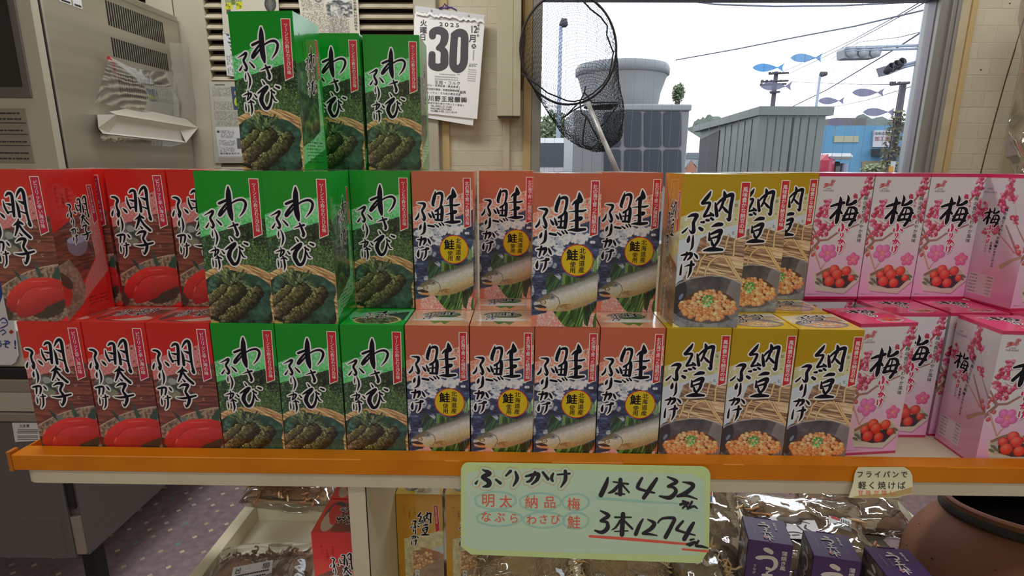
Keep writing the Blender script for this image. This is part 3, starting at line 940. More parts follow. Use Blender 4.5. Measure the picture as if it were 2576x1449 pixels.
def umeboshi(p, T, k=1.):
    dish = [T(*q) for q in ((225, 830), (400, 720), (560, 660), (960, 680), (1060, 700), (1150, 830), (1140, 950), (840, 1200), (270, 1150), (235, 1000))]
    inn = [T(*q) for q in ((260, 850), (400, 750), (560, 690), (960, 700), (1040, 740), (1110, 850), (1080, 920), (830, 1090), (330, 1060), (290, 980))]
    p.put(p.poly([(x+.8*k, y+2*k) for x, y in dish]), (92, 60, 76), .5)
    p.put(p.poly(dish), (136, 126, 112))
    p.put(p.poly(inn), (118, 112, 100))
    p.put(p.poly([T(*q) for q in ((262, 820), (400, 740), (540, 680), (545, 740), (290, 860))]), (92, 66, 54))
    p.put(p.poly([T(*q) for q in ((830, 850), (1000, 830), (1010, 960), (880, 1090), (640, 1100), (420, 1040), (400, 900), (560, 800))]), (34, 28, 34))
    for x, y in ((330, 930), (380, 980), (1090, 850), (1060, 900), (300, 1000)):
        p.put(p.ell(*T(x, y), 5*k, 2.2*k, .5) < 1, (58, 64, 50), .9)
    for x, y, r in ((640, 730, 105), (890, 750, 100), (480, 830, 85), (990, 890, 75), (700, 820, 112), (545, 960, 110), (760, 990, 100)):
        q = T(x, y)
        p.ball(*q, r*.082*k, r*.082*k, 0, (84, 16, 15), (140, 34, 29), (176, 80, 64))
def ume_front():
    p = Paint(BW, BH, .6, (140, 136, 131))
    g = np.clip((p.Y-95)/100, 0, 1)[..., None]
    p.C = p.C*(1-g)+np.array((150, 106, 128))*g
    rng = random.Random(3)
    limb(p, [(*F_U(1530, 190), 1.2), (*F_U(1380, 430), 2.2), (*F_U(1190, 660), 3), (*F_U(1000, 900), 2.4)], (96, 40, 44))
    limb(p, [(*F_U2(170, 0), 2.6), (*F_U2(330, 160), 4), (*F_U2(210, 300), 5.5), (*F_U2(100, 430), 5)], (78, 56, 48))
    limb(p, [(*F_U(200, 1250), 2.5), (*F_U2(330, 150), 3.4), (*F_U2(500, 130), 3.4), (*F_U(770, 1330), 3.2), (*F_U(1190, 1170), 2.4)], (86, 58, 50))
    limb(p, [(*F_U2(210, 300), 3), (*F_U2(300, 540), 2.6), (*F_U2(370, 730), 1.8)], (110, 80, 66))
    limb(p, [(*F_U2(490, 560), 1.2), (*F_U2(420, 640), 1.6), (*F_U2(370, 730), 2)], (110, 80, 66))
    limb(p, [(*F_U2(440, 60), 2.2), (*F_U(620, 1200), 1.6), (*F_U(440, 1090), .8)], (110, 84, 74))
    cluster(p, [F_U(*q) for q in ((520, 720), (500, 830), (380, 860), (350, 960), (480, 1000), (300, 1090), (330, 1180), (420, 1210), (560, 1230), (640, 1170), (400, 1300), (520, 1380), (330, 1360))], 120, rng)
    cluster(p, [F_U(*q) for q in ((1400, 200), (1400, 280), (1420, 380), (1290, 450), (1290, 520), (1350, 520), (1440, 650), (1400, 740), (1400, 850), (1340, 960), (1200, 960), (1340, 1060), (1180, 1020), (1120, 600))], 110, rng)
    for x, y in ((290, 290), (205, 430), (180, 200), (180, 120), (240, 60)):
        q = F_U2(x, y)
        p.ball(*q, 3, 3.4, .3, (84, 30, 34), (124, 44, 44), (150, 80, 74))
    blossom(p, *F_U2(505, 390), 14, .3, (140, 68, 100))
    blossom(p, *F_U2(1020, 515), 10.5, .9, (140, 60, 86))
    umeboshi(p, F_U2)
    p.put(p.Y < F_U(900, 185)[1]-.6, (128, 28, 56))
    p.put(p.Y > F_U2(600, 1265)[1], (118, 14, 48))
    return p
U_TITLE = F_U.st('''585,800,40 700,762,62 860,722,64; 785,588,12 792,680,72 772,800,82 742,950,82 720,1080,86 702,1146,52; 760,830,44 680,930,60 582,1042,64; 792,905,46 820,945,42;
944,556,14 960,640,58 928,740,56; 922,770,40 1030,742,62 1108,692,84; 962,832,40 920,920,54 872,1020,62 852,1078,70; 960,820,34 1080,820,54 1130,880,66 1110,980,66 1062,1090,66 992,1188,66; 812,998,10 960,960,46 1168,930,40; 1020,850,30 978,1032,36; 862,1082,62 1000,1060,50 1108,1084,58''')
U_SUB = F_U.st('''836,1170,40 852,1240,52 832,1302,40; 772,1262,28 764,1312,40; 906,1262,18 942,1296,46; 806,1370,28 800,1416,24; 852,1352,22 850,1410,34 806,1460,12''') + \
    [[(*F_U2(q[0], q[1]), q[2]*F_U.k*1.06) for q in L] for L in parse('''712,150,30 792,138,34 780,180,30 748,216,16; 762,108,24 750,160,24 718,212,20; 818,150,18 842,192,26; 708,262,24 700,352,28; 748,284,20 812,262,28; 782,240,24 772,330,34 730,392,12''')]

DES = {}
def add_ribbon(mb, F, fm, fill, quad, text, x, y, step, size, fn_off, bold=.012, slant=-.06, tx=WHITE_INK):
    a = [F(*q) for q in quad]
    cx, cy = sum(q[0] for q in a)/4, sum(q[1] for q in a)/4
    fo = fn_off(.00012)
    fi = fn_off(.0002)
    ft = fn_off(.00028)
    mb.add([fo(*q) for q in a], [(3, 2, 1, 0)], fm)
    w = 1.0
    b = [(a[0][0]+w, a[0][1]+w), (a[1][0]-w, a[1][1]+w), (a[2][0]-w, a[2][1]-w*.75), (a[3][0]+w, a[3][1]-w*1.9)]
    mb.add([fi(*q) for q in b], [(3, 2, 1, 0)], fill)
    X, Y = F(x, y)
    write(mb, text, ft, tx, X, Y, size, step, True, bold, slant=slant)
def sub_shift(st, k, du, dv):
    return [[(p[0]*k+du, p[1]*k+dv, p[2]*k) for p in L] for L in st]
def poly_center(st):
    xs = [p[0] for L in st for p in L]
    ys = [p[1] for L in st for p in L]
    return min(xs), max(xs), min(ys), max(ys)

def side_paint(kind):
    p = Paint(BD, BH, .8)
    if kind == 'green':
        p.C[:] = (2, 100, 24)
        r = p.poly([(14, 62), (62, 46), (66, 46), (66, 150), (40, 163), (0, 176), (0, 66)])
        noisefill(p, r, 11, ((14, 24, 18), (26, 44, 28), (40, 66, 36), (62, 92, 44)), .14, lo=.25, hi=.8)
        b = p.poly([(66, 80), (74, 78), (80, 150), (80, 176), (0, 200), (0, 176), (40, 163), (66, 150)])
        noisefill(p, b, 3, ((60, 130, 70), (84, 150, 92)), .3)
        p.flake(b, (160, 200, 160), 5, 2400, .45, .4)
        p.put(p.ell(-4, 168, 7, 50) < 1, (150, 116, 74))
        for j in range(7):
            p.put((abs(p.Y-(168+j*4.6)) < .7) & (p.X > 14) & (p.X < 70) & (fbm(p.X, p.Y*0+j, j, .5) > .42), (8, 40, 14), .8)
    elif kind == 'salmon':
        p.C[:] = (150, 80, 56)
        r = p.poly([(0, 82), (70, 58), (84, 62), (84, 180), (0, 190)])
        noisefill(p, r, 13, ((18, 22, 34), (36, 44, 62), (90, 96, 106)), .1, .6, 2)
    elif kind == 'natto':
        p.C[:] = (132, 92, 6)
        b = p.poly([(12, 92), (84, 74), (84, 120), (40, 126), (30, 200), (12, 200)])
        noisefill(p, b, 3, ((128, 120, 88), (150, 140, 104)), .15)
        pap = p.poly([(40, 124), (84, 104), (84, 150), (28, 160)])
        p.put(pap, (128, 132, 130))
        box = p.poly([(26, 122), (84, 104), (84, 207), (26, 207)])
        noisefill(p, p.poly([(28, 118), (52, 112), (84, 124), (84, 140), (26, 168)]), 5, ((92, 58, 36), (120, 84, 56)), .2)
        wood = p.poly([(26, 168), (84, 128), (84, 207), (26, 207)])
        noisefill(p, wood, 6, ((92, 72, 56), (112, 92, 72)), .1)
        p.put(p.poly([(40, 112), (46, 110), (78, 120), (66, 128)]), (112, 66, 42))
        rng = random.Random(5)
        for k in range(70):
            x, y = rng.uniform(26, 64), rng.uniform(119, 164)
            if y < 122-.1*(x-30) or y > 166-.69*(x-26):
                continue
            c = np.array((150, 112, 74))*rng.uniform(.8, 1.1)
            p.ball(x, y, 3.4, 2.9, rng.random()*3, c*.55, c, np.clip(c*1.3, 0, 220))
    elif kind == 'red':
        p.C[:] = (146, 26, 22)
        r = p.poly([(0, 84), (50, 60), (66, 62), (66, 122), (44, 150), (0, 180)])
        table_wood(p, r, 9)
        b = p.poly([(60, 66), (78, 60), (82, 150), (30, 186), (20, 190), (44, 150), (64, 128)])
        waves(p, b, 1, .8)
        gl = p.ell(36, 104, 17, 16)
        p.put((gl < 1) & (p.Y > 96), (92, 80, 88))
        p.put(p.ell(36, 97, 16, 5.5) < 1, (118, 112, 132))
        p.put((gl < 1) & (p.Y < 92), (74, 62, 34), .6)
        pl = p.poly([(0, 128), (18, 122), (30, 140), (38, 165), (30, 188), (0, 207)])
        noisefill(p, pl, 8, ((84, 70, 58), (112, 98, 84)), .3)
        p.put(p.ell(0, 165, 14, 22) < 1, (140, 36, 34))
        p.put(p.ell(6, 150, 16, 7, .9) < 1, (34, 44, 34), .8)
        for j in range(3):
            p.put((abs(p.Y-(182+j*5)) < .8) & (p.X > 40) & (p.X < 76) & (fbm(p.X, p.Y*0+j, j, .5) > .42), (70, 12, 12), .8)
    else:
        p.C[:] = (132, 126, 122)
        g = np.clip((p.Y-85)/110, 0, 1)[..., None]
        p.C = p.C*(1-g)+np.array((140, 92, 110))*g
        rng = random.Random(8)
        limb(p, [(58, 46, .5), (62, 62, .6), (66, 72, .6)], (96, 80, 60))
        limb(p, [(66, 76, 1), (76, 90, 1.6), (84, 100, 2.2)], (84, 58, 50))
        limb(p, [(50, 78, 2.2), (62, 96, 3), (76, 118, 3.4), (84, 122, 3.6)], (84, 58, 50))
        limb(p, [(40, 92, 1), (56, 104, 1.8), (72, 118, 2)], (110, 60, 56))
        limb(p, [(56, 142, 7), (70, 130, 4.5), (84, 122, 4)], (92, 76, 60))
        cluster(p, [(44, 8), (44, 16), (46, 24), (40, 30), (36, 36), (38, 42), (34, 46), (48, 34), (54, 38), (40, 50), (42, 56)], 110, rng)
        cluster(p, [(6, 46), (14, 50), (8, 56), (6, 62), (12, 66), (60, 66), (64, 72)], 50, rng, 3)
        cluster(p, [(30, 80), (36, 84), (26, 86), (16, 92), (34, 90)], 46, rng, 3.2)
        p.ball(78, 116, 4, 4, 0, (84, 30, 34), (124, 44, 44), (150, 80, 74))
        p.ball(74, 108, 3.4, 3.4, 0, (84, 30, 34), (124, 44, 44), (150, 80, 74))
        tb = p.poly([(4, 160), (48, 160), (48, 194), (4, 194)])
        p.put(tb, (134, 124, 120))
        for j in range(6):
            p.put(tb & (abs(p.Y-(163+j*5.4)) < 1.3) & (((p.X > 6) & (p.X < 20)) | ((p.X > 36) & (p.X < 46))) & (fbm(p.X, p.Y, j, 1.4) > .45), (84, 70, 76), .9)
        p.put(p.Y < 6, (134, 24, 54))
        p.put(p.Y > 203.4, (116, 14, 46))
    return p
def top_paint(kind):
    p = Paint(BW, BD, .8)
    if kind == 'green':
        p.C[:] = (8, 118, 36)
        b = p.poly([(0, 14), (14, 24), (74, 4), (88, 0), (88, 60), (74, 62), (10, 62), (0, 40)])
        p.put(b, (70, 150, 86))
        p.flake(b, (150, 200, 154), 5, 900, .5, .4)
        p.put(p.poly([(6, 52), (84, 14), (84, 60), (20, 62)]), (22, 42, 28))
        e = p.ell(46, 60, 34, 22)
        straw(p, (e < 1) & (p.Y > 38), 5, ((110, 84, 50), (176, 146, 96)), .5)
        noisefill(p, p.ell(46, 61, 30, 18) < 1, 7, ((20, 34, 22), (60, 66, 40), (100, 96, 60)), .3)
        p.put(p.Y > 78, (8, 118, 36))
    elif kind == 'salmon':
        p.C[:] = (196, 104, 72)
        b = p.Y < 62
        p.put(b, (186, 112, 86))
        p.flake(b, (214, 178, 150), 5, 900, .5, .3)
        p.put(p.ell(44, 30, 28, 18) < 1, (38, 58, 34))
        p.put(p.poly([(30, 62), (40, 76), (48, 68), (54, 78), (62, 64)]), (44, 76, 32))
        body = p.ell(44, 54, 36, 8, -.08) < 1
        noisefill(p, body, 7, ((150, 146, 116), (196, 190, 160)), .2)
        p.put(p.ell(14, 36, 8, 4, -.2) < 1, (130, 130, 110))
    elif kind == 'natto':
        p.C[:] = (150, 122, 6)
        p.put(p.poly([(4, 20), (88, 4), (88, 50), (4, 56)]), (176, 164, 120))
        straw(p, p.poly([(20, 28), (84, 20), (84, 46), (20, 40)]), 4, ((92, 74, 56), (150, 128, 96)), .1)
        p.put(p.ell(44, 58, 36, 19) < 1, (70, 66, 66))
        p.put(p.ell(44, 60, 33, 15) < 1, (96, 92, 90))
        rng = random.Random(2)
        for k in range(90):
            a, r = rng.random()*6.28, rng.random()**.5
            c = np.array((176, 132, 88))*rng.uniform(.75, 1.1)
            p.ball(46+26*r*math.cos(a), 62+10*r*math.sin(a), 2.6, 2, 0, c*.6, c, np.clip(c*1.2, 0, 235))
        p.put(p.Y > 79, (150, 122, 6))
    elif kind == 'red':
        p.C[:] = (178, 44, 34)
        waves(p, p.poly([(0, 20), (88, 0), (88, 30), (0, 50)]), 1, 1)
        p.put(p.poly([(10, 32), (86, 14), (86, 54), (10, 60)]), (92, 50, 40))
        p.put(p.ell(40, 62, 34, 15) < 1, (50, 46, 44))
        p.put(p.ell(56, 64, 30, 12) < 1, (140, 122, 104))
        p.put(p.ell(44, 58, 26, 9, -.1) < 1, (170, 46, 40))
        p.put(p.ell(34, 66, 20, 6, -.1) < 1, (150, 36, 34))
    else:
        p.C[:] = (166, 34, 66)
        umeboshi(p, lambda x, y: (26+x*.046, 38+y*.034), .5)
        pts = [(12, 22), (26, 20)]
        for x, y in ((12, 20), (17, 18), (22, 15)):
            d = abs(np.hypot(p.X-x, p.Y-y)-2) < .4
            p.put(d, (214, 150, 160))
    return p

def make_carton(kind, name):
    t = thing(name, 'carton', 'food carton')
    D_ = dict(green=(green_front, G_TITLE, G_SUB), salmon=(salmon_front, S_TITLE, S_SUB), natto=(natto_front, N_TITLE, N_SUB), red=(red_front, R_TITLE, R_SUB), ume=(ume_front, U_TITLE, U_SUB))[kind]
    title, sub = D_[1], D_[2]
    mb = MB()
    D_[0]().mesh(mb, f_front(), INK)
    sp = side_paint(kind)
    sp.mesh(mb, f_right(), INK)
    sp.mesh(mb, f_left(), INK)
    w, d, h = BW/1000, BD/1000, BH/1000
    mb.add([(0, d, 0), (w, d, 0), (w, d, h), (0, d, h)], [(1, 0, 3, 2)], INK, cols=[sp.done()[3, 3]]*4)
    mb.add([(0, 0, 0), (w, 0, 0), (w, d, 0), (0, d, 0)], [(3, 2, 1, 0)], BOARD_IN)
    mb.build('carton_body', t)
    mb = MB()                                # tucked lid, a little bowed
    tp = top_paint(kind)
    def bow(u, v):
        q = f_top()(u, v)
        b = math.sin(math.pi*min(1, max(0, u/BW)))*math.sin(math.pi*min(1, max(0, v/BD)))
        return (q[0], q[1], q[2]+.0012*b)
    tp.mesh(mb, bow, INK)
    x0, x1, y0, y1 = poly_center(title+sub)
    def on_top(off):
        def fn(u, v):
            q = bow(20+(u-x0)/(x1-x0)*46, 14+(v-y0)/(y1-y0)*42)
            return (q[0], q[1], q[2]+off)
        return fn
    strokes(mb, title+sub, on_top(.0002), WHITE_INK, 1.8, nd=7)
    strokes(mb, title+sub, on_top(.0003), BLACK_INK, 0, nd=7)
    mb.build('lid', t)
    mb = MB()
    sc = BLACK_INK if kind != 'ume' else PINK_INK
    g = 2.0
    if kind == 'ume':
        strokes(mb, title+sub, lambda u, v: f_front(.00005)(u+.5, v+.8), GREY_INK, 1.7)
        g = 1.5
    strokes(mb, title+sub, f_front(.00015), WHITE_INK, g)
    strokes(mb, title, f_front(.0003), BLACK_INK)
    strokes(mb, sub, f_front(.0003), sc)
    mb.build('title_lettering', t)
    # the same title, smaller, on both side panels
    k = .62
    du, dv = dict(green=(24, 22), salmon=(26, 24), natto=(22, 22), red=(26, 22), ume=(-5, 30))[kind]
    for ff in (f_left, f_right):
        mb = MB()
        ts, ss = sub_shift(title, k, du, dv), sub_shift(sub, k, du, dv)
        strokes(mb, ts+ss, ff(.00015), WHITE_INK, g*.75, nd=8)
        strokes(mb, ts, ff(.0003), BLACK_INK, nd=8)
        strokes(mb, ss, ff(.0003), sc, nd=8)
        cap = {'green': WHITE_INK}.get(kind, DKRED_INK)
        if kind != 'ume':
            for i, s_ in enumerate(('ほかほか', 'お食事に', 'おいしい')):
                write(mb, s_, ff(.0002), {'green': mat_dkgreen, 'red': DKRED_INK, 'salmon': DKRED_INK, 'natto': mat_dkolive}[kind], 33-i*9, 26+(i % 2)*3+(5 if i == 1 else 0), 4.4, 5.2, True)
        else:
            write(mb, '梅の香りさわやか風味', ff(.0003), BLACK_INK, 46, 54, 6, 6.4, True, .01, slant=-.1)
            for i, s_ in enumerate(('ほかほかごはんのおともに', 'お食事に', 'おいしい')):
                write(mb, s_[:8], ff(.0003), BLACK_INK, 40-i*8, 112+(0 if i == 0 else -4), 4.2, 4.6, True, .02)
            write(mb, 'UME', ff(.0003), GREY_INK, 9, 23, 4.4, 3.4)
            write(mb, 'FURIKAKE', ff(.0003), GREY_INK, 5, 28.5, 4.4, 2.7)
        if kind == 'natto':
            mb.add([ff(.00012)(*q) for q in ((30, 158), (38, 158), (38, 206), (30, 206))], [(0, 1, 2, 3)], WHITE_INK)
            write(mb, 'カルシウム', ff(.0003), BLACK_INK, 34, 163, 6, 7, True, .02)
            write(mb, 'たべやすい', ff(.0003), mat_dkolive, 22, 130, 4.4, 5, True)
        if kind != 'ume':
            q = ((67, 22), (76, 22), (78.5, 74), (70, 79))
            mb.add([ff(.00012)(*c) for c in q], [(0, 1, 2, 3)], CREAM_INK)
            mb.add([ff(.0002)(*c) for c in ((67.8, 22.8), (75.2, 22.8), (77.7, 73.5), (70.6, 77.6))], [(0, 1, 2, 3)], {'red': CRIM_INK}.get(kind, RED_INK))
            write(mb, {'green': 'ツーンと小粋なわさびの味', 'salmon': '北の海で育った情熱の味', 'natto': '風味豊かな納豆の味', 'red': 'ビリリッと辛い海の味'}[kind], ff(.0003), WHITE_INK, 71.6, 26.5, 4, 3.9, True, .02, slant=.04)
        mb.build('side_panel_print', t)
    mb = MB()
    if kind == 'green':
        add_ribbon(mb, G, CREAM_INK, RED_INK, ((880, 186), (1036, 188), (1102, 1130), (958, 1200)), 'ツーンと小粋なわさびの味', 966, 296, 5.4, 5.9, f_front, slant=-.003)
    elif kind == 'salmon':
        add_ribbon(mb, F_S, CREAM_INK, RED_INK, ((1160, 195), (1325, 195), (1274, 1190), (1114, 1242)), '北の海で育った情熱の味', 1240, 315, 5.75, 6.5, f_front, slant=-.0)
        for ch, x, y in (('さ', 1085, 580), ('け', 1070, 890)):
            write(mb, ch, f_front(.0003), BLACK_INK, *F_S(x, y), 4.6)
    elif kind == 'natto':
        add_ribbon(mb, F_N, CREAM_INK, RED_INK, ((1280, 220), (1450, 220), (1345, 1200), (1186, 1266)), '風味豊かな納豆の味', 1352, 358, 6.8, 6.9, f_front, bold=.02, slant=0)
        for ch, x, y in (('な', 1188, 640), ('っ', 1170, 890), ('と', 1140, 1140), ('う', 1112, 1390)):
            write(mb, ch, f_front(.0003), BLACK_INK, *F_N(x, y), 5)
    elif kind == 'red':
        add_ribbon(mb, F_R, CREAM_INK, CRIM_INK, ((1022, 156), (1196, 156), (1338, 1115), (1180, 1190)), 'ビリリッと辛い海の味', 1128, 268, 6.35, 6.6, f_front, slant=.0)
        for ch, x, y in (('め', 1020, 545), ('ん', 1070, 790), ('た', 1090, 1025), ('い', 1140, 1280), ('こ', 1190, 1525)):
            write(mb, ch, f_front(.0003), BLACK_INK if y < 900 else CREAM_INK, *F_R(x, y), 4.6)
    else:
        a, b = F_U(1335, 620), F_U2(1135, 135)
        n = 10
        st = (b[1]-a[1])/(n-1)
        sl = (b[0]-a[0])/(b[1]-a[1])
        write(mb, '梅の香りさわやか風味', f_front(.00018), WHITE_INK, a[0], a[1], 7.2, st, True, .07, slant=sl)
        write(mb, '梅の香りさわやか風味', f_front(.0003), BLACK_INK, a[0], a[1], 7.2, st, True, .012, slant=sl)
        write(mb, 'うめ', f_front(.0003), RED_INK, *F_U(1205, 715), 4.6, 4.8, True, .02)
        m2 = MB()
        write(m2, '写真はイメージです', f_front(.0003), GREY_INK, *F_U2(100, 1222), 2.6, 2.75)
        m2.build('photo_caption', t)
    mb.build('flavour_ribbon' if kind != 'ume' else 'flavour_caption', t)
    if kind == 'salmon':
        mb = MB()
        cx, cy = F_S(890, 1657)
        for r, off, m in ((21.8, .0002, RED_INK), (20.6, .0003, YEL_INK)):
            mb.add([f_front(off)(cx+r*math.cos(k*.1309), cy+r*math.sin(k*.1309)) for k in range(48)], [tuple(range(48))[::-1]], m)
        write(mb, '北海道産', f_front(.0004), BLACK_INK, *F_S(990, 1482), 8.6, 8.7, True, .02, slant=-.02)
        write(mb, '鮭', f_front(.0004), BLACK_INK, *F_S(800, 1560), 16, bold=.035)
        write(mb, '使用', f_front(.0004), BLACK_INK, *F_S(808, 1730), 8.2, 7.9, True, .02)
        mb.build('origin_seal', t)
    if kind == 'ume':
        mb = MB()
        for x, y, r in ((470, 355, 2.5), (505, 350, 2.4), (590, 345, 2.7), (615, 280, 2.2)):
            c = F_U(x, y)
            for k in range(5):
                a = k*1.2566
                q = [(c[0]+.6*r*math.cos(a)+.62*r*math.cos(j*.785), c[1]+.6*r*math.sin(a)+.62*r*math.sin(j*.785), .4) for j in range(9)]
                strokes(mb, [q], f_front(.0002), RED_INK, nd=5)
        strokes(mb, F_U.st('420,415,16 470,395,10 540,370,6 640,300,6 675,240,3; 655,290,12 672,262,4'), f_front(.0003), CRIM_INK)
        write(mb, 'UME', f_front(.0003), GREY_INK, *F_U(492, 432), 3.8, 3.2)
        write(mb, 'FURIKAKE', f_front(.0003), GREY_INK, *F_U(432, 475), 4, 2.15)
        mb.build('plum_emblem', t)
    return t
mat_dkgreen = mat('dark_green_print', PT(4, 54, 14), .4)
mat_dkolive = mat('dark_olive_print', PT(70, 46, 4), .4)
# ------------------------------------------------------------------ cartons on the display table
ZS = Z0-.0175                               # table surface
PW = .0905                                  # pitch of the front row
HB = .2071
PROTO = {}
USED = set()
NAMES = dict(green='wasabi_furikake_carton', salmon='salmon_furikake_carton', natto='natto_furikake_carton', red='roe_furikake_carton', ume='plum_furikake_carton')
for k_, n_ in NAMES.items():
    PROTO[k_] = make_carton(k_, n_)
GRP = dict(green='green wasabi furikake cartons', salmon='orange-pink salmon furikake cartons', natto='mustard natto furikake cartons', red='red roe furikake cartons', ume='white and pink plum furikake cartons')
def carton(kind, x, y, level, rz=0, label='', group=None, z=None):
    zz = ZS+HB*level+.0003*level if z is None else z
    loc = (x, y, zz)
    r = math.radians(rz)
    if kind not in USED:
        USED.add(kind)
        o = PROTO[kind]
        o.location = loc
        o.rotation_euler = (0, 0, r)
        o['label'] = label
    else:
        o = dup(PROTO[kind], loc, r, label)
    o['group'] = group or GRP[kind]
    return o
_r = random.Random(1)
rows = [
    ('red', 'red roe carton of the bottom row at the left end of the table'),
    ('red', 'red roe carton of the bottom row between two other red cartons'),
    ('red', 'red roe carton of the bottom row standing right beside a green wasabi carton'),
    ('green', 'green wasabi carton of the bottom row standing right beside the red cartons'),
    ('green', 'green wasabi carton of the bottom row between two other green cartons'),
    ('green', 'green wasabi carton of the bottom row with its lid showing, beside the salmon cartons'),
    ('salmon', 'orange-pink salmon carton of the bottom row right beside the green wasabi cartons'),
    ('salmon', 'orange-pink salmon carton of the bottom row, second from the green cartons'),
    ('salmon', 'orange-pink salmon carton of the bottom row underneath a salmon carton flush with its front'),
    ('salmon', 'orange-pink salmon carton of the bottom row right beside the mustard natto cartons'),
    ('natto', 'mustard natto carton of the bottom row right beside the salmon cartons'),
    ('natto', 'mustard natto carton of the bottom row between two other natto cartons'),
    ('natto', 'mustard natto carton of the bottom row right beside a white plum carton'),
]
for i, (k, l) in enumerate(rows):
    carton(k, i*PW+.0008, _r.uniform(-.0006, .0006), 0, _r.uniform(-.25, .25), l)
carton('ume', 1.1885, .0295, 0, 7, 'white plum carton of the bottom row turned aside, next to the mustard natto cartons')
carton('ume', 1.2690, .0900, 0, .5, 'white plum carton of the bottom row set back behind a gap of bare table')
carton('ume', 1.3655, .003, 0, -3, 'white plum carton of the bottom row with a whole side panel turned to the gap')
carton('ume', 1.3660, .0955, 0, 0, 'white plum carton whose pink lid shows behind the one with turned side panel')
carton('ume', 1.1795, .1795, 0, 0, 'white plum carton farthest back in the bottom row, a lid edge showing')
carton('salmon', 7*PW, .0860, 0, 0, 'orange-pink salmon carton of the second rank, only its lid showing')
carton('natto', 12*PW-.002, .0870, 0, 0, 'mustard natto carton of the second rank, only its lid showing')

carton('red', -.0136, .0030, 1, -2.4, 'red roe carton of the upper layer pulled forward, its side panel showing')
carton('red', -.0030, .0890, 1, 0, 'red roe carton of the upper layer half hidden behind the pulled-forward one')
carton('red', .0912, .0880, 1, 0, 'red roe carton of the upper layer with its whole front showing, set back')
carton('red', .1830, .0880, 1, 0, 'red roe carton of the upper layer half covered by a green wasabi carton')
carton('green', .2735, .0018, 1, 0, 'green wasabi carton of the middle layer right beside the red cartons')
carton('green', .3625, .0020, 1, 0, 'green wasabi carton of the middle layer with its narrow side showing')
carton('green', .4520, .0890, 1, 0, 'green wasabi carton of the middle layer set back beside the salmon cartons')
carton('salmon', .5440, .0835, 1, 0, 'orange-pink salmon carton of the upper layer right beside a green wasabi carton')
carton('salmon', .6365, .1600, 1, 0, 'orange-pink salmon carton of the upper layer set farthest back')
carton('salmon', .7190, -.0008, 1, 0, 'orange-pink salmon carton of the upper layer standing flush at the front')
carton('salmon', .8190, .0815, 1, 0, 'orange-pink salmon carton of the upper layer right beside a mustard natto carton')
carton('natto', .9136, .0020, 1, .9, 'mustard natto carton of the upper layer standing flush at the front')
carton('natto', 1.0050, .0880, 1, 0, 'mustard natto carton of the upper layer between two other natto cartons, half covered')
carton('natto', 1.0875, .1690, 1, 0, 'mustard natto carton of the upper layer set farthest back beside the plum cartons')
carton('ume', 1.1800, .1740, 1, 1.5, 'white plum carton of the upper layer right beside the natto cartons')
carton('ume', 1.2715, .1780, 1, 1.5, 'white plum carton of the upper layer, second from the natto cartons')
carton('ume', 1.3630, .1820, 1, 1.5, 'white plum carton of the upper layer, third from the natto cartons')
carton('ume', 1.4640, .1070, 1, 5.7, 'white plum carton of the upper layer farthest from the natto, side panel turned this way')

carton('green', .3090, .0650, 2, -3, 'green wasabi carton of the top layer standing nearest, its broad side shining')
carton('green', .3600, .1900, 2, 0, 'green wasabi carton in the middle of the three on top, half covered')
carton('green', .4520, .1980, 2, 1.5, 'green wasabi carton of the top layer next to the wall calendar')
# ranks behind that carry the upper layers
BACKG = 'cartons of the ranks behind that carry the upper layers'
for k, x, y, lv in (('red', -.003, .089, 0), ('red', .0912, .088, 0), ('red', .183, .088, 0), ('green', .2735, .0875, 0), ('green', .3625, .0875, 0), ('green', .452, .089, 0), ('salmon', .5435, .086, 0), ('salmon', 9*PW, .086, 0), ('natto', 1.0, .087, 0), ('salmon', .6365, .1725, 0), ('natto', 1.0862, .1725, 0), ('ume', 1.2712, .1795, 0), ('ume', 1.3625, .1815, 0), ('ume', 1.4600, .0955, 0), ('green', .36, .175, 0), ('green', .45, .175, 0), ('green', .2735, .0875, 1), ('green', .3625, .0875, 1), ('green', .36, .1745, 1), ('green', .4515, .1745, 1)):
    carton(k, x, y, lv, 0, 'carton in a rear rank, covered by the cartons standing before it', BACKG)
# ------------------------------------------------------------------ display table, its shelf and the goods below
WHITE_LAM = mat('white_laminate', S(222, 214, 188), .42, noise=(9, S(208, 198, 168), .35, .7))
LAM_EDGE = mat('white_edge_band', S(216, 208, 182), .45)
TAPE = mat('orange_tape', S(226, 136, 8), .36, noise=(14, S(208, 118, 6), .3, .75), spec=.35)
TAPE_D = mat('orange_tape_torn', S(190, 112, 30), .5)
CREAM_B = mat('cream_board', S(246, 240, 216), .55)
DARKGAP = mat('dark_gap', (.01, .01, .01), .9)
tb = thing('display_table', 'long white display table with an orange taped front edge holding rows of food cartons', 'table', (.8, .13, 0))
L0 = Vector((-.8, -.13, 0))
def T_(x, y, z):
    return (x-.8, y-.13, z)
XL, XR = -.012, 1.95
m = MB()                                    # white top with a rounded front corner
pts = [(XL+.02-.02*math.sin(a), -.026+.02-.02*math.cos(a)) for a in [k*math.pi/12 for k in range(7)]]
pts = [(XR, -.026)]+pts+[(XL, .285), (XR, .285)]
def slab(z0, z1, poly, mm):
    n = len(poly)
    m.add([T_(x, y, z1) for x, y in poly]+[T_(x, y, z0) for x, y in poly], [tuple(range(n))[::-1], tuple(range(n, 2*n))]+[(i, (i+1) % n, (i+1) % n+n, i+n) for i in range(n)], mm)
slab(ZS-.028, ZS, pts, WHITE_LAM)
m.build('table_top', tb)
m = MB()                                    # taped lip
m.bbox(T_(-.020, -.0285, Z0-.0245), T_(XR, -.0012, Z0), TAPE, .0012)
m.bbox(T_(-.0185, -.0012, ZS-.004), T_(-.0155, .2, Z0), TAPE, .0006)
rng = random.Random(2)
prev = None
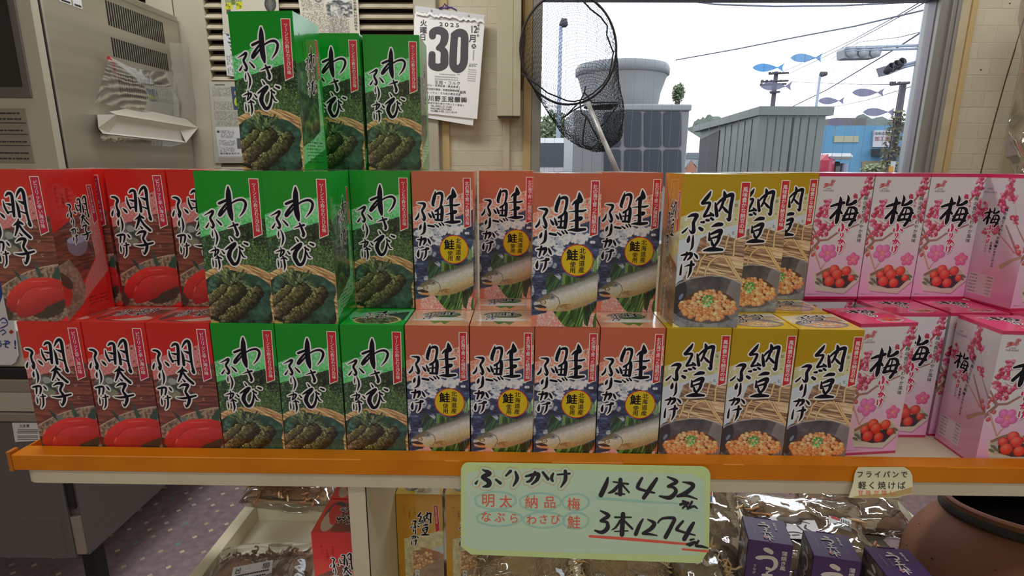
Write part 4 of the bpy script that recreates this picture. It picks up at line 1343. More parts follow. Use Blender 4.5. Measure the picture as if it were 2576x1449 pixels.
for i in range(9):                          # torn tape end
    z = Z0-.0255+i*.0033
    m.box(T_(-.0235-rng.random()*.002, -.0292, z), T_(-.0195, -.012-rng.random()*.006, z+.0034), TAPE_D)
for x0, x1, z in ((.48, .60, .0006), (.62, .75, .0006), (.85, .99, .0006), (1.02, 1.30, .0006)):
    m.box(T_(x0, -.0288, Z0-.002), T_(x1, -.006, Z0+.0004), TAPE)
m.build('taped_lip', tb)
m = MB()
m.bbox(T_(.4565, -.021, .02), T_(.4815, .275, ZS-.0285), WHITE_LAM, .0008)
m.box(T_(.4816, -.0200, .02), T_(.4828, -.0190, ZS-.0285), DARKGAP)
m.build('divider_panel', tb)
m = MB()
m.bbox(T_(XR-.03, -.02, .02), T_(XR, .275, ZS-.0285), WHITE_LAM, .0008)
m.build('end_panel', tb)
m = MB()
m.bbox(T_(.1, -.14, .535), T_(1.425, .47, .56), CREAM_B, .001)
m.bbox(T_(1.4255, .366, .535), T_(1.62, .52, .56), CREAM_B, .001)
m.bbox(T_(1.4255, .27, .535), T_(1.495, .3655, .56), CREAM_B, .001)
m.build('lower_shelf', tb)
m = MB()                                    # tray rim round the lower shelf
m.bbox(T_(.0955, -.14, .50), T_(.1195, .37, .6), WHITE_LAM, .0008)
m.bbox(T_(.1195, .352, .56), T_(.4565, .37, .6), CREAM_B, .0008)
m.build('tray_rim', tb)
m = MB()
for x in (.12, 1.37):
    for y in (-.1, .42):
        m.box(T_(x, y, 0), T_(x+.04, y+.04, .535), WHITE_LAM)
m.box(T_(1.47, -.03, .38), T_(1.90, .33, .432), WHITE_LAM)
for x, y in ((1.48, -.02), (1.84, -.02), (1.48, .28), (1.84, .28)):
    m.box(T_(x, y, 0), T_(x+.04, y+.04, .38), WHITE_LAM)
m.build('base_frame', tb)
for x, y in ((.32, 1203), (.545, 1206)):
    pass

# price card
CARD = mat('price_card_paper', PT(128, 143, 118), .55)
CARD_E = mat('price_card_edge', PT(132, 156, 94), .55)
MARK_K = mat('black_marker', PT(24, 22, 24), .4)
MARK_R = mat('red_marker', PT(176, 62, 46), .5)
MARK_T = mat('teal_marker', PT(104, 134, 114), .5)
MARK_O = mat('orange_marker', PT(150, 92, 56), .5)
YC = -.0325
def cpx(x, y, off=0.):
    return atY(1120+x/3.68, 1130+y/3.68, YC-off)
pc = thing('price_card', 'pale green handwritten furikake price card hanging from the orange table edge', 'price sign', cpx(1300, 560))
pcl = Vector(pc.location)
def cf(off):
    return lambda x, y: cpx(x, y, off)-pcl
def rr_poly(c, n=6):
    out = []
    for (x, y, r, a) in c:
        for k in range(n+1):
            t = math.radians(a+90*k/n)
            out.append((x+r*math.cos(t), y+r*math.sin(t)))
    return out
card = [(145, 900), (145, 190)]+[(215-70*math.cos(t), 195-70*math.sin(t)) for t in [k*.2618 for k in range(1, 7)]]+[(2370+85*math.sin(t), 245-85*math.cos(t)) for t in [k*.2618 for k in range(7)]]+[(2442, 930), (2360, 1057), (240, 975)]
inner = [(170, 890), (190, 230), (260, 205), (900, 175), (1500, 205), (2300, 230), (2400, 290), (2402, 900), (2330, 985), (1200, 960), (300, 930)]
m = MB()
m.prism([cf(0)(*q) for q in card], (0, .0012, 0), CARD_E)
m.add([cf(.0002)(*q) for q in inner], [tuple(range(len(inner)))], CARD)
m.build('card_sheet', pc)
furi = parse('''345,190,12 408,224,46 345,258,34 402,296,46 400,334,44 348,348,12; 302,290,10 284,316,26; 468,280,18 510,314,30; 604,204,30 562,246,18; 650,210,20 666,272,36 630,340,14; 745,252,18 812,236,32 862,232,36 850,282,34 800,326,16; 832,214,28 792,286,28 756,302,18; 904,214,24 952,276,30; 1000,224,18 984,266,32 996,296,20; 1038,236,16 1152,226,20; 1112,204,32 1112,282,36 1070,352,12''')
m = MB()
strokes(m, furi, cf(.0003), MARK_O, 27)
strokes(m, furi, cf(.0004), CARD, 23)
strokes(m, furi, cf(.0006), MARK_K)
m.build('title_lettering', pc)
m = MB()
for cx, cy, rx, ry in ((465, 475, 190, 82), (880, 488, 190, 82), (1208, 490, 122, 76), (500, 640, 208, 70), (912, 655, 190, 72), (1210, 662, 118, 76)):
    q = [(cx+rx*math.cos(k*.2618)*(1+.03*math.sin(k*2.)), cy+ry*math.sin(k*.2618), 17) for k in range(25)]
    strokes(m, [q], cf(.0003), MARK_T)
for s_, x, y, z in (('明', 398, 475, 130), ('太', 560, 485, 125), ('納', 800, 490, 130), ('品', 968, 492, 120), ('梅', 1190, 510, 125), ('な', 378, 626, 108), ('ぶ', 504, 632, 104), ('ら', 636, 640, 100), ('わ', 800, 655, 100), ('さ', 908, 650, 96), ('び', 1018, 652, 98), ('鮭', 1192, 678, 128)):
    write(m, s_, cf(.0006), MARK_R, x, y, z, bold=.006)
m.build('flavour_lettering', pc)
m = MB()
strokes(m, parse('1410,452,26 1800,482,24 2150,502,14; 2190,556,8 2360,576,8'), cf(.0003), MARK_T)
strokes(m, parse('1340,806,24 1700,832,28 2230,878,22; 2200,926,20 2432,946,20'), cf(.0003), MARK_R)
strokes(m, parse('''1506,266,20 1486,330,42 1442,424,46; 1556,302,14 1692,322,20; 1622,282,38 1620,418,40; 1606,330,24 1562,382,34 1512,406,14; 1640,330,20 1702,400,16; 1580,410,22 1660,416,16;
1822,268,24 1786,334,34 1796,368,28 1936,404,18; 1958,274,30 1900,360,42 1838,450,36; 2058,256,14 2142,300,36 2062,344,22 2112,352,26 2136,392,36 2080,448,42 1984,434,16; 2198,304,10 2282,320,36 2290,352,38 2222,408,42 2148,436,22 2232,430,26 2332,462,12;
2202,482,24 2232,490,18; 2178,512,26 2250,496,24 2200,544,20 2232,522,18 2246,552,20; 2284,488,24 2256,544,20 2302,528,24 2334,550,12;
1438,570,14 1512,616,38 1440,664,24 1496,676,28 1502,730,42 1450,770,34 1386,752,16; 1572,630,18 1722,630,14; 1646,600,42 1636,790,44; 1622,660,24 1580,722,20 1544,746,10; 1650,656,20 1732,736,22; 1568,762,12 1692,756,12; 1832,646,14 1800,700,32 1764,786,38; 1874,650,12 1936,686,36 1900,740,38 1828,780,22 1892,786,24 1962,800,10; 1968,684,14 2010,642,22 2118,640,32 2100,700,36 2040,814,40; 2202,666,22 2152,726,30 2156,752,26 2312,796,14; 2300,682,26 2268,734,42 2214,832,42;
2270,840,22 2302,832,16; 2240,882,24 2312,860,24 2262,892,22 2292,882,20; 2344,850,24 2322,892,28 2372,900,26 2430,914,14'''), cf(.0006), MARK_K)
m.build('price_lettering', pc)

# small note
NOTE = mat('note_paper', PT(148, 142, 112), .4)
NOTE_S = mat('note_stain', PT(120, 100, 60), .5)
def npx(x, y, off=0.):
    c = .006*max(0, (y-200)/120)
    return atY(1760+x/3.157, 1150+y/3.157, YC-off-c)
nt_ = thing('handwritten_note', 'small curling yellowish handwritten note taped to the orange table edge', 'note', npx(1450, 200))
nl = Vector(nt_.location)
def nf(off):
    return lambda x, y: npx(x, y, off)-nl
m = MB()
ys = [80, 110, 150, 200, 250, 290, 322]
lx = [1262, 1240, 1228, 1222, 1208, 1194, 1184]
rx = [1625, 1672, 1690, 1692, 1690, 1690, 1560]
vs, fs = [], []
for y, a, b in zip(ys, lx, rx):
    for k in range(9):
        x = a+(b-a)*k/8
        vs.append(nf(0)(x, y+(2 if k % 2 else 0)*(y > 300)))
for j in range(6):
    for k in range(8):
        fs.append((j*9+k, j*9+9+k, j*9+10+k, j*9+k+1))
m.add(vs, fs, NOTE, True)
m.add([v+Vector((0, .0006, 0)) for v in vs], [f[::-1] for f in fs], NOTE, True)
m.add([nf(.0004)(*q) for q in ((1210, 318), (1290, 300), (1480, 290), (1600, 262), (1688, 236), (1688, 286), (1562, 316), (1400, 320))], [tuple(range(8))], NOTE_S)
m.build('note_sheet', nt_)
m = MB()
write(m, 'フライパンで', nf(.0006), MARK_K, 1275, 138, 58, 70, bold=.012)
write(m, '軽く焼けば', nf(.0006), MARK_K, 1292, 225, 66, 78, bold=.008)
write(m, '甘味が増し', nf(.0008), MARK_R, 1280, 282, 44, 62, bold=.0)
m.build('note_lettering', nt_)

# ---- clear film bags
def film_mat(name, tint=(1, 1, 1), gloss=.55, bump=(28, .55, .01), body=.06, base=.16):
    m = bpy.data.materials.new(name)
    m.use_nodes = True
    nt = m.node_tree
    nt.nodes.clear()
    N = nt.nodes.new
    out, tr, gl, df, mx, m2 = N('ShaderNodeOutputMaterial'), N('ShaderNodeBsdfTransparent'), N('ShaderNodeBsdfGlossy'), N('ShaderNodeBsdfDiffuse'), N('ShaderNodeMixShader'), N('ShaderNodeMixShader')
    tr.inputs['Color'].default_value = (*tint, 1)
    gl.inputs['Roughness'].default_value = .07
    lw, mp = N('ShaderNodeLayerWeight'), N('ShaderNodeMapRange')
    lw.inputs['Blend'].default_value = .3
    mp.inputs['To Min'].default_value = base
    mp.inputs['To Max'].default_value = gloss
    tc, n1, bp = N('ShaderNodeTexCoord'), N('ShaderNodeTexNoise'), N('ShaderNodeBump')
    n1.inputs['Scale'].default_value = bump[0]
    n1.inputs['Detail'].default_value = 3
    n1.inputs['Distortion'].default_value = 1.2
    bp.inputs['Strength'].default_value = bump[1]
    bp.inputs['Distance'].default_value = bump[2]
    L = nt.links.new
    L(tc.outputs['Object'], n1.inputs['Vector'])
    L(n1.outputs['Fac'], bp.inputs['Height'])
    L(bp.outputs['Normal'], gl.inputs['Normal'])
    L(bp.outputs['Normal'], lw.inputs['Normal'])
    L(lw.outputs['Fresnel'], mp.inputs['Value'])
    L(mp.outputs['Result'], mx.inputs['Fac'])
    L(tr.outputs[0], m2.inputs[1])
    L(df.outputs[0], m2.inputs[2])
    m2.inputs['Fac'].default_value = body
    L(m2.outputs[0], mx.inputs[1])
    L(gl.outputs[0], mx.inputs[2])
    L(mx.outputs[0], out.inputs['Surface'])
    return m
FILM = film_mat('clear_film', gloss=.8, bump=(14, .25, .004), body=.05)
FILM_S = film_mat('shiny_crumpled_film', (.95, .96, .98), 1.0, (11, .35, .006), .06, .5)
def pillow(mb, w, l, t, m, seed, crumple=.006, n=26, M=None):
    rng_ = np.random.RandomState(seed)
    u = np.linspace(-1, 1, n)
    U, V = np.meshgrid(u, u)
    prof = ((1-U**4)*(1-V**4))**.6
    for sgn in (1, -1):
        nz = fbm(U*3+9, V*3+9, seed+(3 if sgn > 0 else 8), .9, 3)-.5
        ridge = np.abs(fbm(U*2+5, V*3+4, seed+5, .8, 2)-.5)
        Z = sgn*(t*prof)+nz*crumple*3*(.35+prof)+sgn*ridge*crumple*4
        X = U*w*(1+.03*np.sin(V*5+seed))
        Y = V*l*(1+.03*np.sin(U*4+seed))
        vs = [Vector((float(X[i, j]), float(Y[i, j]), float(Z[i, j]))) for i in range(n) for j in range(n)]
        if M is not None:
            vs = [M @ v for v in vs]
        fs = [(i*n+j, i*n+j+1, (i+1)*n+j+1, (i+1)*n+j) for i in range(n-1) for j in range(n-1)]
        mb.add(vs, fs if sgn > 0 else [f[::-1] for f in fs], m, True)
def shreds(mb, w, l, t, mats, seed, n, r=.0016, lenk=.03, curl=1., M=None, zmin=None):
    rng_ = random.Random(seed)
    for k in range(n):
        x, y = rng_.uniform(-1, 1)*w*.85, rng_.uniform(-1, 1)*l*.85
        z = rng_.uniform(.25, .9)*t*((1-(x/w)**4)*(1-(y/l)**4))**.5
        a = rng_.uniform(0, 6.28)
        p = []
        da = rng_.uniform(-.8, .8)*curl
        for i in range(8):
            p.append(Vector((x, y, z)))
            x += math.cos(a)*lenk/7
            y += math.sin(a)*lenk/7
            z += rng_.uniform(-.004, .004)
            z = max(-.85*t, min(.92*t, z))
            a += da+rng_.uniform(-.5, .5)*curl
        if M is not None:
            p = [M @ q for q in p]
        mb.tube(p, [r*.6]+[r*rng_.uniform(.7, 1.3) for _ in range(6)]+[r*.5], rng_.choice(mats), 5)
SQ = [mat('squid_shred_pale', S(255, 240, 208), .5), mat('squid_shred_tan', S(244, 218, 172), .5), mat('squid_shred_deep', S(230, 196, 140), .5)]
STICK = [mat('dried_stick_tan', S(206, 152, 104), .55), mat('dried_stick_brown', S(178, 122, 82), .55), mat('dried_stick_pale', S(226, 186, 138), .55)]
PINKD = [mat('dried_shrimp_pink', S(214, 170, 154), .6), mat('dried_shrimp_tan', S(206, 168, 140), .6)]
LABEL_W = mat('white_label', S(226, 226, 230), .45)
LABEL_K = mat('black_label_print', S(52, 52, 56), .5)
LABEL_R = mat('red_label_print', S(190, 40, 50), .5)
LABEL_B = mat('blue_label_print', S(60, 90, 170), .5)
LABEL_P = mat('pink_label_print', S(190, 60, 110), .5)
ZL = .56
def bag(name, label, loc, rot, w, l, t, film, mats, seed, n, r=.0016, lenk=.03, curl=1., group='clear bags of dried food on the lower shelf', extra=None, crumple=.006):
    b = thing(name, label, 'food bag', loc, 0, group)
    b.rotation_euler = [math.radians(k) for k in rot]
    mb = MB()
    pillow(mb, w*.86, l*.84, t*.62, mats[-1], seed+40, crumple*.6, 14)
    shreds(mb, w*.92, l*.88, t*.86, mats, seed, n, r, lenk, curl)
    o = mb.build('contents', b)
    mb = MB()
    pillow(mb, w, l, t, film, seed, crumple)
    mb.build('film', b)
    if extra:
        extra(b)
    return b
def label_card(b, x, y, z, w, h, rz, fn, tilt=0):
    M = Matrix.Translation((x, y, z)) @ Matrix.Rotation(rz, 4, 'Z') @ Matrix.Rotation(tilt, 4, 'X')
    mb = MB()
    mb.box((-w/2, -h/2, 0), (w/2, h/2, .0008), LABEL_W, M)
    P_ = lambda u, v: M @ Vector((-w/2+u*w, h/2-v*h, .0012))
    fn(mb, P_)
    mb.build('label', b)
def rect(mb, P_, u0, v0, u1, v1, m):
    mb.add([P_(u0, v0), P_(u1, v0), P_(u1, v1), P_(u0, v1)], [(3, 2, 1, 0)], m)
def lab_white(b):
    def f(mb, P_):
        rng_ = random.Random(4)
        for v, u0, u1 in ((.26, .1, .9), (.36, .3, .85), (.44, .4, .7), (.56, .1, .5), (.64, .1, .9), (.72, .1, .8), (.80, .1, .9), (.88, .1, .7)):
            u = u0
            while u < u1:
                d = rng_.uniform(.02, .06)
                rect(mb, P_, u, v-.02, u+d*.8, v+.02, LABEL_K)
                u += d
        rect(mb, P_, .08, .06, .1, .2, LABEL_K)
        rect(mb, P_, .08, .18, .2, .2, LABEL_K)
        rect(mb, P_, .18, .06, .2, .2, LABEL_K)
        rect(mb, P_, .12, .09, .16, .14, LABEL_K)
        for k in range(6):
            rect(mb, P_, .76+k*.03, .05, .775+k*.03, .2, LABEL_K)
    label_card(b, .0, -.02, .036, .066, .085, .18, f, .12)
def lab_four(b):
    def f(mb, P_):
        rect(mb, P_, .04, .05, .49, .3, LABEL_R)
        rect(mb, P_, .04, .33, .49, .55, LABEL_B)
        rect(mb, P_, .51, .33, .96, .6, LABEL_R)
        rect(mb, P_, .51, .63, .96, .95, LABEL_B)
        for (u, v) in ((.14, .75), (.36, .78)):
            mb.add([P_(u+.11*math.cos(k*.5236), v+.12*math.sin(k*.5236)) for k in range(12)], [tuple(range(12))[::-1]], LABEL_P)
        for (u, v, s_) in ((.1, .18, .09), (.24, .16, .09), (.38, .19, .09), (.1, .44, .09), (.24, .45, .09), (.38, .43, .09), (.58, .46, .1), (.72, .47, .1), (.86, .46, .1)):
            rect(mb, P_, u-s_/3, v-.05, u+s_/3, v-.02, LABEL_W)
            rect(mb, P_, u-s_/3, v+.02, u+s_/3, v+.05, LABEL_W)
            rect(mb, P_, u-.012, v-.06, u+.012, v+.06, LABEL_W)
        for k in range(5):
            rect(mb, P_, .55+k*.08, .08+.02*(k % 2), .6+k*.08, .2, LABEL_K)
    label_card(b, .022, .040, .053, .056, .050, -.1, f, -.1)
def lab_brush(n):
    def g(b):
        def f(mb, P_):
            st = parse('.15,.3,.03 .25,.25,.05 .4,.3,.03;.3,.2,.03 .28,.4,.05 .22,.6,.02;.5,.25,.03 .7,.2,.05 .85,.28,.02;.55,.4,.05 .62,.6,.04;.75,.35,.04 .7,.5,.05 .8,.62,.03;.2,.75,.04 .4,.7,.05 .6,.76,.03;.35,.85,.05 .5,.82,.03')
            strokes(mb, st, P_, LABEL_K, nd=8)
            mb.add([P_(.2+.1*math.cos(k*.5236), .85+.1*math.sin(k*.5236)) for k in range(12)], [tuple(range(12))[::-1]], LABEL_K)
        label_card(b, -.03, .0, .034, .085, .05, .1*n, f, 0)
        def f2(mb, P_):
            rect(mb, P_, .1, .2, .5, .4, LABEL_R)
            for k in range(5):
                rect(mb, P_, .55+k*.08, .2, .59+k*.08, .7, LABEL_K)
        label_card(b, .06, .03, .03, .04, .03, -.3, f2, 0)
    return g
bag('bag_of_dried_shrimp', 'clear bag of pinkish dried seafood with a white label in the white tray', (.235, .105, ZL+.036), (0, 0, 8), .098, .115, .034, FILM, PINKD, 3, 330, .0023, .022, 1.4, extra=lab_white)
bag('bag_of_dried_sticks', 'clear bag of tan dried sticks lying at the back of the white tray', (.215, .375, ZL+.078), (-8, 0, -4), .098, .085, .034, FILM, STICK, 5, 260, .0022, .05, .15)
bag('bag_of_dried_sticks', 'clear bag of tan dried sticks on top of another just under the table top', (.205, .385, ZL+.150), (-6, 3, 5), .10, .08, .028, FILM, STICK, 6, 220, .0022, .05, .15)
bag('bag_of_dried_squid', 'clear bag of pale shredded squid below the middle of the price card', (.715, .085, ZL+.062), (24, 0, -3), .090, .09, .04, FILM, SQ, 7, 900, .0013, .040, 1.3)
bag('bag_of_dried_squid', 'clear bag of tan shredded squid under the lower corner of the price card', (.895, .085, ZL+.062), (26, 0, 3), .084, .09, .04, FILM, SQ[1:], 8, 900, .0013, .040, 1.3)
bag('bag_of_dried_squid', 'shiny clear bag of golden dried squid with a four-colour label behind the purple boxes', (1.055, .285, ZL+.060), (20, 0, -12), .112, .125, .046, FILM_S, SQ[1:], 9, 700, .0018, .05, .9, extra=lab_four)
bag('bag_of_dried_squid', 'small clear bag of golden squid between the pale squid bags and the first purple box', (1.020, .085, ZL+.060), (24, 0, -6), .050, .09, .040, FILM_S, SQ[1:], 13, 420, .0016, .045, .9)
bag('bag_of_dried_fish', 'shiny crumpled clear bag with brush lettering right behind the purple boxes', (1.290, .245, ZL+.050), (16, 0, -10), .118, .10, .034, FILM_S, STICK, 10, 120, .0030, .05, .3, extra=lab_brush(1), crumple=.009)
bag('bag_of_dried_fish', 'shiny crumpled clear bag farther back beside the clay pot', (1.455, .405, ZL+.052), (12, 0, -14), .112, .105, .036, FILM_S, STICK, 11, 120, .0030, .05, .3, extra=lab_brush(-1), crumple=.009)

# cartons under the table
carton('natto', .483, .1500+.0888, 0, -90, 'mustard natto carton standing sideways below the table beside the divider panel', 'cartons on the lower shelf', z=ZL+.0005)
carton('natto', .572, .1500+.0888, 0, -90, 'mustard natto carton below the table half hidden behind the price card', 'cartons on the lower shelf', z=ZL+.0005)
carton('red', .3705, .042+.0888, 0, -90, 'red roe carton standing sideways below the table beside the divider panel', 'cartons on the lower shelf', z=ZL+.0005)
carton('red', .3705, .134+.0888, 0, -90, 'red roe carton below the table, the rear one beside the divider panel', 'cartons on the lower shelf', z=ZL+.0005)

# purple boxes
PUR = mat('purple_carton', PT(44, 20, 58), .36, spec=.5)
PUR_S = mat('purple_carton_side', PT(78, 66, 58), .45, noise=(60, PT(40, 32, 30), .45, .6))
PUR_W = mat('silver_print', PT(142, 132, 122), .4)
PUR_R = mat('red_seal_print', PT(150, 40, 40), .4)
def purple_box():
    t = thing('eel_snack_box', 'purple box', 'snack box')
    w, d, h = .0725, .068, .150
    mb = MB()
    mb.bbox((0, 0, 0), (w, d, h), PUR, .0008)
    mb.add([(-.0003, .002, .002), (-.0003, d-.002, .002), (-.0003, d-.002, h-.002), (-.0003, .002, h-.002)], [(0, 3, 2, 1)], PUR_S)
    mb.box((w*.3, d-.0002, h-.006), (w*.7, d+.0006, h+.0008), PUR)
    mb.build('box_body', t)
    mb = MB()
    big = parse('''27,14,4 31,15,9 38,18,8 39,20,6; 15,34,2 20,33,8 30,30,7 42,30,7 48,37,7.5 47,48,6 38,58,3; 34,50,3 36,52,6 40,52,4;
       30,66,5 44,64,4; 36,60,4 36,80,5; 24,84,5 50,80,4; 30,90,4 28,104,5; 44,88,4 50,104,5; 24,112,5 52,110,4; 38,104,5 38,134,5; 26,124,4 36,118,3; 50,124,4 40,118,3''')
    strokes(mb, big, lambda u, v: (u/1000, -.0004, h-v/1000), PUR_W)
    write(mb, '蒲焼き風', lambda u, v: (u/1000, -.0004, h-v/1000), PUR_W, 60, 18, 9.5, 9.8, True, .03)
    write(mb, 'うなぎ', lambda u, v: (u/1000, -.0004, h-v/1000), PUR_W, 15, 50, 6, 7, True, .02)
    mb.build('front_lettering', t)
    mb = MB()
    fl = lambda u, v: (-.0006, (d*1000-u)/1000, h-v/1000)
    strokes(mb, [[(p[0]*.8+8, p[1]*.9, p[2]*.8) for p in L] for L in big], fl, PUR_W)
    mb.build('side_lettering', t)
    mb = MB()
    ft = lambda u, v: (u/1000, d-v/1000, h+.0012)
    k = .55
    strokes(mb, [[(p[0]*k+15, p[1]*k*.75+8, p[2]*k*.9) for p in L] for L in big], ft, PUR_W)
    write(mb, '蒲焼き風', ft, PUR_W, 52, 14, 5, 5.4, True, .03, slant=.05)
    write(mb, 'ふっくら', ft, PUR_W, 24, 30, 3.6, 4.6, True, .0)
    write(mb, 'うなぎふりかけ', ft, PUR_W, 14, 20, 2.6, 4.2, True, .0)
    mb.add([ft(*q) for q in ((27, 54), (30, 54), (30, 59), (27, 59))], [(0, 1, 2, 3)], PUR_R)
    mb.build('lid_lettering', t)
    return t
pb = purple_box()
pb['label'] = 'purple eel snack box standing nearest the price card'
pb['group'] = 'purple eel snack boxes'
pb.location = (1.107, .116, ZL+.0005)
pb.rotation_euler = (0, 0, math.radians(-12))
dup(pb, (1.201, .078, ZL+.0005), math.radians(-12), 'purple eel snack box in the middle of the three')
dup(pb, (1.2935, .034, ZL+.0005), math.radians(-4), 'purple eel snack box half covered by the clay pot')

# clay pot
CLAY = mat('brown_clay', S(132, 84, 62), .75, noise=(7, S(112, 74, 50), .35, .7), bump=(90, .25, .003))
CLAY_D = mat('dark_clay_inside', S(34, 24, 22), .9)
CLAY_B = mat('rough_dark_band', S(52, 46, 42), .95, bump=(220, .9, .004))
CLAY_L = mat('pale_clay_rim', S(168, 116, 98), .7)
pot = thing('clay_pot', 'big round brown clay pot with a dark rough band under its open rim', 'pot', (1.667, .148, .584))
PM = Matrix.Rotation(-.211, 4, 'X')
body = []
for k in range(15):
    h = -.150+(.134+.150)*k/14
    body.append((.215*math.sqrt(1-(h/.177)**2), h))
m = MB()
m.lathe([(0, -.152)]+body, CLAY, 72, PM)
PIT_ = mat('clay_pit', S(40, 26, 20), .9)
rng = random.Random(7)
for k in range(26):
    a, h = math.radians(rng.uniform(150, 290)), rng.uniform(-.02, .11)
    r = .2152*math.sqrt(1-(h/.177)**2)
    q = PM @ Vector((r*math.cos(a), r*math.sin(a), h))
    m.ellip(q, [rng.uniform(.0008, .0019)]*3, PIT_, 6, 5)
m.build('pot_body', pot)
m = MB()
m.lathe([(.1405, .133), (.1505, .134), (.1515, .138), (.1505, .1445), (.1440, .147)], CLAY_B, 96, PM)
m.build('rough_band', pot)
m = MB()
m.lathe([(.1440, .1455), (.1435, .151), (.1445, .155)], CLAY, 72, PM)
m.lathe([(.1445, .155), (.1430, .159), (.1390, .160), (.1360, .158)], CLAY_L, 72, PM)
m.build('rim', pot)
m = MB()
m.lathe([(.1360, .158), (.138, .14), (.17, .09), (.19, .02), (.16, -.1), (.05, -.14), (0, -.14)], CLAY_D, 48, PM)
m.build('pot_inside', pot)
# ------------------------------------------------------------------ room shell
YW = 1.5
def brick_mat():
    m = mat('embossed_wallpaper', S(204, 194, 170), .75)
    nt = m.node_tree
    L = nt.links.new
    b = nt.nodes['Principled BSDF']
    tc, mp, br, ns, ad, bp = [nt.nodes.new(k) for k in ('ShaderNodeTexCoord', 'ShaderNodeMapping', 'ShaderNodeTexBrick', 'ShaderNodeTexNoise', 'ShaderNodeMath', 'ShaderNodeBump')]
    mp.inputs['Rotation'].default_value = (math.radians(90), 0, 0)
    L(tc.outputs['Object'], mp.inputs['Vector'])
    L(mp.outputs['Vector'], br.inputs['Vector'])
    br.inputs['Scale'].default_value = 1
    br.inputs['Brick Width'].default_value = .115
    br.inputs['Row Height'].default_value = .058
    br.inputs['Mortar Size'].default_value = .0022
    br.inputs['Mortar Smooth'].default_value = .6
    br.inputs['Color1'].default_value = (*S(206, 196, 172), 1)
    br.inputs['Color2'].default_value = (*S(198, 188, 164), 1)
    br.inputs['Mortar'].default_value = (*S(198, 188, 164), 1)
    L(br.outputs['Color'], b.inputs['Base Color'])
    ns.inputs['Scale'].default_value = 55
    ns.inputs['Detail'].default_value = 5
    L(tc.outputs['Object'], ns.inputs['Vector'])
    ad.operation = 'MULTIPLY_ADD'
    L(br.outputs['Fac'], ad.inputs[0])
    ad.inputs[1].default_value = -.55
    L(ns.outputs['Fac'], ad.inputs[2])
    bp.inputs['Strength'].default_value = .5
    bp.inputs['Distance'].default_value = .0028
    L(ad.outputs[0], bp.inputs['Height'])
    L(bp.outputs['Normal'], b.inputs['Normal'])
    return m
WALLP = brick_mat()
PLAIN = mat('cream_wall', S(196, 184, 156), .8)
CEIL = mat('ceiling_board', S(214, 208, 192), .9)
WOOD_T = mat('yellowed_wood_trim', S(196, 172, 120), .55, noise=(6, S(178, 152, 104), .3, .7, (1, 1, .1)))
WOOD_B = mat('beige_painted_board', S(190, 176, 144), .6, noise=(8, S(176, 160, 128), .35, .7))
ALU = mat('grey_aluminium_frame', S(150, 148, 142), .4, metal=.35)
ALU_P = mat('bronze_frame_lip', S(120, 112, 116), .35, metal=.3)
DOORP = mat('louvre_door_paint', S(186, 178, 160), .5, noise=(5, S(172, 164, 146), .3, .7))
SLATM = mat('louvre_slat_paint', S(192, 180, 158), .5, noise=(20, S(168, 156, 134), .35, .75))
DARKIN = mat('dark_behind_louvres', (.012, .010, .009), .9)
CRACK = mat('crack_dark', S(84, 58, 36), .9)
WX0, WX1, WZ0, WZ1 = .744, 2.362, .98, 2.0
XA, XB, YF, ZC = -2.2, 3.3, -3.4, 2.6
m = MB()                                    # wall with the shop window
for (x0, z0, x1, z1) in ((XA, 0, WX0, ZC), (WX1, 0, XB, ZC), (WX0, 0, WX1, WZ0), (WX0, WZ1, WX1, ZC)):
    m.box((x0, YW, z0), (x1, YW+.12, z1), WALLP)
for x, z, s_ in ((2.495, 1.93, .006), (2.435, 1.70, .006), (2.31, 1.42, .004)):
    m.box((x, YW-.001, z), (x+s_, YW, z+s_*.7), CRACK)
pts = [(2.568, 1.99), (2.561, 1.90), (2.548, 1.78), (2.534, 1.66), (2.522, 1.52), (2.512, 1.38), (2.506, 1.26)]
for (xa, za), (xb, zb) in zip(pts[:-1], pts[1:]):
    w = .0030 if za > 1.8 else .0046
    m.add([(xa, YW-.0012, za), (xa+w, YW-.0012, za), (xb+w, YW-.0012, zb), (xb, YW-.0012, zb)], [(3, 2, 1, 0)], CRACK)
struct(m.build('wall_back'))
for n, lo, hi in (('wall_left', (XA-.1, YF, 0), (XA, YW+.12, ZC)), ('wall_right', (XB, YF, 0), (XB+.1, YW+.12, ZC)), ('wall_front', (XA-.1, YF-.1, 0), (XB+.1, YF, ZC))):
    m = MB()
    m.box(lo, hi, PLAIN)
    struct(m.build(n))
m = MB()
m.box((XA-.1, YF-.1, ZC), (XB+.1, YW+.12, ZC+.1), CEIL)
struct(m.build('ceiling'))
CARP = mat('purple_brown_carpet', S(180, 157, 166), .95, noise=(38, S(150, 130, 138), .3, .7), bump=(300, .5, .003))
DIA = [mat('carpet_diamond_'+n, S(*c), .95) for n, c in (('beige', (240, 224, 200)), ('tan', (214, 196, 176)), ('teal', (130, 184, 190)), ('dim', (172, 150, 152)))]
m = MB()
m.box((XA-.1, YF-.1, -.1), (XB+.1, YW+.12, 0), CARP)
rng = random.Random(6)
for a in range(-34, 40):
    for b in range(-22, 22):
        for half in (0, 1):
            x = -.597+a*.0385+b*.077+half*.0385
            y = 1.055+a*.0385-b*.077-half*.0385
            if not (-1.1 < x < .5 and .2 < y < 1.49):
                continue
            mm = DIA[3] if (half and rng.random() < .8) else rng.choices(DIA, (6, 3, 1.3, .6))[0]
            s_ = .0098
            m.add([(x-s_, y, .0006), (x, y-s_, .0006), (x+s_, y, .0006), (x, y+s_, .0006)], [(0, 1, 2, 3)], mm)
struct(m.build('floor'))

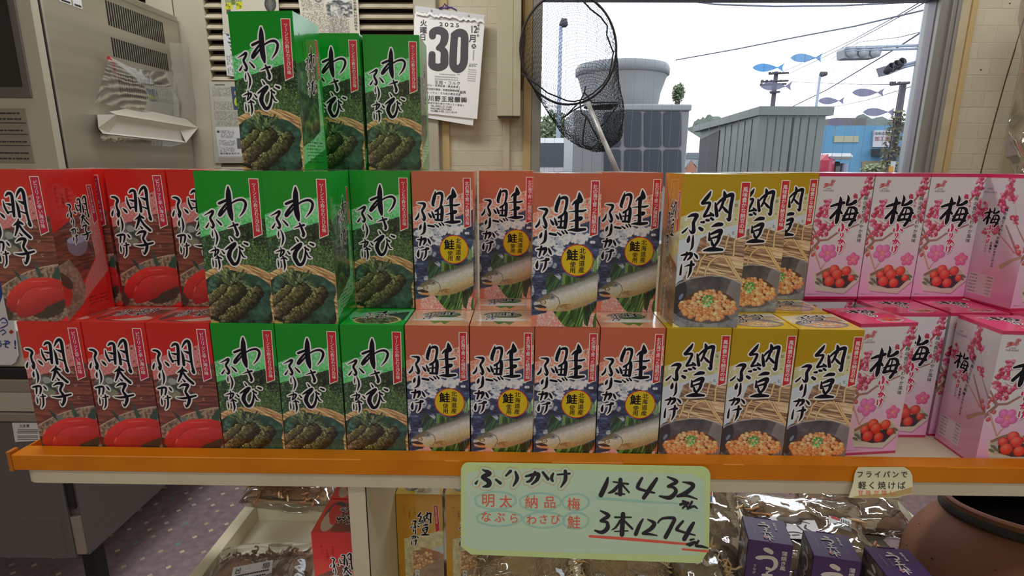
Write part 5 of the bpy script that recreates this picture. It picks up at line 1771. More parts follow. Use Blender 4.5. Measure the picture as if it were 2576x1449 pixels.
# window
GLASS = bpy.data.materials.new('window_glass')
GLASS.use_nodes = True
nt = GLASS.node_tree
nt.nodes.clear()
o_, tr, gl, fr, mx = [nt.nodes.new(k) for k in ('ShaderNodeOutputMaterial', 'ShaderNodeBsdfTransparent', 'ShaderNodeBsdfGlossy', 'ShaderNodeFresnel', 'ShaderNodeMixShader')]
tr.inputs['Color'].default_value = (.97, .985, .99, 1)
gl.inputs['Roughness'].default_value = .02
fr.inputs['IOR'].default_value = 1.18
nt.links.new(fr.outputs[0], mx.inputs['Fac'])
nt.links.new(tr.outputs[0], mx.inputs[1])
nt.links.new(gl.outputs[0], mx.inputs[2])
nt.links.new(mx.outputs[0], o_.inputs['Surface'])
win = struct(bpy.data.objects.new('window_1', None))
COL.objects.link(win)
win.location = (1.5, YW, 1.4)
wl = Vector(win.location)
def wb(mb, lo, hi, mm, r=.002):
    mb.bbox(Vector(lo)-wl, Vector(hi)-wl, mm, r)
m = MB()
wb(m, (.744, YW-.012, WZ0), (.7805, YW+.10, WZ1), ALU)
wb(m, (2.256, YW+.01, WZ0), (2.292, YW+.10, WZ1), ALU)
wb(m, (2.2525, YW+.03, WZ0), (2.2575, YW+.075, WZ1), ALU_P)
wb(m, (2.290, YW-.006, WZ0), (2.306, YW+.08, WZ1), ALU)
wb(m, (2.305, YW-.014, WZ0), (2.3175, YW+.08, WZ1), ALU)
wb(m, (.7805, YW+.01, 1.957), (2.256, YW+.10, WZ1), ALU_P)
wb(m, (.7805, YW+.01, WZ0), (2.256, YW+.10, 1.03), ALU)
m.build('window_frame', win)
m = MB()
m.box(Vector((.78, YW+.056, 1.03))-wl, Vector((2.256, YW+.058, 1.957))-wl, GLASS)
m.build('glass_pane', win)
WIRE = mat('glass_wire', S(150, 152, 160), .4, metal=.5)
m = MB()
x = .80
while x < 2.25:
    m.box(Vector((x, YW+.0592, 1.03))-wl, Vector((x+.0009, YW+.0600, 1.957))-wl, WIRE)
    x += .0385
m.build('glass_wires', win)
for i, (x0, x1, d, mm) in enumerate(((2.3175, 2.352, .012, WOOD_B), (2.352, 2.371, .02, WOOD_T), (2.580, 2.72, .004, WOOD_B), (.395, .4255, .012, WOOD_T), (.635, .660, .016, PLAIN), (.712, .7435, .012, WOOD_T))):
    m = MB()
    m.bbox((x0, YW-d, .0), (x1, YW, ZC-.01), mm, .002)
    if i == 1:
        m.box((x1, YW-.004, 0), (x1+.0035, YW-.0005, ZC-.01), CRACK)
    struct(m.build('trim_%d' % (i+1)))

# fish stickers on the pane
def trans_mat(name, c, a=.82):
    m = bpy.data.materials.new(name)
    m.use_nodes = True
    nt = m.node_tree
    nt.nodes.clear()
    o, d, t, x = [nt.nodes.new(k) for k in ('ShaderNodeOutputMaterial', 'ShaderNodeBsdfDiffuse', 'ShaderNodeBsdfTranslucent', 'ShaderNodeMixShader')]
    t2, x2 = nt.nodes.new('ShaderNodeBsdfTransparent'), nt.nodes.new('ShaderNodeMixShader')
    for k in (d, t, t2):
        k.inputs['Color'].default_value = (*c, 1)
    x.inputs['Fac'].default_value = .8
    x2.inputs['Fac'].default_value = a
    L = nt.links.new
    L(d.outputs[0], x.inputs[1])
    L(t.outputs[0], x.inputs[2])
    L(t2.outputs[0], x2.inputs[1])
    L(x.outputs[0], x2.inputs[2])
    L(x2.outputs[0], o.inputs['Surface'])
    return m
FB = trans_mat('blue_sticker_film', (.36, .58, .80), .5)
FB2 = trans_mat('pale_blue_sticker_film', (.44, .60, .78), .5)
FG = trans_mat('lilac_grey_sticker_film', (.52, .52, .62), .6)
fish = [('light blue fish sticker on the pane above a utility pole top', 567, 803, 500, 468, 533, FB), ('blue-grey fish sticker highest on the pane', 847, 1085, 428, 394, 463, FB2),
        ('grey fish sticker overlapping the utility pole', 625, 862, 638, 603, 672, FG), ('small grey fish sticker just below the thin street lamp', 1053, 1250, 746, 718, 774, FG),
        ('grey fish sticker under the traffic signal', 1303, 1545, 684, 652, 717, FG), ('grey fish sticker over the concrete roof block', 1383, 1620, 829, 797, 862, FG),
        ('lowest grey fish sticker, over the top edge of the blue building', 1120, 1312, 904, 878, 935, FG)]
YG = YW+.0545
gp = lambda x, y, off=0.: atY(1700+x/2.9406, y/2.9406, YG-off)
for lab, x0, x1, yc, y0, y1, mm in fish:
    c = gp((x0+x1)/2, yc)
    L = x1-x0
    bl = .79*L
    up_, dn = [], []
    for k in range(13):
        t = k/12
        w = math.sin(math.pi*t**.85)**.85*(1-.12*t)
        if k == 12:
            w = .1
        up_.append((x0+t*bl, yc-(yc-y0)*w))
        dn.append((x0+t*bl, yc+(y1-yc)*w))
    tail = [(x1, y0-2), (x1-.06*L, yc-1), (x1-.04*L, y1-2)]
    poly = [gp(*q)-c for q in up_+tail+dn[::-1]]
    m = MB()
    m.prism(poly, (0, .0004, 0), mm)
    tag(m.build('fish_sticker', None, c), lab, 'sticker', 'fish stickers on the window pane')

# louvre doors
def louvre(name, x0, x1, xs0, xs1, side):
    d = struct(bpy.data.objects.new(name, None))
    COL.objects.link(d)
    d.location = (x0, YW, 0)
    l0 = Vector(d.location)
    for (a, b) in ((x0, xs0), (xs1, x1)):
        m = MB()
        m.bbox(Vector((a, YW-.036, .02))-l0, Vector((b, YW-.001, 2.5))-l0, DOORP, .003)
        m.build('door_stile', d)
    m = MB()
    m.bbox(Vector((xs0, YW-.034, .02))-l0, Vector((xs1, YW-.001, .16))-l0, DOORP)
    m.bbox(Vector((xs0, YW-.034, 2.38))-l0, Vector((xs1, YW-.001, 2.5))-l0, DOORP)
    m.build('door_rail', d)
    m = MB()
    z = .17
    while z < 2.37:
        M = Matrix.Translation(Vector(((xs0+xs1)/2, YW-.020, z+.028))-l0) @ Matrix.Rotation(math.radians(38), 4, 'X')
        w = (xs1-xs0)/2
        m.bbox((-w, -.020, -.0040), (w, .020, .0040), SLATM, .0015, M)
        z += .0365
    m.build('louvre_slats', d)
    m = MB()
    m.box(Vector((xs0, YW-.0012, .16))-l0, Vector((xs1, YW-.0004, 2.38))-l0, DARKIN)
    m.build('louvre_backing', d)
louvre('door_1', -.588, .386, -.474, .302, 1)
louvre('door_2', -1.56, -.592, -1.45, -.690, -1)

# cable trunking
TRK = mat('cream_trunking', S(186, 180, 152), .45)
TRK_E = mat('trunking_cut_end', S(112, 100, 82), .6)
tk = thing('cable_trunking', 'cream square cable trunking with a cut end running down beside the window', 'trunking', (.66, YW, 1.52))
m = MB()
m.bbox((-.047, -.078, 0), (.012, -.001, 1.07), TRK, .0015)
m.bbox((.0125, -.078, 0), (.041, -.001, 1.07), TRK, .0015)
m.build('trunking_body', tk)
m = MB()
m.box((-.045, -.076, -.0012), (.039, -.003, 0), TRK_E)
m.build('cut_end', tk)
cbl = MB()
cbl.tube([(.706, YW-.012, 1.99), (.709, YW-.014, 1.88), (.716, YW-.012, 1.80), (.708, YW-.012, 1.72), (.703, YW-.012, 1.62)], .0042, mat('brown_cable', S(120, 84, 48), .5))
tag(cbl.build('brown_cable'), 'short brown cable along the trunking beside the net', 'cable')

# ---- papers on the louvre door
PAPER = mat('printed_paper', (1, 1, 1), .7, attr=True)
def sheet(name, label, cat, quad, painter, w, h, res=1.0, texts=(), lift=.04, group=None, k=1.25):
    """flat print hung on the door: quad of pixels TL TR BR BL at the door's face"""
    Y = YW-lift
    Q = [atY(*q, Y) for q in quad]
    t = thing(name, label, cat, Q[0], 0, group)
    o0 = Vector(t.location)
    def fn(off):
        def f(u, v):
            a, b = u/w, v/h
            q = (Q[0]*(1-a)+Q[1]*a)*(1-b)+(Q[3]*(1-a)+Q[2]*a)*b
            return q-o0+Vector((0, -off, 0))
        return f
    p = Paint(w, h, res, (132, 126, 110))
    painter(p)
    p.C = p.C*.84
    m = MB()
    p.mesh(m, fn(.0012), PAPER)
    n = len(m.v)
    e = [fn(.0012)(*q) for q in ((0, 0), (w, 0), (w, h), (0, h))]
    b = [fn(0)(*q) for q in ((0, 0), (w, 0), (w, h), (0, h))]
    m.add(b+e, [(0, 1, 2, 3), (0, 4, 5, 1), (1, 5, 6, 2), (2, 6, 7, 3), (3, 7, 4, 0)], PAPER_B)
    m.build('paper', t)
    if texts:
        m = MB()
        for fnc in texts:
            fnc(m, fn(.0018))
        m.build('lettering', t)
    return t
PAPER_B = mat('paper_back', S(170, 164, 146), .8)
def columns(p, x0, y0, x1, y1, seed, pitch=3.4, ink=(84, 80, 70), dens=.42):
    m = (p.X > x0) & (p.X < x1) & (p.Y > y0) & (p.Y < y1)
    c = (np.floor((p.X-x0)/pitch)).astype(int)
    n = vnoise(p.X*0+c*7.3, p.Y, seed, .55)
    on = (((p.X-x0) % pitch) < pitch*.62) & (n > dens)
    p.put(m & on, ink, .85)
def news_a(p):                              # clipping at the top of the door
    p.C[:] = (148, 140, 120)
    columns(p, 6, 6, 62, 60, 1)
    columns(p, 6, 66, 118, 128, 2)
    columns(p, 30, 62, 60, 66, 5)
    ph = p.poly([(66, 14), (134, 12), (134, 76), (70, 78)])
    noisefill(p, ph, 4, ((44, 44, 42), (90, 88, 82), (150, 144, 130)), .16)
    p.put(p.poly([(66, 14), (134, 12), (134, 26), (118, 34), (98, 22), (82, 30), (68, 34)]), (150, 146, 134))
    d = np.hypot(p.X-50, p.Y-26)
    p.put((d < 9) & (d > 4), (70, 66, 60), .9)
    p.put((d < 11) & (d > 9.2), (148, 140, 120))
    columns(p, 70, 82, 124, 128, 3)
sheet('newspaper_clipping', 'yellowed newspaper clipping with a grey photo high on the louvre door', 'newspaper clipping', ((748, -22), (900, -22), (906, 92), (762, 84)), news_a, 150, 132, 1.0,
      [lambda m, f: write(m, '日本企業も対応始める', f, LABEL_K, 141, 24, 9, 9.6, True, .01)], group='papers on the louvre door')
def news_b(p):
    p.C[:] = (126, 122, 106)
    columns(p, 8, 18, 58, 46, 1, 3)
    columns(p, 10, 62, 62, 88, 2, 3)
    columns(p, 10, 92, 78, 122, 3, 3)
    columns(p, 10, 124, 78, 140, 9, 3)
    p.put(p.poly([(16, 9), (44, 9), (44, 12), (16, 12)]), (48, 46, 42))
    p.put(p.poly([(60, 16), (82, 16), (80, 88), (64, 88)]), (34, 44, 64))
    p.put(p.ell(74, 62, 7, 14, .1) < 1, (128, 132, 20))
    p.put(p.ell(72, 36, 4, 7) < 1, (104, 92, 74))
    lo = p.poly([(8, 142), (80, 142), (84, 236), (14, 236)])
    p.put(lo, (146, 144, 138))
    columns(p, 22, 152, 60, 178, 4, 3)
    columns(p, 16, 184, 62, 202, 5, 3)
    columns(p, 16, 206, 60, 222, 6, 3)
    p.put(p.ell(16, 157, 4, 4) < 1, (40, 40, 38))
    p.put(p.poly([(66, 178), (80, 178), (80, 212), (66, 212)]), (62, 62, 60))
    p.put(p.poly([(10, 240), (88, 240), (88, 256), (12, 256)]), (112, 106, 94))
sheet('newspaper_clipping', 'newspaper clippings with a small yellow figure taped low on the louvre door', 'newspaper clipping', ((526, 205), (606, 205), (622, 410), (541, 410)), news_b, 90, 258, 1.0,
      [lambda m, f: write(m, '味の組み合わせ', f, LABEL_K, 20, 227, 7, 8, bold=.02)], group='papers on the louvre door')
def news_c(p):
    p.C[:] = (146, 144, 136)
    rng_ = random.Random(3)
    for k in range(5):
        x, y = rng_.uniform(4, 20), 8+k*10
        p.put(p.poly([(x, y), (x+9, y+1), (x+8, y+6), (x+2, y+5)]), (44, 46, 50))
    columns(p, 4, 62, 30, 120, 5, 5, dens=.5)
    p.put(p.ell(22, 116, 3.4, 3.4) < 1, (40, 40, 40))
sheet('leaflet', 'narrow white leaflet with dark drawings partly behind the nearest top wasabi carton', 'leaflet', ((560, 78), (600, 78), (612, 196), (571, 190)), news_c, 40, 122, 1.0, group='papers on the louvre door')
def jars(p):
    p.C[:] = (138, 131, 112)
    for x, y in ((10, 8), (38, 6)):
        p.put(p.poly([(x, y), (x+16, y), (x+16, y+30), (x, y+30)]), (96, 100, 72))
        p.put(p.poly([(x, y), (x+16, y), (x+16, y+5), (x, y+5)]), (146, 144, 136))
        p.put(p.poly([(x, y+14), (x+17, y+14), (x+17, y+32), (x, y+34)]), (140, 136, 14))
    p.put(p.poly([(26, 0), (37, 0), (37, 28), (26, 28)]), (70, 82, 30))
    p.put(p.poly([(12, 40), (24, 40), (22, 54), (12, 52)]), (50, 50, 50))
    p.put(p.ell(128, 26, 14, 20) < 1, (70, 66, 58))
    for k in range(5):
        p.put(abs(p.ell(128, 26, 4+k*2.6, 20)-1) < .14, (30, 28, 26))
    p.put(p.poly([(122, 0), (134, 0), (132, 10), (124, 10)]), (40, 38, 36))
sheet('jar_poster', 'beige poster picturing jars with yellow lids and a dark flask high on the louvre door', 'poster', ((556, -14), (700, -14), (705, 84), (562, 84)), jars, 150, 104, 1.0,
      [lambda m, f: [write(m, c, f, LABEL_K, x, y, 9, bold=.01) for c, x, y in (('わ', 15, 28), ('さ', 20, 34), ('わ', 43, 27), ('さ', 49, 33), ('さ', 31, 12))]], group='papers on the louvre door', lift=.041)

# wall calendar
CALP = mat('calendar_paper', PT(152, 150, 146), .6)
CALB = mat('calendar_binding', S(214, 216, 220), .25, spec=.7)
CALK = mat('calendar_black', PT(44, 42, 42), .5)
CALG = mat('calendar_grey_print', PT(104, 102, 98), .6)
cal = thing('wall_calendar', 'white tear-off wall calendar with a huge black 30 beside the trunking', 'calendar', (.43, YW-.05, 1.7))
cl = Vector(cal.location)
def cp(off=0.):
    return lambda x, y: atY(1030+x/4.527, y/4.527, YW-.050-off)-cl
m = MB()
m.prism([cp()(*q) for q in ((70, 100), (858, 230), (770, 1355), (-20, 1265), (60, 430))], (0, .004, 0), CALP)
m.prism([cp(-.0045)(*q) for q in ((60, 150), (840, 280), (722, 1430), (10, 1310))], (0, .018, 0), CALP)
m.build('pages', cal)
m = MB()
m.prism([cp(.004)(*q) for q in ((68, 66), (860, 172), (850, 246), (64, 132))], (0, .022, 0), CALB)
for x, y in ((252, 122), (676, 182)):
    m.add([cp(.0048)(x+13*math.cos(k*.5236), y+13*math.sin(k*.5236)) for k in range(12)], [tuple(range(12))], ALU)
rng = random.Random(5)
tp_ = [(72+k*26, 120+k*3.5+rng.uniform(20, 52)) for k in range(31)]
m.add([cp(.0046)(x, y-30) for x, y in tp_]+[cp(.0052)(*q) for q in tp_], [(i, i+1, 32+i, 31+i) for i in range(30)], CALP)
m.build('binding_strip', cal)
m = MB()
w3 = lambda q, s_=0: cp(.0006)(*q)
strokes(m, parse('''262,410,78 268,365,80 330,345,88 392,375,92 400,440,88 380,500,80 330,548,60; 345,545,60 395,590,84 398,680,92 392,740,88 330,768,86 262,745,84 256,690,80 258,620,78;
512,400,84 570,372,92 625,405,88 626,560,88 616,720,88 560,786,90 500,750,86 500,600,86 510,440,84 520,396,84'''), w3 and cp(.0006), CALK, nd=16)
for ch, x, y, z in (('火', 160, 262, 78), ('曜', 158, 345, 84), ('日', 152, 425, 82)):
    write(m, ch, cp(.0006), CALK, x, y, z, bold=.03)
write(m, '2025', cp(.0006), CALK, 360, 275, 62, 62, bold=.035, sx=1.4, slant=.06)
write(m, '12', cp(.0006), CALK, 712, 330, 112, 40, bold=.03, sx=.75, slant=.05)
write(m, '月', cp(.0006), CALK, 722, 438, 92, bold=.035)
m.build('date_lettering', cal)
m = MB()
m.add([cp(.0005)(733+27*math.cos(k*.3142), 527+27*math.sin(k*.3142)) for k in range(20)], [tuple(range(20))], CALK)
write(m, '大', cp(.0009), CALP, 733, 526, 40, bold=.02)
write(m, '令和7年', cp(.0006), CALK, 786, 292, 34, 38, True, .02, slant=-.05)
write(m, 'おさん', cp(.0006), CALK, 690, 750, 28, 28, bold=.02)
write(m, '王冠・コルク', cp(.0006), CALK, 308, 938, 46, 50, bold=.01, slant=.05)
for i, s_ in enumerate(('びん・各種容器・醸造機械', '清涼飲料機械・各種運搬機械器', 'レッテル・その他の醸造用品')):
    write(m, s_, cp(.0006), CALK, 215-(8 if i == 1 else 0), 968+i*42, 27, 29.5 if i != 1 else 26.5, bold=.01, slant=.07)
write(m, '販売', cp(.0006), CALK, 590, 1052, 36, 36, bold=.02)
strokes(m, [[(560, 985, 3), (568, 1000, 3), (562, 1060, 3), (568, 1080, 3), (560, 1092, 3)]], cp(.0006), CALK)
write(m, '川野王冠醸㈱', cp(.0006), CALK, 245, 1120, 66, 75, bold=.045, slant=.05)
write(m, '宮崎市恒久南三丁目237番地1', cp(.0006), CALK, 222, 1170, 26, 28, bold=.01, slant=.08)
write(m, 'TEL(0985)(51)1683', cp(.0006), CALK, 250, 1204, 28, 14.2, bold=.01, slant=.07)
write(m, 'FAX(0985)(54)6852', cp(.0006), CALK, 246, 1232, 28, 14.2, bold=.01, slant=.07)
write(m, 'TEL夜間(0985)(51)8159', cp(.0006), CALK, 246, 1260, 28, 16, bold=.01, slant=.07)
rng = random.Random(8)
for y, x0, x1 in ((228, 240, 680), (850, 340, 520), (880, 290, 540), (908, 290, 540), (840, 540, 575), (715, 680, 765)):
    x = x0
    while x < x1:
        w = rng.uniform(5, 12)
        yy = y+(x-460)*.06
        m.add([cp(.0006)(*q) for q in ((x, yy-7), (x+w, yy-6), (x+w, yy+6), (x, yy+6))], [(0, 1, 2, 3)], CALG)
        x += w+rng.uniform(2, 6)
for r in range(6):
    for c in range(7):
        x, y = 672+c*14-r*3, 790+r*25+c*1.4
        m.add([cp(.0006)(*q) for q in ((x, y-6), (x+8, y-6), (x+8, y+6), (x, y+6))], [(0, 1, 2, 3)], CALG)
for a in range(10):
    m.add([cp(.0006)(*q) for q in ((725-a*.6, 570+a*12), (740-a*.6, 570+a*12), (740-a*.6, 578+a*12), (725-a*.6, 578+a*12))], [(0, 1, 2, 3)], CALG)
m.build('small_lettering', cal)
m = MB()
cord = mat('purple_cord', S(74, 44, 130), .7)
for pts in (((330, 95), (380, 80), (405, 40), (415, 95), (450, 80), (500, 100), (540, 120)), ((345, 100), (395, 92), (430, 98), (480, 84), (530, 112)), ((395, 45), (420, 60), (445, 92))):
    m.tube([cp(.006)(*q) for q in pts], .0022, cord, 6)
m.build('hanging_cord', cal)

# ---- refrigerated cases at the left
STEEL = mat('brushed_steel', S(196, 192, 176), .34, metal=.55, noise=(2.2, S(158, 153, 138), .3, .7, (1, .25, 6)))
STEEL_D = mat('grey_painted_steel', S(190, 186, 170), .4, metal=.1)
GRAPH = mat('graphite_panel', S(104, 100, 96), .45, metal=.1)
BLACKP = mat('black_gap', (.01, .01, .01), .6)
DGL = mat('dark_case_glass', (.012, .014, .016), .06, spec=.6)
PALE = mat('pale_case_paint', S(210, 206, 190), .4)
LGREY = mat('light_steel_strip', S(170, 164, 150), .3, metal=.6)
XS = -.571
fr = thing('refrigerated_case', 'stainless upright refrigerated case with slotted vents on its side', 'refrigerator', (-1.1, 1.13, .905))
f0 = Vector(fr.location)
def fb(mb, lo, hi, mm, r=.002):
    mb.bbox(Vector(lo)-f0, Vector(hi)-f0, mm, r)
m = MB()
fb(m, (-1.65, .842, .905), (XS, 1.455, 1.868), STEEL, .003)
m.box(Vector((XS-.004, .85, 1.846))-f0, Vector((XS+.0004, 1.45, 1.8475))-f0, GRAPH)
m.build('case_body', fr)
m = MB()
fb(m, (-1.65, .815, .905), (XS-.004, .838, 1.868), STEEL_D, .004)
m.box(Vector((-1.65, .8382, .91))-f0, Vector((XS-.006, .8418, 1.86))-f0, BLACKP)
m.build('front_door', fr)
m = MB()
fb(m, (-1.5, .811, 1.512), (-.617, .8148, 1.84), GRAPH, .003)
m.build('door_window_frame', fr)
m = MB()
m.box(Vector((-1.45, .8095, 1.54))-f0, Vector((-.637, .8108, 1.82))-f0, DGL)
m.build('door_window', fr)
for z0, z1, n, ya, yb in ((1.755, 1.826, 26, 1.084, 1.364), (1.665, 1.721, 26, 1.086, 1.366), (1.549, 1.617, 26, 1.092, 1.368)):
    m = MB()
    for k in range(n):
        y = ya+(yb-ya)*k/n
        m.box(Vector((XS-.004, y, z0))-f0, Vector((XS+.0006, y+.0062, z1))-f0, BLACKP)
    m.build('vent_slots', fr)
m = MB()
LBL = mat('grey_instruction_label', S(146, 140, 124), .5)
m.box(Vector((-1.0, .8135, 1.34))-f0, Vector((-.645, .8149, 1.485))-f0, LBL)
rng = random.Random(3)
for row in range(9):
    z = 1.472-row*.0150
    if row in (2, 4, 6):
        m.box(Vector((-1.0, .8125, z+.004))-f0, Vector((-.648, .8134, z+.006))-f0, LABEL_K)
        continue
    x = -.80
    while x < -.66:
        w = rng.uniform(.003, .009)
        m.box(Vector((x, .8125, z-.002))-f0, Vector((x+w, .8134, z+.002))-f0, LABEL_K)
        x += w+rng.uniform(.001, .004)
m.build('instruction_label', fr)
m = MB()
for (a, b) in ((.905, .945), (.952, .985)):
    m.box(Vector((XS, a, 1.775))-f0, Vector((XS+.0008, b, 1.80))-f0, LABEL_W)
    m.box(Vector((XS+.0008, a+.004, 1.778))-f0, Vector((XS+.0012, b-.004, 1.783))-f0, LABEL_K)
m.box(Vector((XS, .9, 1.801))-f0, Vector((XS+.0008, .99, 1.84))-f0, LABEL_K)
m.build('side_sticker', fr)

lc = thing('freezer_chest', 'grey chest freezer cabinet standing on the carpet below the steel case', 'freezer', (-1.1, 1.05, 0))
f0 = Vector(lc.location)
m = MB()
fb(m, (-1.65, .672, .20), (XS, 1.455, .80), GRAPH, .003)
m.build('cabinet_body', lc)
m = MB()
fb(m, (-1.65, .664, .797), (XS-.002, 1.455, .903), PALE, .003)
m.build('cabinet_top', lc)
m = MB()
fb(m, (-1.65, .655, .766), (XS-.006, .672, .796), BLACKP)
m.build('dark_seal', lc)
m = MB()
fb(m, (-1.65, .652, .728), (XS-.006, .672, .765), LGREY, .004)
fb(m, (-1.65, .656, .668), (XS-.006, .672, .727), STEEL_D, .003)
fb(m, (-1.65, .650, .640), (XS-.006, .672, .667), LGREY, .004)
m.build('handle_strip', lc)
m = MB()
fb(m, (-1.65, .656, .20), (XS-.03, .672, .638), GRAPH, .003)
fb(m, (-1.65, .654, .20), (XS-.05, .672, .34), GRAPH, .003)
m.build('front_panel', lc)
m = MB()
fb(m, (XS-.028, .664, .36), (XS-.010, .673, .50), BLACKP, .001)
fb(m, (XS-.030, .662, .21), (XS-.004, .674, .335), LGREY, .001)
m.build('corner_trim', lc)
m = MB()
M_ = lambda x, y: atY(x, y, .653)-f0
m.prism([M_(*q) for q in ((30, 1064), (100, 1064), (110, 1108), (38, 1112))], (0, .002, 0), LABEL_W)
write(m, '⚠注意', lambda u, v: M_(u, v)+Vector((0, -.0012, 0)), LABEL_K, 52, 1071, 8, 9.4, bold=.02)
for v in (1080, 1084, 1088, 1096, 1100, 1104):
    m.add([M_(*q)+Vector((0, -.0008, 0)) for q in ((44, v), (96, v), (96, v+1.3), (44, v+1.3))], [(0, 1, 2, 3)], LABEL_K)
m.build('warning_label', lc)
for x in (-1.5, -.62):
    for y in (.74, 1.38):
        m = MB()
        m.box(Vector((x-.02, y-.02, 0))-f0, Vector((x+.02, y+.02, .2))-f0, BLACKP)
        m.build('leg', lc)
sg = thing('shop_sign', 'white sign with blue brush lettering on the chest freezer behind the red cartons', 'sign', (-.74, .654, .85))
f1 = Vector(sg.location)
M_ = lambda x, y, o=0.: atY(x, y, .652-o)-f1
m = MB()
m.prism([M_(*q) for q in ((-30, 700), (20, 700), (45, 895), (38, 912), (28, 918), (-30, 918))], (0, .003, 0), LABEL_W)
m.build('sign_board', sg)
m = MB()
SB = mat('blue_sign_ink', S(50, 70, 150), .5)
SR = mat('red_sign_seal', S(190, 50, 50), .5)
write(m, 'どうぞ', lambda u, v: M_(u, v, .0012), SB, -22, 866, 22, 19, bold=.03)
write(m, '!', lambda u, v: M_(u, v, .0012), SB, 38, 866, 30, bold=.03)
m.add([M_(*q, .0012) for q in ((28, 829), (34, 835), (28, 841), (22, 835))], [(0, 1, 2, 3)], SR)
for pts in ('0,806,2 8,800,3 16,806,3 18,816,2 10,822,3 0,826,2', '4,812,2 14,812,2', '0,834,2 8,830,3 14,836,2 6,842,3'):
    strokes(m, parse(pts), lambda u, v: M_(u, v, .0012), SB)
m.add([M_(*q, .001) for q in ((-30, 700), (8, 700), (8, 735), (0, 760), (-30, 775))], [(0, 1, 2, 3, 4)], SB)
m.build('sign_lettering', sg)

# foam tray and film bags hung on the case side
FOAM = mat('white_foam', S(214, 210, 200), .7, bump=(60, .2, .002))
X_ = XS+.004
tr_ = thing('foam_tray', 'white foam tray in a film bag stuck to the side of the steel case', 'tray', (XS, 1.15, 1.45))
f2 = Vector(tr_.location)
m = MB()
def tpx(x, y, d):
    return atX(x/3.293, y/3.293, X_+d)-f2
o1 = [(805, 950), (960, 948), (1640, 1060), (1540, 1182), (850, 1105), (815, 1060)]
i1 = [(985, 990), (1490, 1078), (1530, 1165), (900, 1100)]
A = [tpx(x, y, .03) for x, y in o1]
B = [tpx(x, y, 0) for x, y in o1]
C_ = [tpx(x, y, .012) for x, y in i1]
m.add(A+B, [(0, 1, 7, 6), (1, 2, 8, 7), (2, 3, 9, 8), (3, 4, 10, 9), (4, 5, 11, 10), (5, 0, 6, 11)], FOAM)
m.add(A+C_, [(1, 2, 7, 6), (2, 3, 8, 7), (3, 4, 9, 8), (4, 5, 0, 1, 6, 9), (6, 7, 8, 9)], FOAM)
m.add([tpx(*q, .016) for q in ((905, 925), (1100, 890), (1540, 985), (1640, 1060), (960, 948))], [(0, 1, 2, 3, 4)], FOAM)
m.build('tray_body', tr_)
m = MB()
FILM_D = film_mat('dull_film', (.92, .92, .9), .5, (9, .25, .004), .14, .08)
g = [(905, 470), (1090, 560), (1270, 590), (1450, 600), (1650, 640)]
h = [(790, 850), (960, 880), (1180, 930), (1400, 960), (1610, 1040)]
vs = []
for k in range(6):
    t = k/5
    for (a, b) in zip(g, h):
        x, y = a[0]*(1-t)+b[0]*t, a[1]*(1-t)+b[1]*t
        vs.append(tpx(x, y, .012+.01*math.sin(x*.03+k)*(t > 0)))
m.add(vs, [(j*5+i, j*5+i+1, j*5+i+6, j*5+i+5) for j in range(5) for i in range(4)], FILM_D, True)
vs = [tpx(*q, .02) for q in ((1400, 350), (1640, 370), (1640, 640), (1600, 980), (1440, 960), (1430, 640))]
m.add(vs, [(0, 1, 2, 5), (5, 2, 3, 4)], FILM_D, True)
vs = [tpx(*q, .02) for q in ((830, 1100), (1540, 1185), (1420, 1215), (840, 1180))]
m.add(vs, [(0, 1, 2, 3)], FILM_D)
m.build('film_sheet', tr_)
m = MB()
vs = [tpx(*q, .014) for q in ((900, 460), (950, 520), (968, 640), (945, 600), (925, 530), (880, 480))]
m.add(vs, [(0, 1, 4, 5), (1, 2, 3, 4)], LABEL_R)
m.build('red_strip', tr_)

# clear bag hanging at the far right
pb2 = thing('hanging_clear_bag', 'shiny clear plastic bag hanging at the right picture edge', 'plastic bag', (2.62, 1.36, 1.6))
f3 = Vector(pb2.location)
m = MB()
L_ = [(2576, -60), (2566, 50), (2567, 170), (2560, 225), (2545, 300), (2530, 350), (2528, 362), (2537, 400), (2541, 436)]
n = 9
vs = []
for i, (x, y) in enumerate(L_):
    a = atY(x, y, 1.36)-f3
    w = (.16, .17, .17, .18, .19, .16, .14, .08, .01)[i]
    for k in range(n):
        t = k/(n-1)
        vs.append(a+Vector((w*t, -.05*math.sin(math.pi*t)+.012*math.sin(i*2.1+k*1.7), .006*math.sin(k*2+i))))
m.add(vs, [(i*n+k, i*n+k+1, (i+1)*n+k+1, (i+1)*n+k) for i in range(len(L_)-1) for k in range(n-1)], FILM_S, True)
m.build('film', pb2)
m = MB()
m.ellip((.10, -.0, -.20), (.055, .018, .10), mat('dark_packed_food', S(70, 50, 52), .6))
m.build('contents', pb2)
m = MB()
m.tube([(.09, 0, .2), (.09, .06, .6), (.09, .132, .9)], .002, WIRE)
m.build('hanging_wire', pb2)

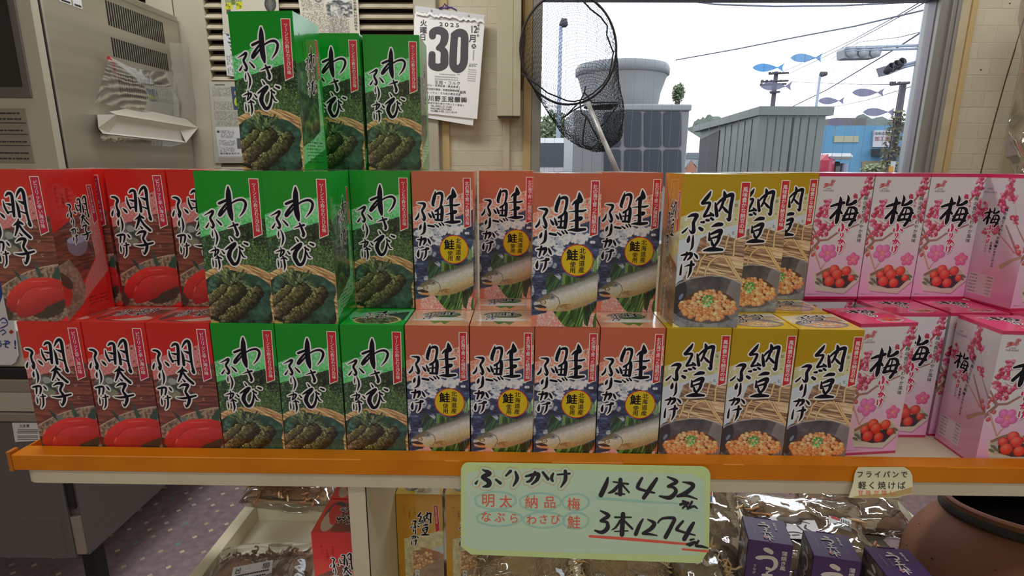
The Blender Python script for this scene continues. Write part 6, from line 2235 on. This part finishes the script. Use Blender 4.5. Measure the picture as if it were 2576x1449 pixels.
# landing net
NETM = mat('black_net_cord', (.012, .012, .016), .7)
HOOP = mat('dark_hoop', S(42, 34, 32), .45)
POLE = mat('scuffed_aluminium_pole', S(206, 206, 204), .35, metal=.25, noise=(30, S(160, 158, 154), .4, .7))
net = thing('landing_net', 'black landing net with a round hoop and silver pole hung in front of the window', 'fishing net', (.88, 1.42, 1.62))
n0 = Vector(net.location)
def z3(x, y, Y):
    return atY(1250+x/3.294, y/3.294, Y)-n0
YH = 1.415
hoop = [(592+398*math.cos(t), 402+464*math.sin(t)) for t in [2*math.pi*k/64 for k in range(64)]]
m = MB()
m.tube([z3(x, y, YH+.012*math.sin(k*.098)) for k, (x, y) in enumerate(hoop)], .0042, HOOP, 8, closed=True)
m.build('hoop', net)
keys = [(592, 402, 398, 464, .0), (640, 560, 360, 440, .010), (700, 740, 320, 380, .018), (770, 930, 280, 290, .024), (830, 1060, 215, 190, .022), (865, 1130, 120, 120, .016), (880, 1170, 20, 40, .012)]
NT, NS = 112, 58
rng = random.Random(12)
grid = []
for j in range(NS+1):
    s_ = j/NS*(len(keys)-1)
    i = min(int(s_), len(keys)-2)
    f = s_-i
    K = [keys[i][q]*(1-f)+keys[i+1][q]*f for q in range(5)]
    row = []
    for k in range(NT):
        t = 2*math.pi*(k+.5*(j % 2)*0)/NT
        zig = ((k+j) % 2-.5)*.35
        jf = 1+.035*math.sin(t*5+j*.3)*(j/NS)+.02*math.sin(t*9-j*.5)*(j/NS)
        x = K[0]+K[2]*jf*math.cos(t)+rng.uniform(-2.5, 2.5)*(1+j/NS*2)
        y = K[1]+K[3]*jf*math.sin(t)+zig*12+rng.uniform(-2.5, 2.5)*(1+j/NS*2)
        row.append(z3(x, y, YH+K[4]+.012*math.sin(t*3)*(j/NS)))
    grid.append(row)
m = MB()
def thread(a, b):
    d = (b-a)
    if d.length < 1e-5:
        return
    x = d.orthogonal().normalized()*.00068
    y = d.cross(x).normalized()*.00068
    vs = [a+x, a-x*.5+y*.87, a-x*.5-y*.87, b+x, b-x*.5+y*.87, b-x*.5-y*.87]
    m.add(vs, [(0, 1, 4, 3), (1, 2, 5, 4), (2, 0, 3, 5)], NETM)
for j in range(NS+1):
    for k in range(NT):
        if j < NS and (k+j) % 2 == 0:
            thread(grid[j][k], grid[j+1][k])
        if j % 1 == 0:
            thread(grid[j][k], grid[j][(k+1) % NT])
m.build('net_bag', net)
m = MB()
for pts in ([(705, 0), (780, 80), (860, 140), (915, 215), (910, 290), (940, 370), (965, 435), (945, 560), (930, 620)],
            [(200, 605), (270, 660), (340, 705), (420, 770), (500, 802), (580, 835), (640, 842), (720, 822), (800, 770), (880, 700), (930, 620)],
            [(735, 715), (725, 765), (690, 840), (560, 970), (545, 980), (640, 910), (720, 870)], [(725, 765), (790, 850), (1000, 848), (1000, 870), (890, 1020), (860, 1050)],
            [(690, 850), (700, 940), (740, 965), (715, 1100), (712, 1190), (750, 1235), (790, 1225), (830, 1190), (970, 1185), (975, 1160), (900, 1140)], [(740, 960), (800, 1080), (840, 1150)]):
    m.tube([z3(x, y, YH-.010) for x, y in pts], .0030, NETM, 6)
m.build('draw_cord', net)
m = MB()
a, b = z3(752, 850, YH-.020), z3(1030, 1500, YH-.060)
m.tube([a, a*.4+b*.6, b], [.0085, .0095, .010], POLE, 12)
m.build('pole', net)
# ------------------------------------------------------------------ outside the window
ASPH = mat('asphalt', So(120, 120, 122), .9, noise=(3, So(100, 100, 104), .3, .7))
m = MB()
m.box((-120, YW+.3, -.6), (160, 260, -.5), ASPH)
struct(m.build('ground_outside'))
GZ = -.5
UNIT = mat('grey_unit_paint', So(146, 149, 154), .5)
UNIT_D = mat('unit_dark_fins', So(52, 62, 78), .5)
UNIT_L = mat('unit_pale_edge', So(166, 169, 172), .5)
def pt(x, y, Y):
    return atY(x, y, Y)
def panel(mb, quad, Y, m_, d=.02):
    mb.prism([pt(*q, Y) for q in quad], (0, d, 0), m_)
# condenser
YA = 4.4
c = pt(1585, 437, YA)
ac = thing('condenser_unit', 'big grey air conditioning condenser with a flared fan hood outside the window', 'air conditioner', (c.x, YA+.5, GZ))
o0 = Vector(ac.location)
def P0(x, y, Y=YA):
    return pt(x, y, Y)-o0
xl, xr = P0(1442, 350).x, P0(1733, 350).x
zt = P0(1590, 262).z
m = MB()
m.bbox((xl, -.5, .05), (xr-.012, .55, zt-.05), UNIT, .01)
m.bbox((P0(1553, 300).x, -.52, zt-.055), (xr, .57, zt), UNIT_L, .01)
m.build('unit_body', ac)
m = MB()
def rrect(x0, y0, x1, y1, r):
    q = []
    for cx, cy, a in ((x1-r, y0+r, -90), (x1-r, y1-r, 0), (x0+r, y1-r, 90), (x0+r, y0+r, 180)):
        for k in range(5):
            t = math.radians(a+k*22.5)
            q.append((cx+r*math.cos(t), cy+r*math.sin(t)))
    return q
for (x0, x1) in ((1520, 1562), (1571, 1614), (1621, 1664), (1670, 1714)):
    for (y0, y1) in ((281, 370), (376, 470)):
        m.prism([pt(x, y, YA-.012)-o0 for x, y in rrect(x0, y0, x1, y1, 7)], (0, .012, 0), UNIT_D)
m.build('fin_openings', ac)
m = MB()
ctr = P0(1590, 200)
k = (P0(1714, 160).x-P0(1456, 160).x)/2
zA, zB, zC, zD = P0(1590, 256).z, P0(1590, 180).z, P0(1590, 168).z, P0(1590, 141).z
m.lathe([(k*.80, zA), (k*.84, zA+(zB-zA)*.5), (k*.93, zB), (k*.96, zC-.01)], UNIT_L, 48, Matrix.Translation((ctr.x, .03, 0)))
m.lathe([(k*.96, zC-.01), (k, zC), (k*1.005, zC+(zD-zC)*.6), (k*.97, zD), (k*.86, zD+.01), (k*.84, zB), (0, zB)], UNIT, 48, Matrix.Translation((ctr.x, .03, 0)))
m.build('fan_hood', ac)
# grey steel cabinet
CABM = mat('grey_cabinet_paint', So(128, 134, 132), .55, noise=(1.5, So(116, 122, 118), .3, .7))
CABD = mat('cabinet_dark_opening', So(60, 62, 66), .7)
YB = 5.2
c = pt(1918, 300, YB)
cb = thing('grey_shed', 'grey steel shed with a flat overhanging roof outside the window', 'shed', (c.x, YB, GZ))
o0 = Vector(cb.location)
a0, a1, a2 = pt(1912, 290, YB)-o0, pt(2078, 290, YB)-o0, pt(1762, 330, 8.3)-o0
ztop = (pt(1918, 290, YB)-o0).z
m = MB()
n_ = Vector((0, 0, 1))
base = [Vector((a0.x, a0.y, 0)), Vector((a1.x, a1.y, 0)), Vector((a1.x-.2, 3.2, 0)), Vector((a2.x, a2.y, 0))]
m.prism(base, (0, 0, ztop), CABM)
m.build('shed_walls', cb)
m = MB()
r_ = [Vector((a0.x-.03, a0.y-.05, ztop)), Vector((a1.x+.05, a1.y-.05, ztop)), Vector((a1.x, 3.3, ztop)), Vector((a2.x-.12, a2.y, ztop))]
m.prism(r_, (0, 0, .085), CABM)
m.build('shed_roof', cb)
m = MB()
SEAM = mat('panel_seam', So(80, 84, 84), .7)
for i in range(1, 8):
    x = a0.x+(a1.x-a0.x)*i/8
    m.box((x, -.006, .05), (x+(.018 if i == 4 else .006), -.0005, ztop-.02), BLACKP if i == 4 else SEAM)
d_ = Vector((a2.x-a0.x, a2.y-a0.y, 0))
nn = Vector((d_.y, -d_.x, 0)).normalized()*(-.006 if d_.y*1 < 0 else .006)
if nn.x > 0:
    nn = -nn
for t in (.08, .17, .26, .36, .46):
    p0 = Vector((a0.x, a0.y, 0))+d_*t
    q = d_.normalized()*.012
    m.prism([p0+nn+Vector((0, 0, .05)), p0+nn+q+Vector((0, 0, .05)), p0+nn+q+Vector((0, 0, ztop-.02)), p0+nn+Vector((0, 0, ztop-.02))], -nn*.9, SEAM)
m.build('panel_seams', cb)
m = MB()
p0, p1 = Vector((a0.x, a0.y, 0))+d_*.56, Vector((a0.x, a0.y, 0))+d_*.97
m.prism([p0+nn*2+Vector((0, 0, .1)), p1+nn*2+Vector((0, 0, .1)), p1+nn*2+Vector((0, 0, ztop-.12)), p0+nn*2+Vector((0, 0, ztop-.05))], -nn*1.9, CABD)
m.build('shed_opening', cb)
# white van
VANW = mat('white_van_paint', So(222, 222, 224), .3)
VGL = mat('van_glass', So(96, 104, 112), .15)
YV = 9.5
c = pt(1398, 437, YV)
van = thing('white_van', 'white van with a red tail light parked outside behind the net', 'van', (c.x, YV+1.8, GZ))
o0 = Vector(van.location)
xl, xr = (pt(1330, 400, YV)-o0).x, (pt(1438, 400, YV)-o0).x
zt = (pt(1400, 346, YV)-o0).z
m = MB()
m.bbox((xl, -1.8, .35), (xr, 1.9, zt-.10), VANW, .08)
m.bbox((xl+.05, -1.72, zt-.2), (xr-.05, 1.8, zt), VANW, .09)
m.build('van_body', van)
m = MB()
panel_ = [pt(x, y, YV)-o0+Vector((0, -.012, 0)) for x, y in ((1340, 360), (1435, 360), (1436, 420), (1340, 420))]
m.prism(panel_, (0, .02, 0), VGL)
m.build('rear_window', van)
m = MB()
TAIL = mat('red_tail_light', So(200, 50, 60), .3)
m.prism([pt(x, y, YV)-o0+Vector((0, -.02, 0)) for x, y in ((1424, 351), (1437, 352), (1437, 357), (1424, 356))], (0, .03, 0), TAIL)
m.build('tail_light', van)
TYRE = mat('black_tyre', (.02, .02, .02), .8)
for sx in (xl+.1, xr-.3):
    for sy in (-1.2, 1.2):
        m = MB()
        m.cyl((sx, sy, .33), (sx+.2, sy, .33), .33, TYRE)
        m.build('wheel', van)
# red delivery truck
YR = 9.0
REDP = mat('red_truck_paint', So(206, 60, 92), .4)
c = pt(2105, 437, YR)
tk2 = thing('red_truck', 'red truck with a white roof parked outside by the grey shed', 'truck', (c.x, YR+1, GZ))
o0 = Vector(tk2.location)
m = MB()
x0, x1 = (pt(2070, 420, YR)-o0).x, (pt(2107, 420, YR)-o0).x
zt = (pt(2090, 388, YR)-o0).z
m.bbox((x0, -1, .4), (x1, 2.5, zt), REDP, .1)
m.build('truck_body', tk2)
m = MB()
x2 = (pt(2137, 420, YR)-o0).x
m.bbox((x1-.05, -.9, .4), (x2, 2.4, zt-.12), mat('dark_truck_window', So(66, 74, 72), .25), .08)
m.build('truck_window', tk2)
m = MB()
m.bbox((x0+.1, -1.02, zt-.09), (x2+.05, 2.5, zt+.02), VANW, .05)
m.bbox((x2-.08, -.95, .5), (x2+.01, 2.4, zt-.15), mat('lilac_truck_pillar', So(150, 150, 176), .4), .02)
m.build('truck_roof', tk2)
for sx in (x0+.05, x2-.3):
    m = MB()
    m.cyl((sx, .6, .35), (sx+.2, .6, .35), .35, TYRE)
    m.build('wheel', tk2)
# blue building
BLU = mat('blue_painted_wall', So(120, 182, 222), .8, noise=(.5, So(104, 166, 208), .3, .7))
YK = 30
CONC = mat('stained_concrete', So(150, 144, 136), .9, noise=(.8, So(116, 108, 102), .3, .7))
c = pt(2180, 437, YK)
bb = thing('blue_building', 'light blue building with a white sign and concrete roof block across the road', 'building', (c.x, YK+4, GZ))
o0 = Vector(bb.location)
Q = lambda x, y, d=0.: pt(x, y, YK)-o0+Vector((0, -d, 0))
def slabp(mb, quad, d, dep, mm):
    mb.prism([Q(x, y, d) for x, y in quad], (0, dep, 0), mm)
m = MB()
z0 = -Q(2100, 400).z*0
x0, x1 = Q(2060, 400).x, Q(2276, 400).x
m.box((x0, -4, 0), (x1, 4, Q(2180, 316).z), BLU)
m.build('building_walls', bb)
m = MB()
m.box((Q(2140, 300).x, -2.5, Q(2180, 316).z), (Q(2224, 300).x, 3, Q(2180, 291).z), CONC)
m.build('roof_block', bb)
m = MB()
slabp(m, ((2097, 342), (2159, 342), (2158, 358), (2096, 358)), .05, .06, mat('yellowed_window', So(196, 196, 160), .4))
m.build('window', bb)
m = MB()
slabp(m, ((2195, 328), (2254, 328), (2254, 370), (2192, 370)), .12, .1, mat('white_sign_board', So(228, 228, 236), .6))
write(m, '志布志湾海産物', lambda u, v: Q(u, v, .16), mat('navy_sign_letters', So(60, 64, 84), .6), 2200, 336, 8.6, 8.6, bold=.02)
write(m, '加工直売', lambda u, v: Q(u, v, .16), mat('red_sign_letters', So(170, 70, 90), .6), 2202, 349, 12, 12.6, bold=.02)
m.build('sign_board', bb)
m = MB()
slabp(m, ((2190, 375), (2262, 375), (2262, 392), (2190, 392)), .9, .9, mat('dark_awning', So(88, 84, 84), .8))
m.build('awning', bb)
m = MB()
slabp(m, ((2168, 405), (2232, 405), (2232, 432), (2166, 432)), .06, .07, mat('faded_shutter', So(172, 156, 126), .7))
m.build('shutter', bb)
# second small house
hs = thing('small_house', 'small orange house with a gabled roof between the condenser and the shed', 'house', (*pt(1740, 437, 24).to_2d(), GZ))
o0 = Vector(hs.location)
Q2 = lambda x, y: pt(x, y, 24)-o0
m = MB()
m.prism([Vector((Q2(1727, 437).x, 0, 0)), Vector((Q2(1752, 437).x, 0, 0)), Q2(1752, 420), Q2(1738, 403), Q2(1727, 420)], (0, 3, 0), mat('orange_house_wall', So(206, 140, 112), .8))
m.build('house_walls', hs)
m = MB()
RF = mat('grey_tiled_roof', So(150, 156, 166), .7)
m.prism([Q2(1738, 401), Q2(1755, 421), Q2(1753, 424), Q2(1738, 404)], (0, 3.2, 0), RF)
m.prism([Q2(1738, 401), Q2(1724, 421), Q2(1726, 424), Q2(1738, 404)], (0, 3.2, 0), RF)
m.build('house_roof', hs)
hs2 = thing('pale_house', 'pale house with a grey roof farther behind the small orange house', 'house', (*pt(1745, 437, 42).to_2d(), GZ))
o0 = Vector(hs2.location)
Q3 = lambda x, y: pt(x, y, 42)-o0
m = MB()
m.prism([Vector((Q3(1722, 437).x, 0, 0)), Vector((Q3(1775, 437).x, 0, 0)), Q3(1775, 400), Q3(1722, 400)], (0, 6, 0), mat('pale_house_wall', So(196, 200, 206), .8))
m.build('house_walls', hs2)
m = MB()
m.prism([Q3(1718, 401), Q3(1779, 401), Q3(1768, 384), Q3(1730, 384)], (0, 6.5, 0), RF)
m.build('house_roof', hs2)
# poles, lamps, wires
PALEP = mat('pale_grey_pole', So(176, 188, 210), .5)
PDARK = mat('dark_pole', So(92, 88, 100), .8)
def pole_px(mb, x0, y0, x1, y1, Y, r0, r1, mm, n=12):
    mb.tube([pt(x0, y0, Y), pt(x1, y1, Y)], [r0, r1], mm, n)
def rooted(name, label, cat, x, Y, group=None):
    p = pt(x, 437, Y)
    t = thing(name, label, cat, (p.x, Y, GZ), 0, group)
    return t, Vector(t.location)
class MBo(MB):
    def __init__(s, o):
        super().__init__()
        s.o = o
    def build(s, name, parent=None, loc=None):
        s.v = [tuple(Vector(v)-s.o) for v in s.v]
        return super().build(name, parent, loc)
t, o = rooted('street_lamp', 'grey street lamp seen through the landing net', 'street lamp', 1410, 15)
m = MBo(o)
top = pt(1411, 66, 15)
m.tube([(top.x, 15, GZ), tuple(top)], [.075, .05], PALEP, 12)
m.build('lamp_post', t)
m = MBo(o)
a, b = pt(1409, 66, 15), pt(1427, 55, 15)
m.tube([a, a*.5+b*.5+Vector((0, 0, .03)), b], [.05, .13, .09], PDARK, 10)
m.build('lamp_head', t)
t, o = rooted('street_lamp', 'thin distant street lamp right of the utility pole', 'street lamp', 2055, 24)
m = MBo(o)
top = pt(2063, 190, 24)
m.tube([(top.x, 24, GZ), tuple(top)], [.08, .05], PALEP, 10)
m.build('lamp_post', t)
m = MBo(o)
m.tube([pt(2062, 191, 24), pt(2066, 187, 24), pt(2080, 185, 24)], [.05, .12, .08], PDARK, 8)
m.build('lamp_head', t)
t, o = rooted('utility_pole', 'dark utility pole with many crossarms rising above the shed roof', 'utility pole', 1950, 40)
m = MBo(o)
top = pt(1953, 180, 40)
m.tube([(top.x, 40, GZ), tuple(top)], [.2, .14], PDARK, 10)
m.build('pole_shaft', t)
for (x0, x1, y) in ((1934, 1984, 186), (1914, 1983, 206), (1912, 1978, 214), (1938, 1962, 234)):
    m = MBo(o)
    m.tube([pt(x0, y, 39.8), pt(x1, y-3, 39.8)], .07, PDARK, 6)
    rng = random.Random(x0)
    for k in range(6):
        x = x0+(x1-x0)*(k+.3)/6
        m.tube([pt(x, y-1, 39.8), pt(x, y-5, 39.8)], .09, PDARK, 6)
    m.build('crossarm', t)
t, o = rooted('utility_pole', 'leaning-looking utility pole wrapped in ivy in front of the blue building', 'utility pole', 2245, 20)
m = MBo(o)
top = pt(2273, 206, 20)
m.tube([(top.x, 20, GZ), tuple(top)], [.16, .11], PDARK, 10)
m.build('pole_shaft', t)
m = MBo(o)
m.tube([pt(2240, 213, 19.8), pt(2288, 208, 19.8)], .05, PDARK, 6)
for x in (2242, 2250, 2262, 2284):
    m.tube([pt(x, 212, 19.8), pt(x, 205, 19.8)], .05, PDARK, 6)
m.build('crossarm', t)
IVY = [mat('ivy_leaf_'+n, So(*c), .7) for n, c in (('green', (92, 104, 62)), ('brown', (126, 108, 78)), ('pale', (132, 136, 92)))]
m = MBo(o)
rng = random.Random(4)
for k in range(900):
    z = rng.uniform(0, (pt(2262, 280, 20)-o).z)
    a = rng.uniform(0, 6.28)
    r = .16+rng.random()*.16*(1.6-z/4)
    p = Vector((top.x+r*math.cos(a), 20+r*math.sin(a), GZ+z))
    d = Vector((rng.uniform(-1, 1), rng.uniform(-1, 1), rng.uniform(-1, 1))).normalized()*.07
    e = d.orthogonal().normalized()*.05
    m.add([p-d, p+e, p+d, p-e], [(0, 1, 2, 3)], rng.choice(IVY))
m.build('ivy', t)
t, o = rooted('signal_pole', 'pale steel pole at the right of the window carrying traffic signals', 'traffic signal', 2290, 9)
m = MBo(o)
top = pt(2345, -40, 9)
m.tube([(top.x, 9, GZ), tuple(top)], [.075, .06], PALEP, 14)
m.build('pole_shaft', t)
m = MBo(o)
for y in (116, 124):
    m.tube([pt(2140, y+4, 9), pt(2220, y+1, 9), pt(2345, y-3, 9)], .022, PALEP, 8)
for y in (162, 168):
    m.tube([pt(2262, y+4, 9), pt(2335, y-14, 9)], .022, PALEP, 8)
m.build('signal_arm', t)
m = MBo(o)
SIGB = mat('signal_housing', So(186, 190, 200), .5)
a, b, c_, d = (pt(*q, 8.9) for q in ((2124, 117), (2222, 114), (2214, 142), (2124, 146)))
m.prism([a+Vector((.03, 0, 0)), b-Vector((.02, 0, 0)), b-Vector((0, 0, .06)), c_, c_-Vector((.06, 0, .02)), d+Vector((.06, 0, -.005)), d, a-Vector((0, 0, .05))], (0, .22, 0), SIGB)
for k in range(3):
    q = pt(2142+k*30, 131, 8.88)
    m.lathe([(.085, 0), (.085, .02), (.0, .03)], SIGB, 20, Matrix.Translation(q) @ Matrix.Rotation(math.radians(90), 4, 'X'))
m.tube([pt(2128, 122, 8.86), pt(2222, 119, 8.86)], .012, PALEP, 6)
m.tube([pt(2128, 128, 8.86), pt(2222, 125, 8.86)], .012, PALEP, 6)
m.build('signal_back', t)
m = MBo(o)
a, b, c_, d = (pt(*q, 9) for q in ((2230, 166), (2280, 148), (2285, 168), (2237, 188)))
m.prism([a, b, c_, d], (0, .28, 0), SIGB)
SD = mat('signal_dark_visor', So(50, 50, 62), .6)
for k, (x, y) in enumerate(((2236, 174), (2249, 168), (2262, 162))):
    q = pt(x, y, 8.92)
    mm = SD
    m.lathe([(.058, -.06), (.062, .09), (.052, .09), (.048, 0)], SD, 20, Matrix.Translation(q) @ Matrix.Rotation(math.radians(62), 4, 'X') @ Matrix.Rotation(0, 4, 'Z'))
    m.lathe([(.05, .0), (.0, .012)], mat('signal_red_lens', So(190, 60, 60), .3) if k == 2 else SD, 16, Matrix.Translation(q) @ Matrix.Rotation(math.radians(62), 4, 'X'))
m.build('signal_head', t)
m = MBo(o)
m.prism([pt(*q, 8.9) for q in ((2316, 135), (2340, 129), (2339, 165), (2313, 172))], (0, .03, 0), mat('place_name_plate', So(176, 190, 220), .5))
write(m, '福島', lambda u, v: pt(u, v, 8.88), mat('plate_letters', So(80, 90, 120), .6), 2322, 148, 9, 10, bold=.02)
m.build('name_plate', t)
t, o = rooted('marker_post', 'small orange and white marker post beside the ivy pole', 'post', 2243, 18)
m = MBo(o)
m.box((o.x-.05, o.y-.05, GZ), (o.x+.05, o.y+.05, pt(2243, 406, 18).z), mat('white_post', So(214, 214, 214), .6))
m.build('post', t)
m = MBo(o)
m.prism([pt(*q, 17.9) for q in ((2238, 418), (2248, 418), (2247, 440), (2236, 440))], (0, .04, 0), mat('orange_plate', So(230, 160, 30), .6))
m.build('plate', t)
CABLE = mat('overhead_cable', So(128, 132, 150), .6)
for i, (pts, lab) in enumerate((
        (((1690, -4, 14), (1800, 11, 14), (1950, 16, 14), (2120, 14, 14), (2400, 0, 14)), 'overhead cable sagging along the top of the window'),
        (((1700, 151, 22), (1850, 124, 20), (2000, 94, 18), (2150, 66, 16), (2270, 38, 14), (2400, 8, 13)), 'thick overhead cable slanting up from the condenser hood'),
        (((1990, 270, 30), (2080, 226, 26), (2180, 166, 20), (2260, 118, 16), (2400, 28, 12)), 'overhead cable slanting up from the shed roof past the signals'),
        (((1970, 180, 40), (2040, 150, 34), (2150, 98, 26), (2260, 38, 18), (2340, -10, 14)), 'thin overhead cable rising from the utility pole top'),
        (((1980, 188, 40), (2100, 130, 30), (2220, 66, 22), (2330, 4, 15)), 'second thin overhead cable rising from the utility pole'),
        (((1984, 206, 40), (2080, 209, 34), (2180, 213, 26), (2242, 212, 20)), 'level overhead cable between the two utility poles'),
        (((2084, 272, 40), (2180, 252, 30), (2260, 228, 22), (2350, 200, 16)), 'overhead cable passing below the lowest signal'),
        (((2090, 150, 40), (2160, 106, 30), (2260, 94, 22), (2360, 70, 16)), 'faint overhead cable behind the back of the signal'))):
    m = MB()
    o = pt(*pts[0])
    L = [pt(*q)-o for q in pts]
    m.tube(L, .022 if i < 3 else .016, CABLE, 6)
    tag(m.build('overhead_cable', None, o), lab, 'cable', 'overhead cables outside the window')
# greenery
LEAF = [mat('tree_leaf_'+n, S(*c), .8) for n, c in (('dark', (70, 84, 60)), ('mid', (98, 112, 80)), ('pale', (130, 140, 104)))]
BARK = mat('tree_bark', So(92, 80, 70), .9)
def tree(label, x, y0, y1, wpx, Y, n=900, seed=1):
    p = pt(x, (y0+y1)/2, Y)
    t, o = rooted('tree', label, 'tree', x, Y, 'trees outside the window')
    m = MBo(o)
    m.tube([(p.x, Y, GZ), (p.x, Y, p.z)], [.18, .08], BARK, 8)
    m.build('trunk', t)
    m = MBo(o)
    r = random.Random(seed)
    w = wpx/FPX*(Y+.7)
    h = (pt(x, y0, Y).z-pt(x, y1, Y).z)/2
    for k in range(n):
        u, v, s_ = r.gauss(0, .45), r.gauss(0, .45), r.gauss(0, .45)
        if u*u+v*v+s_*s_ > 1:
            continue
        q = p+Vector((u*w, v*w, s_*h))
        L = .035*w+.02
        d = Vector((r.uniform(-1, 1), r.uniform(-1, 1), r.uniform(-1, 1))).normalized()*L*2
        e = d.orthogonal().normalized()*L
        m.add([q-d, q+e, q+d, q-e], [(0, 1, 2, 3)], r.choice(LEAF))
    m.build('foliage', t)
tree('grey-green tree behind the lower part of the landing net', 1392, 278, 420, 56, 26, 3200, 2)
tree('small dark tree just right of the condenser hood', 1706, 208, 262, 16, 20, 1200, 3)
tree('low shrub at the foot of the ivy pole', 2205, 410, 440, 34, 26, 700, 4)
tree('low shrub beside the pale steel pole', 2262, 408, 440, 26, 24, 700, 5)
HILL = mat('wooded_hill', So(96, 110, 102), .95, noise=(.09, So(120, 136, 112), .35, .7), bump=(.5, 1, 1.5))
HILL2 = mat('far_wooded_hill', So(120, 132, 130), .95, noise=(.06, So(98, 112, 108), .35, .7), bump=(.4, 1, 2))
def hill(name, pts, Y, mm, dep, label):
    m = MB()
    top = [pt(x, y, Y) for x, y in pts]
    o = Vector((top[0].x, Y, GZ))
    vs, fs = [], []
    K = 5
    r = random.Random(len(pts))
    n = len(top)
    T = []
    for i in range(n-1):
        for k in range(6):
            q = top[i].lerp(top[i+1], k/6)
            T.append(q+Vector((0, 0, r.uniform(-.5, .8)*Y/150)))
    T.append(top[-1])
    n = len(T)
    for j in range(K+1):
        a = j/K
        for q in T:
            vs.append(Vector((q.x, Y-dep*(1-math.cos(a*1.57)), GZ+(q.z-GZ)*math.cos(a*1.57)))-o)
    for j in range(K):
        for i in range(n-1):
            fs.append((j*n+i, j*n+i+1, (j+1)*n+i+1, (j+1)*n+i))
    m.add(vs, fs, mm, True)
    struct(m.build(name, None, o))
hill('hill_outside_near', ((1725, 330), (1750, 305), (1785, 292), (1830, 300), (1880, 330), (2000, 350)), 120, HILL, 40, '')
hill('hill_outside_far', ((2060, 330), (2110, 305), (2160, 290), (2230, 302), (2290, 318), (2360, 300), (2480, 290)), 160, HILL2, 40, '')
bpy.data.objects.remove(_tob)
